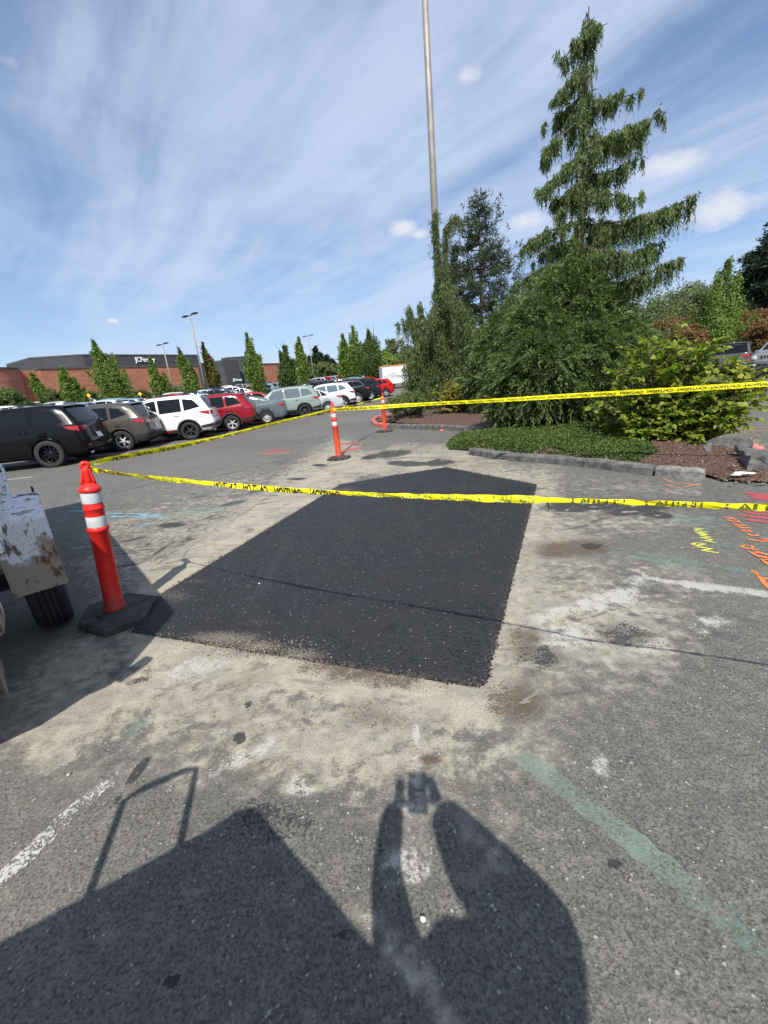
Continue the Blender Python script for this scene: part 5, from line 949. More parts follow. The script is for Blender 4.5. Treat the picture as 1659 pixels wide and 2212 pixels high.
# cars to the right beyond the shrub
def front_jeep(loc_, rz, color, label):
    r_ = make_car('suv', loc_, rz, color, label, None, rim=('rim', 5, 'twin'), clad=True, rearwheel_at=False); k = KINDS['suv']; L = k['L']; x = L - .055
    b = MB(); b.box((x + .0, 0, .80), (.10, 1.55, .34)); b.build('grille', M['pole'], r_, .03).color = (1, 1, 1, 1)
    for i in range(7): b = MB(); b.box((x + .052, -.33 + i * .11, .82), (.012, .060, .22)); b.build('grille_slot', M['well'], r_)
    for sg in (-1, 1):
        b = MB(); b.lathe([(.105, 0), (.105, .03), (.085, .05), (.001, .06)], 24, (x + .04, sg * .60, .84), Matrix.Rotation(R(90), 3, 'Y')); b.build('headlight', M['clear_lens'], r_)
        b = MB(); b.box((x - .02, sg * .82, .76), (.10, .12, .10)); b.build('indicator', M['amber'], r_, .02)
        b = MB(); b.lathe([(.06, 0), (.06, .03), (.001, .035)], 18, (x + .09, sg * .55, .52), Matrix.Rotation(R(90), 3, 'Y')); b.build('fog_light', M['clear_lens'], r_)
    b = MB(); b.box((x + .02, 0, .52), (.16, 1.7, .20)); b.build('front_bumper', M['trim'], r_, .04)
    return r_
# nose points towards the aisle on that side
jp = at(1626, 822); d_ = Vector((-.83, -.56)).normalized(); ang = math.atan2(d_.y, d_.x)
front_jeep((jp.x - d_.x * 4.75 + .9, jp.y - d_.y * 4.75 + .3), ang, (.20, .21, .215), 'grey SUV facing the camera with round headlights and a slotted grille at the right edge')
q = bearing(1560, 800, 30); make_car('suv', (q.x + .3, q.y), math.atan2(.56, .83) + .15, (.09, .10, .11), 'dark grey SUV seen from behind with lit red tail light behind the shrub tips', None, rim=('rim', 5, 'twin'), clad=True, rearwheel_at=False)
q = bearing(1540, 800, 34.5); make_car('suv', (q.x - .9, q.y + .3), math.atan2(.56, .83) + .15, (.72, .73, .74), 'white SUV seen from behind past the shrub, left of the dark grey one', None, rim=('rim', 5, 'twin'), clad=True, rearwheel_at=False)

# the far car park: simpler copies, one mesh each
SIMPLE = {}; FARC = []
def simple_car(kind):
    S = SHAPES[kind]; k = S.k; o = S.body(False, True); me = o.data; b = MB()
    V = [tuple(v.co) for v in me.vertices]; F = [tuple(p.vertices) for p in me.polygons]; mi = [0] * len(F); bpy.data.objects.remove(o)
    def addp(VF, m): 
        n = len(V); V.extend([tuple(v) for v in VF[0]]); F.extend([tuple(n + i for i in f) for f in VF[1]]); mi.extend([m] * len(VF[1]))
    for sg in (1, -1):
        for q in k['win']: addp(S.quad(q, .012, 2, 2, sg), 1)
        for x in (k['ro'], k['ro'] + k['wb']):
            t = MB(); t.lathe([(.001, .12), (k['r'] * .6, .12), (k['r'], .10), (k['r'], -.1)], 16, (x, sg * (k['W'] / 2 - .09), k['r']), Matrix.Rotation(R(90 if sg < 0 else -90), 3, 'X')); addp((t.v, t.f), 2)
    if kind == 'sedan': addp(S.tquad([(.74, -.6), (1.4, -.5), (1.4, .5), (.74, .6)], .01, 3, 3), 1)
    else: addp(S.rquad([(-.7, 1.15), (.7, 1.15), (.58, k['H'] - .14), (-.58, k['H'] - .14)], .02, 3, 2), 1)
    ws = k['top']; i0 = [i for i, (a, z) in enumerate(ws) if a > 2.2][1 if kind != 'hatch' else 0]; addp(S.tquad([(ws[i0][0], -.52), (ws[i0 + 1][0] - .05, -.68), (ws[i0 + 1][0] - .05, .68), (ws[i0][0], .52)], .012, 3, 3), 1)
    m = bpy.data.meshes.new('parked_car'); m.from_pydata(V, [], F); [m.materials.append(x) for x in (M['paint'], M['glass'], M['tyre'])]; m.polygons.foreach_set('material_index', mi); m.polygons.foreach_set('use_smooth', [x == 0 for x in mi]); return m
for kd in ('suv', 'sedan', 'wagon', 'hatch', 'cross'): SIMPLE[kd] = simple_car(kd)
CC = [('white', (.76, .76, .76)), ('white', (.72, .73, .74)), ('silver', (.45, .46, .48)), ('black', (.012, .012, .014)), ('dark grey', (.06, .065, .07)), ('pale blue', (.16, .24, .31)), ('grey', (.20, .205, .21)), ('red', (.38, .015, .015)), ('dark blue', (.02, .03, .07))]
KN = dict(suv='SUV', sedan='sedan', wagon='wagon', hatch='hatchback', cross='crossover'); rr = random.Random(5); fc = 0
for row, off in enumerate((7.4, 20.5, 26.5, 41, 47, 62, 68)):
    base = Vector(W0[0]) - ROWN * (off + (0 if row % 2 else 0)); rown = ('second', 'third', 'fourth', 'fifth', 'sixth', 'seventh', 'eighth')[row]
    n = (26, 32, 32, 34, 34, 32, 32)[row]; s0 = (1, 2, 2, 4, 4, 6, 6)[row]
    for i in range(s0, n + s0):
        if rr.random() < .13: continue
        p = base + ROWD * (2.66 * i + rr.uniform(-.15, .15)); flip = row in (0, 2, 4, 6); hd = HEAD + (math.pi if not flip else 0) + rr.uniform(-.03, .03)
        dd = math.hypot(p.x, p.y)
        if dd > 118 or p.y < 12 or p.x > 12: continue
        hd = HEAD + math.pi if row in (0, 2, 4, 6) else HEAD
        a = math.degrees(math.atan2(p.x, p.y))
        if a < -46: continue
        kd = rr.choice(['suv', 'sedan', 'cross', 'suv', 'hatch', 'wagon', 'sedan']); cn, cc = rr.choice(CC)
        o = bpy.data.objects.new('parked_car', SIMPLE[kd]); o.location = (p.x, p.y, elev(p.x, p.y)); o.rotation_euler = (0, 0, hd); o.color = (*cc, 1); link(o)
        FARC.append((o, f'{cn} {KN[kd]} in {rown} row')); tag(o, 'x', 'car', 'distant cars filling the car park'); fc += 1
from collections import Counter
tot = Counter(l for _, l in FARC); cnt = Counter(); NTH = ('first', 'second', 'third', 'fourth', 'fifth', 'sixth', 'seventh')
for o, l in FARC:
    cnt[l] += 1; o['label'] = l + (', ' + NTH[cnt[l] - 1] + ' such from left' if tot[l] > 1 else '')

# ---------------------------------------------------------------- department store
bl = Vector((-65, 88, 0)); br_ = Vector((-27, 147, 0)); wd_ = (br_ - bl).normalized(); wn = Vector((wd_.y, -wd_.x, 0)); wlen = (br_ - bl).length
store = empty('store_building', bl, math.atan2(wd_.y, wd_.x), 'long red brick department store with charcoal upper box and white lettering behind the car park', 'building')
gz = 1.0; HW = 10.05
b = MB(); b.box((wlen / 2 - .0, 15, (HW) / 2), (wlen, 30, HW)); b.build('wall', M['brick'], store)
b = MB(); b.box((wlen / 2, 15, HW + .18), (wlen + .3, 30.3, .36)); b.build('parapet_cap', M['cap'], store)
b = MB(); P = [(-10.5, 30)] + [(-10.5 + 7.0 * math.sin(a) * 1.0 - 0 , 3.4 - 6.4 * math.cos(a)) for a in np.linspace(0, math.pi / 2, 14)] + [(-3.5, 30)]
P = [(-60, 30), (-60, -3.0)] + [(-9.0 + 6.5 * math.sin(a), 3.5 - 6.5 * math.cos(a)) for a in np.linspace(0, math.pi / 2, 16)] + [(-2.5, 30)]
b.prism(P, 0, HW); b.build('curved_wall', M['brick'], store); b = MB(); b.prism([(x * 1.0, y - .12) for x, y in P], HW, HW + .3); b.build('parapet_cap', M['cap'], store)
b = MB(); b.box((-1.2, 12, HW / 2), (2.8, 20, HW)); b.build('wall', M['brick'], store)
def rel(p): d = Vector((p[0], p[1], 0)) - bl; return d.x * wd_.x + d.y * wd_.y, d.x * wd_.y * 1 - d.y * wd_.x
# upper box set back on the roof
def roofx(px, py, z_, yoff):                               # distance along the wall seen at px on a plane yoff behind the front
    d = ray(px, py); n = Vector((-wd_.y, wd_.x, 0)); o = bl + n * yoff; t = (o - Vector((0, 0, CH))).dot(n) / d.dot(n); p = Vector((0, 0, CH)) + d * t; return (p - bl).dot(wd_), p.z
xa, za = roofx(170, 766, 0, 9); xb_, zb_ = roofx(434, 769, 0, 9); HP = (za + zb_) / 2
P = [(xa - 7, 30), (xa - 7.2, 15.5), (xa - .5, 9.6), (xa + .8, 9), (xb_ - 1, 9), (xb_, 10), (xb_, 30)]
b = MB(); b.prism([(x, y) for x, y in P][::-1], HW, HP); b.build('upper_box', M['dgrey'], store)
b = MB(); b.prism([(x, y - .1) for x, y in P][::-1], HP, HP + .25); b.build('parapet_cap', M['mgrey'], store)
def lettering(txt, x, y, z_, wid, parent, ext=.12):
    c = bpy.data.curves.new('t', 'FONT'); c.body = txt; c.extrude = ext; c.offset = .02; c.space_character = .92; o = bpy.data.objects.new('t', c); COL.objects.link(o); bpy.context.view_layer.update()
    me = bpy.data.meshes.new_from_object(o.evaluated_get(bpy.context.evaluated_depsgraph_get())); bpy.data.objects.remove(o); xs = [v.co.x for v in me.vertices]; s = wid / (max(xs) - min(xs)); x0 = min(xs)
    for v in me.vertices: v.co = Vector(((v.co.x - x0) * s, -v.co.z, v.co.y * s * 1.12))
    me.materials.clear(); me.materials.append(M['sign']); o = link(bpy.data.objects.new('sign_lettering', me), parent); o.location = (x, y, z_); return o
x0, z0 = roofx(293, 782, 0, 8.8); x1, z1 = roofx(334, 774, 0, 8.8); lettering('JCPenney', x0, 8.85, z0 + .05, x1 - x0, store)
# entrance in charcoal render
e0, _ = roofx(440, 840, 0, -.5); e1, h1 = roofx(486, 783, 0, -.5); e2, _ = roofx(515, 800, 0, -4.0); e3, _ = roofx(545, 800, 0, -1)
hA = roofx(470, 783, 0, -.6)[1]; hB = roofx(490, 778, 0, -4.5)[1]; hC = roofx(520, 771, 0, -1.5)[1]
m0, _ = roofx(474, 800, 0, -4.5); m1, _ = roofx(487, 800, 0, -4.5); m2, _ = roofx(517, 800, 0, -4.5); m3, _ = roofx(548, 800, 0, -2)
b = MB(); b.prism([(e0, 1), (e0, -.6), (m0 + 1, -.6), (m0 + 1, 1)], 0, hA); b.build('entrance_wall', M['dgrey'], store)
b = MB(); P = [(m1 - .8, -4.6), (m2 - 1.0, -4.6), (m2 - 1.0, -1), (m0, 1)] + [(m0 + .3 + (m1 - m0) * (1 - math.cos(a)) * .9, -.6 - 4.0 * math.sin(a)) for a in np.linspace(0, math.pi / 2, 8)]
b.prism([(m0, 2), *[(m0 + (m1 - m0) * (1 - math.cos(a)), -.6 - 4.0 * math.sin(a)) for a in np.linspace(0, math.pi / 2, 10)], (m2, -4.6), (m2, 2)], 4.2, hB); b.build('entrance_tower', M['dgrey'], store)
b = MB(); b.box((m1 + .3, -4.3, 2.1), (1.1, 1.1, 4.2)); b.build('pier', M['dgrey'], store); b = MB(); b.box((m2 - .3, -4.3, 2.1), (.6, .6, 4.2)); b.build('pier', M['dgrey'], store)
b = MB(); b.box(((m0 + m2) / 2, -.7, 2.1), ((m2 - m0) * .96, .2, 4.1)); b.build('doorway', M['dark'], store)
b = MB(); P = [(m2 - .2, 2), (m2 - .2, -1.0)] + [(m2 + (m3 - m2) * f, -1.0 - 2.4 * math.sin(math.pi * f * .9)) for f in np.linspace(.05, 1, 12)] + [(m3, 2)]; b.prism(P, 0, hC); b.build('entrance_drum', M['dgrey'], store)
x0, z0 = roofx(504, 822.5, 0, -4.7); x1, z1 = roofx(522, 820, 0, -4.7); lettering('JCPenney', x0, -4.72, z0 - .1, x1 - x0, store)
b = MB(); b.lathe([(.28, 0), (.28, .2), (.001, .22)], 14, (m2 + (m3 - m2) * .35, -3.5, roofx(530, 838, 0, -3)[1]), Matrix.Rotation(R(90), 3, 'X')); b.build('wall_lamp', M['sign'], store)
store.location.z = 0

# ---------------------------------------------------------------- lamp posts
def lamp_post(p, h, r0, r1, label, heads=True, group='lamp posts of the car park'):
    root = empty('lamp_post', (p[0], p[1], elev(p[0], p[1])), 0, label, 'lamp post', group)
    b = MB(); b.tube([(0, 0, .6), (0, 0, h * .5), (0, 0, h)], [r0, (r0 + r1) / 2, r1], 16); b.build('pole', M['pole'], root)
    b = MB(); b.lathe([(.33, 0), (.33, .6), (.30, .65), (.001, .65)], 20); b.build('concrete_base', M['kerb'], root)
    a = math.atan2(ROWD.y, ROWD.x) + R(70)
    for s in (-1, 1):
        b = MB(); d = Vector((math.cos(a), math.sin(a), 0)) * s; b.bar((0, 0, h - .08), d * .7 + Vector((0, 0, h - .05)), .08)
        M_ = Matrix.Rotation(a, 3, 'Z'); b.box(d * 1.15 + Vector((0, 0, h - .02)), (.95, .42, .14), M=M_); b.build('lamp_head', M['trim'] if heads else M['pole'], root, 0)
    return root
p = bearing(446, 850, 62); lamp_post(p, height(412, 680, p) - elev(p.x, p.y), .13, .075, 'taller of the two distant lamp posts, right of centre of the brick store')
p = bearing(377, 855, 80); lamp_post(p, height(352, 743, p) - elev(p.x, p.y), .13, .075, 'shorter distant lamp post in front of the large store lettering')
p = bearing(681, 838, 105); lamp_post(p, 11.0, .12, .07, 'thin distant lamp post between the tree clumps right of the store')
p = bearing(958, 860, 19.6); lamp_post(p, 19.5, .165, .095, 'very tall grey lamp post rising behind the weeping cypress out of the picture')

# ---------------------------------------------------------------- foliage
def twigs(segs, rad, m, name, parent):
    b = MB()
    for pts, r0, r1 in segs: n = len(pts); b.tube(pts, [r0 + (r1 - r0) * i / (n - 1) for i in range(n)], 5, cap=False)
    return b.build(name, m, parent)
def hang_strands(P, L, rs, leaves=9, lw=.021, ll=.105, sway=.10):
    """hanging sprays: P start points, L lengths; returns leaf quads and tint"""
    n = len(P); Q = []; T = []; base = rs.random(n); dr = rs.normal(size=(n, 3)) * sway; dr[:, 2] = 0
    for k in range(leaves):
        f = (k + rs.random(n) * .8) / leaves; C = P + dr * (f * L)[:, None] + np.array([0, 0, .025]); C[:, 2] -= f * L
        D = rs.normal(size=(n, 3)) * .42; D[:, 2] -= 1.0; N = rand_dirs(n)
        Q.append(leaf_arrays(C, D, N, ll * (1.15 - .4 * f) * rs.uniform(.8, 1.3, n), lw * (1.1 - .5 * f) * rs.uniform(.8, 1.3, n), .4)); T.append(base * .65 + rs.random(n) * .28 + .04)
    return np.concatenate(Q), np.concatenate(T)

def bez(a, b, c, n=14): 
    t = np.linspace(0, 1, n)[:, None]; a, b, c = (np.array(v, float) for v in (a, b, c)); return (1 - t) ** 2 * a + 2 * t * (1 - t) * b + t * t * c

def weeping_branch(path, rs, dens, lmin, lmax, side=.10, upto=1.0):
    """foliage along a branch: short side sprays carrying hanging strands"""
    seg = np.linalg.norm(np.diff(path, axis=0), axis=1); T = np.concatenate([[0], np.cumsum(seg)]); Lt = T[-1]; n = max(6, int(dens * Lt)); ncl = max(4, int(Lt * 11)); cs = np.sort((np.arange(ncl) + rs.random(ncl)) / ncl) ** .92 * Lt * upto; cl = rs.integers(0, ncl, n); cL = .45 + .95 * rs.random(ncl) ** .8; coff = rs.normal(size=(ncl, 3)) * [side, side, side * .3]; s = np.clip(cs[cl] + rs.normal(0, .018, n), 0, Lt)
    P = np.stack([np.interp(s, T, path[:, i]) for i in range(3)], 1); P += coff[cl] + rs.normal(size=(n, 3)) * .020 + [0, 0, .02]; f = s / Lt
    L = rs.uniform(lmin, lmax, n) * (1.0 - .62 * np.clip(f - .25, 0, 1)) * cL[cl] * (.8 + .4 * rs.random(n)); return P, L

def nootka(base, H, label, right_tips, left_tips, seed, trunk_top, extra=40, group=None, dens=95, crown_r=1.5, skirt=0.0):
    rs = np.random.default_rng(seed); root = empty('weeping_cypress', tuple(base), 0, label, 'tree', group); base = np.array(base); tt = np.array(trunk_top)
    view = np.array([base[0], base[1], 0]); view = view / np.linalg.norm(view)
    tr_path = bez(base * 0, (tt - base) * [0.2, .2, .55], tt - base, 24); b = MB(); b.tube([tuple(v) for v in tr_path], [max(.012, .13 * (1 - i / 23) ** .9) for i in range(24)], 10); b.build('trunk', M['bark'], root)
    PP, LL, segs = [], [], []
    def trunk_at(z): return np.array([np.interp(z, tr_path[:, 2], tr_path[:, i]) for i in range(3)])
    for (z0, tip, sag, dn, lm) in right_tips + left_tips:
        a = trunk_at(z0); c = np.array(tip) - base; mid_ = (a + c) / 2 + np.array([0, 0, sag]); pth = bez(a, mid_, c, 16); segs.append(([tuple(v) for v in pth], .035 * min(1, np.linalg.norm(c - a) / 1.6), .006))
        P_, L_ = weeping_branch(pth, rs, dens * dn, lm * .45, lm, .07); PP.append(P_); LL.append(L_)
        # side branchlets make the branch a broad plume
        for k in range(int(7 * np.linalg.norm(c - a))):
            f = rs.uniform(.15, .85); o = pth[int(f * 15)]; d = np.cross((c - a) / np.linalg.norm(c - a), [0, 0, 1]) * rs.choice([-1, 1]) * rs.uniform(.10, .26) + (c - a) / np.linalg.norm(c - a) * rs.uniform(.05, .25); p2 = bez(o, o + d * .6 + [0, 0, .03], o + d + [0, 0, -.10], 6)
            segs.append(([tuple(v) for v in p2], .010, .004)); P_, L_ = weeping_branch(p2, rs, dens * .8, lm * .3, lm * .8, .04); PP.append(P_); LL.append(L_)
    for k in range(extra):                                # branches all round the trunk
        z0 = (tt[2] - base[2]) * (rs.uniform(.10, .985) ** .9); az = rs.uniform(0, 2 * math.pi); rel_ = 1 - z0 / (tt[2] - base[2]); ln = (.14 + crown_r * rel_ ** .85) * rs.uniform(.45, 1.05); a = trunk_at(z0); d = np.array([math.cos(az), math.sin(az), 0])
        c = a + d * ln + [0, 0, -ln * rs.uniform(.35, .85)]; pth = bez(a, a + d * ln * .62 + [0, 0, ln * rs.uniform(.05, .25)], c, 12); segs.append(([tuple(v) for v in pth], .022, .004)); P_, L_ = weeping_branch(pth, rs, dens * .95, .16, .5, .07); PP.append(P_); LL.append(L_)
    n = int(80 * (tt[2] - base[2])); z_ = rs.uniform(.12, .99, n) * (tt[2] - base[2]); P_ = np.array([trunk_at(q) for q in z_]) + rs.normal(size=(n, 3)) * .085; PP.append(P_); LL.append(rs.uniform(.15, .42, n))
    twigs(segs, 0, M['bark'], 'branches', root); P_ = np.concatenate(PP); L_ = np.concatenate(LL); Q, T = hang_strands(P_, L_, rs); return root, Q, T

# ---- the tall weeping cypress
TB = bearing(1240, 880, 11.4); TB.z = 0.18
hv = Vector((TB.x, TB.y, 0)).normalized()
def onplane(px, py, fwd=0.0):                              # point seen at (px, py) in the upright plane through the trunk (fwd: towards the camera)
    d = ray(px, py); o = Vector((TB.x, TB.y, 0)) - hv * fwd; t = o.dot(hv) / d.dot(hv); return tuple(Vector((0, 0, CH)) + d * t)
top_ = onplane(1272, 14)
RT = [(93, (1312, 51), .10, 1.1, .30, .2), (232, (1378, 202), .02, 1.0, .42, .1), (310, (1436, 240), -.16, 1.2, .62, .5), (295, (1385, 300), -.10, 1.2, .62, -.3), (382, (1392, 337), -.16, 1.2, .60, .2), (418, (1378, 430), .05, 1.2, .6, .5), (505, (1517, 415), -.22, 1.5, .85, .6), (490, (1440, 455), -.10, 1.3, .85, -.3), (590, (1442, 520), -.05, 1.1, .70, .3), (655, (1485, 556), .05, 1.3, .80, .3), (640, (1420, 600), .1, 1.1, .7, -.3), (540, (1390, 560), .1, 1.2, .8, .8)]
LF = [(75, (1212, 140), .12, 1.1, .42, .2), (150, (1202, 212), .12, 1.1, .42, .3), (205, (1190, 280), .14, 1.1, .45, -.2), (262, (1166, 350), .22, 1.25, .5, .2), (340, (1165, 420), .18, 1.2, .5, .3), (415, (1185, 450), .16, 1.1, .5, -.3), (480, (1128, 535), .16, 1.2, .6, .3), (560, (1102, 628), .30, 1.3, .65, .2), (590, (1150, 640), .28, 1.2, .7, .6), (520, (1160, 560), .2, 1.2, .6, -.4)]
def hz_at(py): return onplane(1240 + (600 - py) * .045, py)[2] - TB.z
conv = lambda Ls: [(hz_at(y0), onplane(px, py, fw), sag, dn, lm) for (y0, (px, py), sag, dn, lm, fw) in Ls]
root, Q, T = nootka(tuple(TB), 8, 'tall weeping cypress with long upswept side branches rising above the dense cedar', conv(RT), conv(LF), 3, top_, extra=34, dens=98, crown_r=.80)
leaf_object('crown', Q, T, M['L_cyp'], root)

# ---- the second weeping cypress by the pole
T2B = bearing(950, 872, 18.2); hv2 = Vector((T2B.x, T2B.y, 0)).normalized()
def on2(px, py, fwd=0.0):
    d = ray(px, py); o = Vector((T2B.x, T2B.y, 0)) - hv2 * fwd; t = o.dot(hv2) / d.dot(hv2); return np.array(Vector((0, 0, CH)) + d * t)
root = empty('weeping_cypress', tuple(T2B), 0, 'ragged weeping cypress with drooping curtains in front of the very tall lamp post', 'tree'); rs = np.random.default_rng(11); o2 = np.array(T2B)
PP, LL, segs = [], [], []
stems = [[(950, 880), (952, 700), (946, 560), (937, 470), (941, 452)], [(952, 872), (968, 700), (960, 580), (962, 490), (985, 462), (995, 478)], [(925, 880), (905, 760), (890, 690), (882, 658)], [(930, 880), (918, 760), (912, 690), (906, 652)], [(975, 880), (1000, 760), (1010, 700)]]
for i, st in enumerate(stems):
    fw = (0, .3, .5, -.4, .2)[i]; pts = [on2(x, y, fw) - o2 for x, y in st]; segs.append(([tuple(p_) for p_ in pts], .07 if i < 2 else .04, .008)); path = np.array(pts); seg = np.linalg.norm(np.diff(path, axis=0), axis=1); TT = np.concatenate([[0], np.cumsum(seg)]); n = int(105 * TT[-1]); s = rs.random(n) * TT[-1]; P_ = np.stack([np.interp(s, TT, path[:, k]) for k in range(3)], 1) + rs.normal(size=(n, 3)) * [.065, .065, .05]; PP.append(P_); LL.append(rs.uniform(.25, .95, n) * (1.1 - .5 * s / TT[-1]))
tips = [((950, 690), (1040, 735)), ((950, 650), (1010, 690)), ((945, 700), (900, 760)), ((960, 760), (1050, 800)), ((950, 640), (985, 650)), ((935, 760), (880, 780)), ((930, 700), (885, 700)), ((955, 720), (1030, 770)), ((940, 800), (878, 830)), ((965, 800), (1030, 830)), ((950, 660), (925, 690)), ((955, 610), (940, 645)), ((960, 590), (972, 630)), ((940, 730), (960, 740)), ((910, 740), (880, 800)), ((1000, 760), (1055, 850))]
for (ax_, ay_), (bx, by) in tips * 3:
    a = on2(ax_, ay_, rs.uniform(-.6, .8)) - o2; c = on2(bx + rs.normal(0, 9), by + rs.normal(0, 14), rs.uniform(-1.0, 1.4)) - o2; pth = bez(a, (a + c) / 2 + [0, 0, .35], c, 10); segs.append(([tuple(v) for v in pth], .02, .005)); P_, L_ = weeping_branch(pth, rs, 75, .35, 1.25, .12); PP.append(P_); LL.append(L_ * 1.25)
n = 2900; th = rs.uniform(0, 6.283, n); zt_ = rs.random(n); rad = (1.7 - 1.45 * zt_) * np.sqrt(rs.uniform(.35, 1, n)); P_ = np.stack([rad * np.cos(th) + .15, rad * np.sin(th) * .9, .75 + zt_ * 2.7], 1); PP.append(P_); LL.append(rs.uniform(.4, 1.0, n))
for k in range(40):                                        # low boughs trailing to the kerb on the left
    a = on2(900, 850, rs.uniform(.4, 2.2)) - o2; c = on2(rs.uniform(838, 905), rs.uniform(868, 905), 0) - o2; c = a + (c - a) * .0 + np.array([rs.uniform(-1.3, .1), rs.uniform(-1.9, .4), rs.uniform(-.5, -.1)]); pth = bez(a, (a + c) / 2 + [0, 0, .2], c, 8); P_, L_ = weeping_branch(pth, rs, 45, .15, .45, .1); P_[:, 2] = np.maximum(P_[:, 2], .35); PP.append(P_); LL.append(np.minimum(L_, P_[:, 2] - .12))
twigs(segs, 0, M['bark'], 'stems', root); P_ = np.concatenate(PP); L_ = np.concatenate(LL); L_ = np.minimum(L_, np.maximum(P_[:, 2] - .1, .08)); Q, T = hang_strands(P_, L_, rs, 8, .032, .15, .08); leaf_object('crown', Q, T * .96 + (rs.random(len(T)) < .012) * .5, M['L_cyp2'], root)

# ---- dense cedar in front: flat fans of foliage
def fan_tree(name, base, blobs, nfan, seed, label, fsize=.20, m='L_ced', nleaf=9, lw=.026):
    rs = np.random.default_rng(seed); root = empty(name, tuple(base), 0, label, 'tree'); base = np.array(base)
    b = MB(); hmax = max(q[2] + q[5] for q in blobs); b.tube([(0, 0, 0), (.03, 0, hmax * .45), (0, .05, hmax * .85)], [.10, .07, .02], 8); b.build('trunk', M['bark'], root)
    vols = np.array([q[3] * q[4] * q[5] for q in blobs]) ** .67; Qs, Ts = [], []; cnt = (nfan * vols / vols.sum()).astype(int)
    allb = [(np.array(q[:3]), np.array(q[3:6])) for q in blobs]
    for (c, r), n in zip(allb, cnt):
        d = rand_dirs(n); d[:, 2] = d[:, 2] * .95 + .05; rad = rs.uniform(.70, 1.10, n) ** .6; lum = .82 + .20 * np.sin(d[:, 0] * 7 + seed) * np.cos(d[:, 1] * 8 + d[:, 2] * 9) + .12 * np.sin(d[:, 2] * 17 + d[:, 0] * 11) ; P = c + d * r * (rad * lum)[:, None]; k = P[:, 2] > .10
        for c2, r2 in allb:
            if c2 is not c: k &= (((P - c2) / r2) ** 2).sum(1) > .62
        P = P[k]; d = unit(d[k] * r[::1] / r.max()); n = len(P); ax = unit(d * [1, 1, .45] + rs.normal(size=(n, 3)) * .35 + [0, 0, -.12]); nrm = unit(rs.normal(size=(n, 3)) * .75 + [0, 0, .7]); sd = unit(np.cross(ax, nrm)); nrm = np.cross(sd, ax); tb = rs.random(n); sz = fsize * rs.uniform(.6, 1.35, n)
        sz = sz * np.where(rs.random(n) < .25, 1.5, 1.0)
        for kf in range(nleaf):                           # a fan: leaflets spreading left and right of its axis, drooping at the tip
            f = kf / (nleaf - 1); sgn = 1 if kf % 2 else -1; o = P + ax * (f * sz)[:, None] + np.array([0, 0, -1]) * (f * f * sz * .40)[:, None]; D = ax * (.75 + .5 * f) + sd * (sgn * (1.15 - f) * 1.15) + [0, 0, -.25 * (.4 + f)] + rs.normal(size=(n, 3)) * .3
            Qs.append(leaf_arrays(o, D, nrm + rs.normal(size=(n, 3)) * .3, sz * .46 * rs.uniform(.7, 1.2, n), lw * 1.2 * rs.uniform(.8, 1.4, n) * (sz / fsize), .4)); Ts.append(tb * .50 + .22 * f + rs.random(n) * .24)
    leaf_object('crown', np.concatenate(Qs), np.concatenate(Ts), M[m], root); 
    b = MB()                                               # inner dark mass of twigs
    for k in range(260):
        c, r = allb[rs.integers(len(allb))]; d = rs.normal(size=3); d /= np.linalg.norm(d); e = c + d * r * .85
        if e[2] < .1: continue
        b.tube([(0 + d[0] * .05, d[1] * .05, max(.1, e[2] * .6)), tuple((e + [0, 0, e[2] * .6]) / 2), tuple(e)], [.014, .010, .005], 4, cap=False)
    b.build('branches', M['bark'], root); return root
CB = bearing(1195, 900, 10.6); CB = Vector((CB.x, CB.y, .12))
fan_tree('dense_cedar', CB, [(0, 0, .85, 1.10, 1.1, .95), (-.40, -.35, 1.25, .80, .8, 1.05), (.55, .0, 1.35, 1.0, 1.0, 1.15), (-.35, .2, 2.10, .62, .65, .85), (.70, .35, 2.35, .72, .75, .95), (1.45, .3, 1.25, .85, .9, 1.20), (.62, .5, 3.0, .45, .5, .70), (-.90, .2, .95, .60, .7, .90), (1.30, .9, 2.15, .58, .6, .85), (.12, .4, 2.75, .42, .45, .60), (.9, -.5, .8, .7, .6, .75)], 44000, 21, 'broad dense green cedar in front of the tall weeping cypress trunk', fsize=.155, lw=.0150, nleaf=9)
s2 = bearing(1080, 860, 14.5); fan_tree('dense_cedar', (s2.x, s2.y, .15), [(0, 0, 1.5, .9, .9, 1.5), (.5, .2, 2.3, .7, .7, 1.2), (-.3, .2, 1.0, .8, .8, .9)], 8000, 22, 'narrow green cedar between the weeping cypress and the dense cedar', fsize=.17, lw=.020)

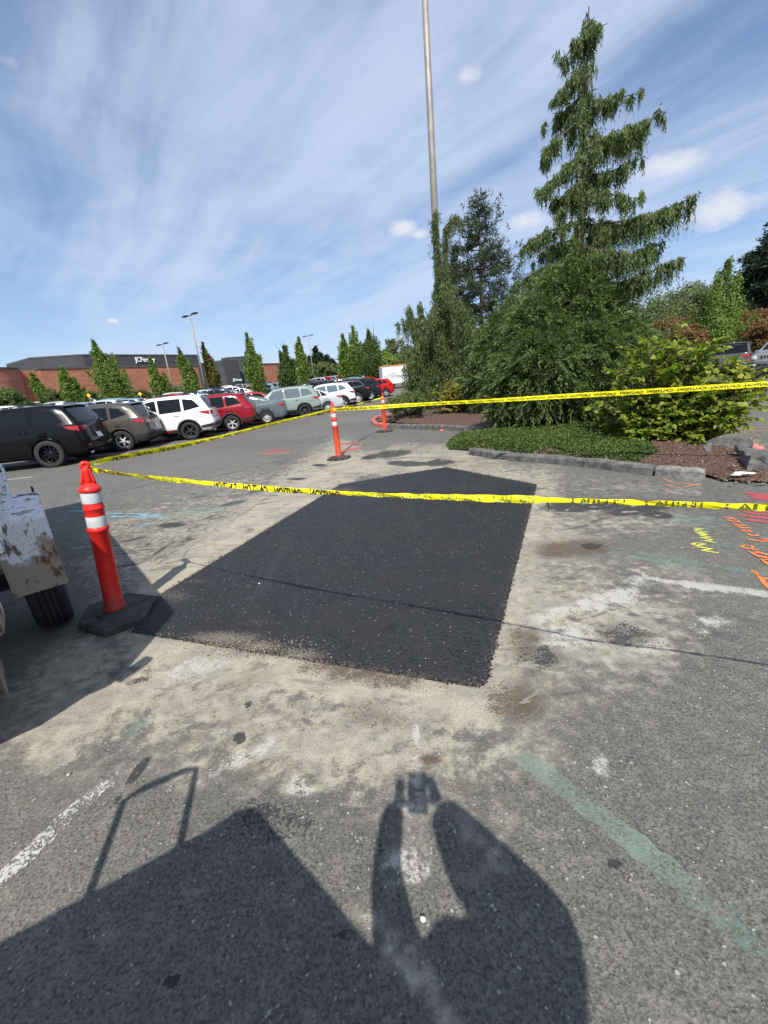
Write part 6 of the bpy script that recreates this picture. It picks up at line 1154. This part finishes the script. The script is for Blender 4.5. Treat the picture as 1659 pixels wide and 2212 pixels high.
# ---- viburnum shrub at the right with tiers of oval leaves
def viburnum(base, tiers, label, seed=5, ls=.105, m='L_vib', name='viburnum_shrub'):
    rs = np.random.default_rng(seed); root = empty(name, tuple(base), 0, label, 'shrub'); bs = np.array(base); segs = []; Ps, Ds, Ns, Ts, Ss = [], [], [], [], []
    def twig(a, c, n_, up, yel):
        pth = bez(a, (a + c) / 2 + [0, 0, up], c, 10); segs.append(([tuple(v) for v in pth], .010, .003)); s = np.linspace(.12, 1, n_) ; P = np.stack([np.interp(s, np.linspace(0, 1, 10), pth[:, i]) for i in range(3)], 1); t = unit((pth[-1] - pth[0])[None])[0]
        side = np.cross(t, [0, 0, 1]); side /= np.linalg.norm(side) + 1e-9; sg = np.where(np.arange(n_) % 2, 1, -1)[:, None]; D = side * sg * rs.uniform(.5, 1.1, (n_, 1)) + t * .7 + rs.normal(size=(n_, 3)) * .25 + np.array([0, 0, -.35]); N = np.array([0, 0, 1]) + rs.normal(size=(n_, 3)) * .45
        Ps.append(P + rs.normal(size=P.shape) * .012); Ds.append(D); Ns.append(N); Ss.append(ls * rs.uniform(.55, 1.15, n_)); Ts.append(np.clip(rs.random(n_) * .75 + yel * rs.random(n_) * .5, 0, 1))
    for (a, c, nt, yel) in tiers:
        a = np.array(a) - bs; c = np.array(c) - bs; main = bez(a, (a + c) / 2 + [0, 0, -.10], c, 12); segs.append(([tuple(v) for v in main], .018, .006))
        for k in range(nt):
            f = rs.random() ** .75; o = main[int(f * 11)] + rs.normal(size=3) * [.10, .10, .03]; dirm = (c - a) / np.linalg.norm(c - a); d = dirm * rs.uniform(.1, .6) + np.array([rs.normal() * .5, rs.normal() * .5, rs.uniform(-.15, .28)]); d = d / np.linalg.norm(d) * rs.uniform(.18, .42); twig(o, o + d, rs.integers(9, 16), .04, yel)
    P, D, N, T, Sz = (np.concatenate(v) for v in (Ps, Ds, Ns, Ts, Ss)); D = unit(D); S_ = unit(np.cross(D, N)); N = np.cross(S_, D); n = len(P); Lh = Sz[:, None]; cup = .16
    pts = [P, P + D * Lh * .25 + S_ * Lh * .34 + N * Lh * cup, P + D * Lh * .62 + S_ * Lh * .37 + N * Lh * cup, P + D * Lh - N * Lh * .12, P + D * Lh * .62 - S_ * Lh * .37 + N * Lh * cup, P + D * Lh * .25 - S_ * Lh * .34 + N * Lh * cup, P + D * Lh * .30, P + D * Lh * .66]
    V = np.stack(pts, 1).reshape(-1, 3); base_i = (np.arange(n) * 8)[:, None]; Fq = np.array([[0, 1, 6, 6], [1, 2, 7, 6], [2, 3, 7, 7], [3, 4, 7, 7], [4, 5, 6, 7], [5, 0, 6, 6]])
    tri = np.array([[0, 1, 6], [1, 2, 7], [1, 7, 6], [2, 3, 7], [3, 4, 7], [4, 5, 6], [4, 6, 7], [5, 0, 6]]); F = (tri[None] + base_i[:, :, None]).reshape(-1, 3); o = np_mesh('leaves', V, F, M[m], root, smooth=False, attrs=dict(tint=np.repeat(T, 8)))
    twigs(segs, 0, M['bark'], 'branches', root); return root
VB = at(1440, 985); VB = Vector((VB.x + .15, VB.y + .75, .15)); vh = Vector((VB.x, VB.y, 0)).normalized()
def onv(px, py, fw=0.0):
    d = ray(px, py); o = Vector((VB.x, VB.y, 0)) - vh * fw; t = o.dot(vh) / d.dot(vh); return tuple(Vector((0, 0, CH)) + d * t)
TI = []
for (a_, c_, nt, yl, n_) in [((1420, 985), (1330, 925), 20, .1, 3), ((1430, 990), (1390, 930), 18, .1, 3), ((1430, 990), (1440, 900), 20, .1, 3), ((1440, 985), (1520, 960), 16, .2, 3), ((1440, 970), (1580, 860), 22, .4, 3), ((1460, 960), (1620, 820), 26, .7, 3), ((1450, 950), (1590, 812), 22, .6, 3), ((1440, 960), (1530, 775), 22, .5, 3), ((1500, 800), (1545, 735), 6, .6, 1), ((1430, 960), (1490, 745), 26, .3, 3), ((1430, 950), (1440, 745), 24, .2, 3), ((1430, 960), (1400, 760), 22, .2, 3), ((1420, 960), (1350, 800), 22, .15, 3), ((1440, 975), (1600, 850), 26, .5, 3),
    ((1440, 975), (1560, 885), 24, .4, 3), ((1430, 975), (1345, 860), 20, .1, 3), ((1420, 980), (1310, 880), 18, .1, 3), ((1430, 985), (1345, 955), 18, .2, 2), ((1430, 985), (1480, 965), 16, .1, 2), ((1430, 985), (1380, 985), 12, .2, 2), ((1440, 985), (1500, 930), 18, .2, 3), ((1430, 980), (1420, 850), 24, .1, 3), ((1440, 960), (1500, 850), 26, .1, 3), ((1600, 800), (1640, 790), 4, .9, 1), ((1500, 860), (1590, 905), 14, .3, 2), ((1430, 990), (1360, 1000), 8, .3, 1)]:
    for k in range(n_): TI.append((onv(*a_, 0), onv(c_[0] + random.uniform(-8, 8), c_[1] + random.uniform(-6, 6), random.uniform(-.55, .55)), nt, yl))
viburnum(tuple(VB), TI, 'broad shrub with tiers of yellow green oval leaves above the bark mulch')
YB = at(985, 886); YB = bearing(990, 888, 15.6); yv = Vector((YB.x, YB.y, 0)).normalized(); YT = []
for k in range(34): a = YB + Vector((0, 0, .2)); c = YB + Vector((random.uniform(-.75, .75), random.uniform(-.6, .6), random.uniform(.35, 1.15))); YT.append((tuple(a), tuple(c), 9, .5))
viburnum((YB.x, YB.y, .15), YT, 'low yellowing shrub with a rusty top beside the weeping cypress', 8, .10, 'L_yel', 'yellow_shrub')

# ---- pines behind
def conifer(base, H, rad, label, m, seed, nwh=26, name='pine_tree', tuft=.30, droop=-.05, dens=1.0, start=.12, lw=.05, group=None, irregular=.35, bark='bark', needles=14):
    rs = np.random.default_rng(seed); root = empty(name, tuple(base), 0, label, 'tree', group); b = MB(); b.tube([(0, 0, 0), (.05, .03, H * .5), (0, 0, H)], [H * .014, H * .009, .01], 8); b.build('trunk', M[bark], root); segs = []; C = []
    for k in range(nwh):
        zf = start + (1 - start) * (k / nwh) ** .95; z_ = zf * H; rr_ = rad * (1 - zf) ** .8 * (1 + rs.normal() * irregular * .5) + .12
        for j in range(rs.integers(4, 7)):
            az = rs.uniform(0, 6.283); ln = rr_ * rs.uniform(.55, 1.1); d = np.array([math.cos(az), math.sin(az), 0]); up = rs.uniform(.0, .35) + droop; a = np.array([0, 0, z_]); c = a + d * ln + [0, 0, up * ln]; pth = bez(a, (a + c) / 2 + [0, 0, -.08 * ln], c, 6); segs.append(([tuple(v) for v in pth], .03 * H / 12, .008)); nn = max(3, int(ln * 9 * dens)); f = rs.uniform(.28, 1.0, nn); P = a + (c - a) * f[:, None] + rs.normal(size=(nn, 3)) * [.08 * rad, .08 * rad, .035 * rad] * f[:, None]; C.append(P)
    C = np.concatenate(C); n = len(C); Q, T = [], []; tb = rs.random(n)
    for k in range(needles): D = rand_dirs(n) + [0, 0, .35]; Q.append(leaf_arrays(C + rs.normal(size=(n, 3)) * tuft * .25, D, rand_dirs(n), tuft * rs.uniform(.5, 1.0, n), lw * rs.uniform(.7, 1.3, n))); T.append(tb * .6 + rs.random(n) * .35)
    twigs(segs, 0, M[bark], 'branches', root); leaf_object('crown', np.concatenate(Q), np.concatenate(T), M[m], root); return root
p = bearing(1040, 735, 32); conifer(p, height(1042, 418, p), 5.0, 'tall open pine with a visible trunk standing behind the two weeping cypresses', 'L_pine', 31, nwh=34, tuft=.34, lw=.055, start=.10, irregular=.6, bark='bark', dens=.58)
p = bearing(990, 740, 38); conifer(p, height(988, 525, p), 2.6, 'darker pine half hidden left of the tall open pine', 'L_dark', 32, nwh=24, tuft=.35, lw=.07, start=.1, irregular=.5)
p = bearing(1650, 740, 70); conifer(p, height(1655, 483, p), 7.5, 'broad dark fir at the right edge above the car park trees', 'L_dark', 33, nwh=44, name='fir_tree', tuft=.75, lw=.20, droop=-.12, start=.05, irregular=.15, dens=.8)
for i, (px, top, dist) in enumerate(((690, 748, 210), (700, 765, 205), (712, 768, 215), (676, 770, 208), (722, 778, 200))):
    p = bearing(px, 820, dist); p.z = 2.2; o = conifer(p, height(px, top, p) - 2.2, 3.4, ['tallest distant fir on the skyline right of the store', 'second tallest distant fir right of the tallest one', 'distant fir in the middle right of the far group', 'leftmost distant fir of the skyline group', 'rightmost distant fir of the skyline group'][i], 'L_dark', 40 + i, nwh=14, name='fir_tree', tuft=1.6, lw=.5, start=.25, irregular=.4, dens=.5, group='distant firs on the skyline', needles=8)

# ---- leafy trees
def crown_tree(name, base, H, rx, label, m, seed, leaf=.22, n=9000, kind='column', stem=.08, group=None, cat='tree', lean=(0, 0), bark='greybark', topdead=False, rel=.62, trunk_r=None):
    rs = np.random.default_rng(seed); root = empty(name, tuple(base), 0, label, cat, group); lean = np.array([lean[0], lean[1], 0.]); z0 = stem * H
    b = MB(); tr_ = trunk_r or max(.04, H * .014); b.tube([(0, 0, 0), tuple(lean * .4 + [0, 0, H * .4]), tuple(lean * .9 + [0, 0, H * .85])], [tr_, tr_ * .7, tr_ * .2], 7); b.build('trunk', M[bark], root); C, U = [], []
    if kind == 'column':
        npl = int(24 + H * 1.2)
        for k in range(npl):
            az = rs.uniform(0, 6.283); h1 = rs.uniform(.30, 1.0) ** .8; r1 = rx * (np.interp(h1, [0, .3, .45, .65, .85, 1], [.8, 1.0, 1.02, .85, .52, .14])) * rs.uniform(.35, 1.05); zb_ = z0 + rs.uniform(0, .45) * H * h1; a = np.array([math.cos(az) * r1 * .45, math.sin(az) * r1 * .45, zb_]); c = np.array([math.cos(az) * r1, math.sin(az) * r1, z0 + (H - z0) * h1 * rs.uniform(.80, 1.04)]); m_ = int(n / npl); f = rs.random(m_); P = a + (c - a) * f[:, None] + lean * ((zb_ + (c[2] - zb_) * f) / H)[:, None]; wdt = rx * .15 * (1.15 - f * 1.0) + .02; P += rs.normal(size=(m_, 3)) * wdt[:, None] * [1, 1, .8]; C.append(P); U.append(np.full(m_, rs.random()))
        m_ = n // 6; zf = rs.random(m_); r_ = rx * np.interp(zf, [0, .15, .35, .6, .8, 1], [.75, .9, .85, .6, .2, .02]) * np.sqrt(rs.random(m_)); th = rs.uniform(0, 6.283, m_); P = np.stack([r_ * np.cos(th), r_ * np.sin(th), z0 + zf * (H - z0)], 1) + lean * zf[:, None]; C.append(P); U.append(np.full(m_, .25))
    else:
        ncl = 46; c0 = np.array([0, 0, z0 + (H - z0) * .5]); rz_ = (H - z0) * .5
        for k in range(ncl):
            d = rs.normal(size=3); d /= np.linalg.norm(d); q = c0 + d * [rx, rx, rz_] * rs.uniform(.45, .88); m_ = n // ncl; rc = rx * rs.uniform(.20, .36); dd = rand_dirs(m_) * (rs.random(m_) ** .45)[:, None] * rc; C.append(q + dd * [1, 1, .75] + lean * .5); U.append(np.full(m_, rs.random()))
    P = np.concatenate(C); U = np.concatenate(U); P[:, 2] = np.maximum(P[:, 2], .05); nn = len(P); ctr = np.array([0, 0, H * .45]); out = unit(P - ctr); D = rand_dirs(nn) + [0, 0, -.2]; N = out + rs.normal(size=(nn, 3)) * .6; Q = leaf_arrays(P, D, N, leaf * rs.uniform(.6, 1.3, nn), leaf * rel * rs.uniform(.7, 1.2, nn), .5); leaf_object('crown', Q, U * .5 + rs.random(nn) * .42, M[m], root)
    if topdead:
        b = MB()
        for k in range(5): b.tube([tuple(lean * .8 + [rs.normal() * rx * .12, rs.normal() * rx * .12, H * .85]), tuple(lean + [rs.normal() * rx * .22, rs.normal() * rx * .2, H * rs.uniform(1.05, 1.16)])], [.05, .015], 4)
        b.build('bare_twigs', M['greybark'], root)
    return root
HG = 'columnar hornbeams in the car park'
def horn(px, base_y, top_y, halfw, dist, label, m='L_horn', seed=0, **kw):
    p = bearing(px, base_y, dist); p.z = elev(p.x, p.y); Ht = height(px + (base_y - top_y) * .03, top_y, p) - p.z; return crown_tree('hornbeam_tree', p, Ht, halfw * (dist * 1.04) / CF, label, m, seed, leaf=dist * .0042, group=HG, **kw)
horn(107, 868, 802, 11, 74, 'small hornbeam at the left in front of the curved brick corner', seed=51, lean=(-1.2, 0), n=5000)
horn(168, 868, 790, 20, 68, 'short bushy hornbeam with bare tip left of the big one before the brick store', seed=52, lean=(-.7, 0), n=7000)
horn(266, 865, 731, 32, 60, 'largest hornbeam with a forked top in front of the brick store', seed=53, lean=(-1.6, 0), n=12000)
horn(350, 860, 768, 14, 66, 'slender hornbeam next to the big store lettering', seed=54, lean=(-.3, 0), n=6500)
horn(365, 858, 805, 15, 67, 'low hornbeam just right of the slender one by the lettering', seed=55, n=4500)
horn(424, 855, 748, 20, 62, 'pointed hornbeam left of the taller distant lamp post', seed=56, lean=(-.9, 0), n=8000)
horn(470, 852, 737, 16, 64, 'hornbeam with browning leaves in front of the charcoal entrance', m='L_brown', seed=57, lean=(-.6, 0), n=6500, stem=.12)
horn(561, 848, 716, 22, 60, 'bright dense hornbeam covering the right side of the entrance', seed=58, lean=(-.4, 0), n=10500)
horn(628, 843, 745, 26, 66, 'wide dark hornbeam with bare grey tips right of the store', m='L_hornd', seed=59, n=10500, topdead=True)
horn(661, 843, 727, 16, 63, 'narrow bright hornbeam touching the wide dark one', seed=60, n=8000)
horn(752, 830, 720, 22, 66, 'hornbeam at the left of the dense clump in mid picture', seed=61, n=8500, stem=.1)
horn(775, 830, 703, 24, 64, 'tallest hornbeam of the dense clump in mid picture', seed=62, n=9500, stem=.1)
horn(806, 828, 712, 32, 60, 'dark wide hornbeam with bare tips at the right of the dense clump', m='L_hornd', seed=63, n=12000, stem=.1, topdead=True)
def bushy(px, base_y, top_y, halfw, dist, label, m, seed, name='round_tree', group=None, n=8000, leaf=None, stem=.05, cat='tree', lean=(0, 0)):
    p = bearing(px, base_y, dist); p.z = elev(p.x, p.y); Ht = max(.6, height(px, top_y, p) - p.z); return crown_tree(name, p, Ht, halfw * (dist * 1.04) / CF, label, m, seed, leaf=leaf or dist * .0045, n=n, kind='round', stem=stem, group=group, cat=cat, lean=lean)
bushy(845, 815, 748, 26, 72, 'light green tree behind the right end of the hornbeam clump', 'L_horn', 71, n=7000)
bushy(858, 800, 712, 26, 95, 'airy pale olive birch behind the weeping cypress edge', 'L_olive', 72, n=4200)
bushy(880, 800, 745, 34, 88, 'olive green tree between the birch and the weeping cypress', 'L_far', 73, n=5000)
bushy(1090, 800, 640, 70, 44, 'rounded olive tree filling the gap behind the two weeping cypresses', 'L_far', 74, n=9000)
for i, (px, w_) in enumerate(((700, 22), (725, 20), (680, 16), (740, 18), (905, 30))): bushy(px, 822, 783 + (i % 2) * 5, w_, 180, ['far belt tree right below the tallest distant fir', 'far belt tree left of the dense hornbeam clump', 'leftmost tree of the far belt beside the thin lamp post', 'far belt tree touching the dense hornbeam clump', 'far belt tree beyond the left edge of the weeping cypress'][i], 'L_far', 80 + i, group='far tree belt', n=2600, leaf=.9, stem=0)
for i, (px, ty, w_, mm) in enumerate(((120, 838, 22, 'L_shrub'), (205, 842, 20, 'L_shrub'), (235, 838, 16, 'L_maple'), (310, 838, 18, 'L_shrub'), (385, 832, 22, 'L_far'), (405, 835, 14, 'L_shrub'), (25, 832, 26, 'L_hornd'), (45, 850, 18, 'L_shrub'), (215, 853, 15, 'L_yel'), (510, 850, 10, 'L_shrub'))):
    bushy(px, 872 - px * .02, ty, w_, 72 + (i % 3) * 2, ['dark shrub low against the brick wall at the left', 'dull green shrub right of the short bushy hornbeam', 'rusty coloured shrub beside the largest hornbeam', 'shrub between the largest and the slender hornbeam', 'olive shrub in front of the brick wall beside the distant lamp post', 'small shrub left of the pointed hornbeam', 'tall dark green shrub at the left edge before the curved brick corner', 'yellow tinged shrub above the roof of the black SUV', 'orange yellow shrub under the largest hornbeam', 'small shrub at the store entrance'][i], mm, 90 + i, 'shrub', 'shrubs along the brick store', 3600, cat='shrub', stem=0)
# right hand side: hill of trees, big hornbeam, red maples
for i, (px, ty, w_, dist) in enumerate(((1400, 640, 70, 60), (1460, 622, 60, 75), (1520, 605, 60, 78), (1580, 612, 60, 80), (1640, 625, 60, 76), (1700, 610, 60, 70), (1370, 655, 50, 55), (1490, 600, 50, 84))):
    bushy(px, 745, ty, w_, dist, ['leftmost', 'second from the left', 'fourth from the left', 'sixth from the left', 'seventh from the left', 'rightmost', 'lowest and nearest', 'farthest and highest'][i] + ' pale green tree of the wooded slope on the right', 'L_far', 110 + i, 'slope_tree', 'trees of the wooded slope on the right', 7000, leaf=dist * .0048, stem=0)
p = bearing(1545, 760, 34); crown_tree('hornbeam_tree', p, height(1545, 566, p), 54 * 34 / CF, 'large bright egg shaped hornbeam on the right above the parked cars', 'L_horn', 120, leaf=.14, n=22000, stem=.04, group=None)
for i, (px, ty, w_, dist, lb) in enumerate(((1440, 672, 42, 36, 'red tinged maple left of the egg shaped hornbeam'), (1480, 690, 34, 32, 'browner maple tucked against the egg shaped hornbeam'), (1625, 655, 42, 36, 'red tinged maple right of the egg shaped hornbeam'), (1655, 675, 40, 33, 'rusty maple at the right edge above the grey SUV'))):
    bushy(px, 770, ty, w_, dist, lb, 'L_maple', 130 + i, 'maple_tree', None, 8000, leaf=.16, stem=.03)
for i, (px, ty, w_, dist) in enumerate(((1340, 640, 46, 20), (1375, 690, 40, 17))):
    bushy(px, 850, ty, w_, dist, ['soft green cedar behind the dense cedar on its right', 'lower green cedar behind the viburnum shrub'][i], 'L_ced', 140 + i, 'cedar_tree', None, 15000, leaf=.13, stem=0)

# ---------------------------------------------------------------- white box van with print and orange rail; small signs; debris
vp = bearing(866, 838, 50); van = empty('box_van', (vp.x, vp.y, elev(vp.x, vp.y)), R(8), 'white box van with blue lettering and an orange roof rail behind the red hatchback', 'van')
b = MB(); b.box((0, 0, 1.75), (4.4, 2.2, 2.3)); b.build('cargo_box', M['white'], van, .05); b = MB(); b.prism([(2.25, -1.0), (3.6, -.95), (3.6, .95), (2.25, 1.0)], .5, 1.35); b.prism([(2.25, -.95), (3.2, -.9), (3.2, .9), (2.25, .95)], 1.35, 2.1); b.build('cab', M['white'], van, .06)
b = MB(); b.box((2.75, -.955, 1.65), (.7, .02, .5)); b.build('window', M['glass'], van); b = MB(); b.box((0, -1.08, 2.95), (4.3, .14, .10)); b.box((0, 1.0, 2.95), (4.3, .14, .10)); b.build('roof_rail', M['orangel'], van)
for x in (2.8, -1.2):
    for s in (-1, 1): b = MB(); b.lathe(tyre_mesh(.38, .24, .2, grooves=2), 24, (x, s * .95, .38), Matrix.Rotation(R(90), 3, 'X')); b.build('tyre', M['tyre'], van)
b = MB(); rs5 = random.Random(3); [b.tube([(-1.7 + i * .12, -1.106, 1.4 + .3 * math.sin(i)), (-1.5 + i * .13, -1.106, 2.0 + .2 * math.sin(i * 2.1)), (-1.4 + i * .12, -1.106, 1.5)], .012, 4) for i in range(7)]; b.build('printed_mark', M['vanp'], van)
vl = lettering('move', -.65, -1.112, 1.35, 1.3, van, .004); van.scale = (1, 1, .84); vl.name = 'lettering'; vl.data.materials[0] = M['vanp']
tp = bearing(-16, 880, 30); tv = empty('box_truck', (tp.x - 4.3, tp.y + .8, 0), HEAD, 'white box truck just visible at the left edge above the black SUV', 'truck')
b = MB(); b.box((0, 0, 2.0), (5.0, 2.3, 2.6)); b.build('cargo_box', M['white'], tv, .04); b = MB(); b.box((3.3, 0, 1.3), (1.6, 2.1, 1.6)); b.build('cab', M['white'], tv, .1)
for x in (-1.5, 3.2):
    for s in (-1, 1): b = MB(); b.lathe(tyre_mesh(.45, .26, .24, grooves=2), 24, (x, s * 1.0, .45), Matrix.Rotation(R(90), 3, 'X')); b.build('tyre', M['tyre'], tv)
for px, py, dist, lb in ((307, 868, 58, 'small yellow diamond sign above the roof of the white SUV'), (197, 872, 58, 'small yellow diamond sign above the roof of the brownish grey crossover')):
    p = bearing(px, py, dist); h_ = height(px, py, p); r_ = empty('warning_sign', (p.x, p.y, elev(p.x, p.y)), 0, lb, 'sign', 'small yellow signs in the car park'); b = MB(); b.tube([(0, 0, 0), (0, 0, h_)], .03, 6); b.build('sign_pole', M['pole'], r_)
    b = MB(); b.box((0, -.04, h_), (.34, .03, .34), M=Matrix.Rotation(R(45), 3, 'Y')); b.build('sign_panel', M['yellow'], r_)

rock('concrete_chunk', tuple(at(1572, 988) + Vector((.05, .10, .10))), (.30, .15, .17), M['kerb'], 'long dark lump of broken kerb lying against the pink kerb', 'rubble', 'broken kerb lumps', rz=R(-48), seed=4)
rock('concrete_chunk', tuple(at(1530, 999) + Vector((0, .05, .13))), (.075, .06, .105), M['kerbp'], 'small upright splinter of broken kerb on the bark mulch', 'rubble', 'broken kerb lumps', rz=.4, seed=9)
def slab(loc_, size, rz, tilt, m1_, label):
    root = empty('concrete_slab', loc_, rz, label, 'rubble'); rnd = random.Random(8); bm = bmesh.new(); bmesh.ops.create_cube(bm, size=1); bmesh.ops.subdivide_edges(bm, edges=bm.edges, cuts=7, use_grid_fill=True)
    for v in bm.verts:
        c = v.co; k = .04 * math.sin(c.x * 13 + c.z * 9) * math.cos(c.y * 15 + c.z * 4) + rnd.uniform(-.014, .014); c *= (1 + k); 
        if c.z > .45: c.z += .10 * math.sin(c.x * 7 + 1) * math.cos(c.y * 5)
        if c.x < -.2 and c.z > .2: c.z -= (.5) * (abs(c.x) - .2)
        v.co = Vector((c.x * size[0], c.y * size[1], (c.z + .5) * size[2]))
    me = bpy.data.meshes.new('slab'); bm.to_mesh(me); bm.free(); me.materials.append(m1_); o = bpy.data.objects.new('slab', me); o.rotation_euler = (0, tilt, 0); link(o, root); return root
sp = at(1650, 1040); slab((sp.x + .13, sp.y + .22, .03), (.34, .40, .27), R(-30), R(6), M['kerb'], 'big upended slab of broken grey kerb at the right edge beside the mulch')
rock('concrete_chunk', tuple(at(1632, 1020) + Vector((.02, .26, .20))), (.10, .10, .12), M['kerb'], 'dark broken lump leaning on the big kerb slab', 'rubble', 'broken kerb lumps', rz=1.1, seed=14)
b = MB(); q = at(1605, 1024, .10); b.tube([q + Vector((-.075, .05, -.005)), q + Vector((-.06, .04, 0)), q + Vector((.0, .0, .01)), q + Vector((.09, -.06, .012))], [.012, .026, .020, .008], 10); tag(b.build('litter', M['litter']), 'white crumpled paper cup lying on the mulch left of the big slab', 'litter')
b = MB(); q = at(1590, 1026, .09); b.tube([q + Vector((-.05, .02, 0)), q + Vector((.04, -.02, .004))], [.008, .015], 6); tag(b.build('litter', M['litter']), 'thin white scrap left of the paper cup', 'litter')
b = MB(); q = at(1740 * .5485 + 0, 1, 0) if 0 else at(1739 * .5485, 1695 * .5485, .03); b.box(q, (.10, .07, .05)); tag(b.build('litter', M['pink'], None, .01), 'pink red wrapper lying under the far grey kerb', 'litter')
b = MB(); q = at(1820 * .5485, 1724 * .5485, .03); [b.box(q + Vector((random.uniform(-.1, .1), random.uniform(-.08, .08), .01 * i)), (.07, .05, .03), rz=i) for i in range(5)]; tag(b.build('litter', M['litter']), 'torn white paper at the tip of the ground cover', 'litter')
for px, py, s in ((560, 1261, .008), (868, 1077, .008), (915, 1988, .012)):
    rock('pebble', tuple(at(px, py, .016)), (s, s * .8, s), M['litter'], {560: 'tiny white pebble on the left part of the dark patch', 868: 'tiny pale pebble just under the bunched tape on the dark patch', 915: 'pale chip of stone inside the shadow of the raised arms'}[px], 'pebble', None, seed=px, sub=1)
rs9 = random.Random(4); CQ = [(rs9.uniform(1560, 1655), rs9.uniform(1030, 1050)) for _ in range(16)]; CHP = sorted(range(16), key=lambda i_: CQ[i_][0])
for i in range(16):
    q = at(*CQ[i], .02); rock('concrete_chip', tuple(q), (rs9.uniform(.012, .04), rs9.uniform(.01, .025), .012), M['kerbp'], ['first', 'second', 'third', 'fourth', 'fifth', 'sixth', 'seventh', 'eighth', 'ninth', 'tenth', 'eleventh', 'twelfth', 'thirteenth', 'fourteenth', 'fifteenth', 'sixteenth'][CHP.index(i)] + ' pale kerb chip from the left at the bed corner', 'rubble', 'small kerb chips at the bed corner', rz=i, seed=i + 30, sub=2)
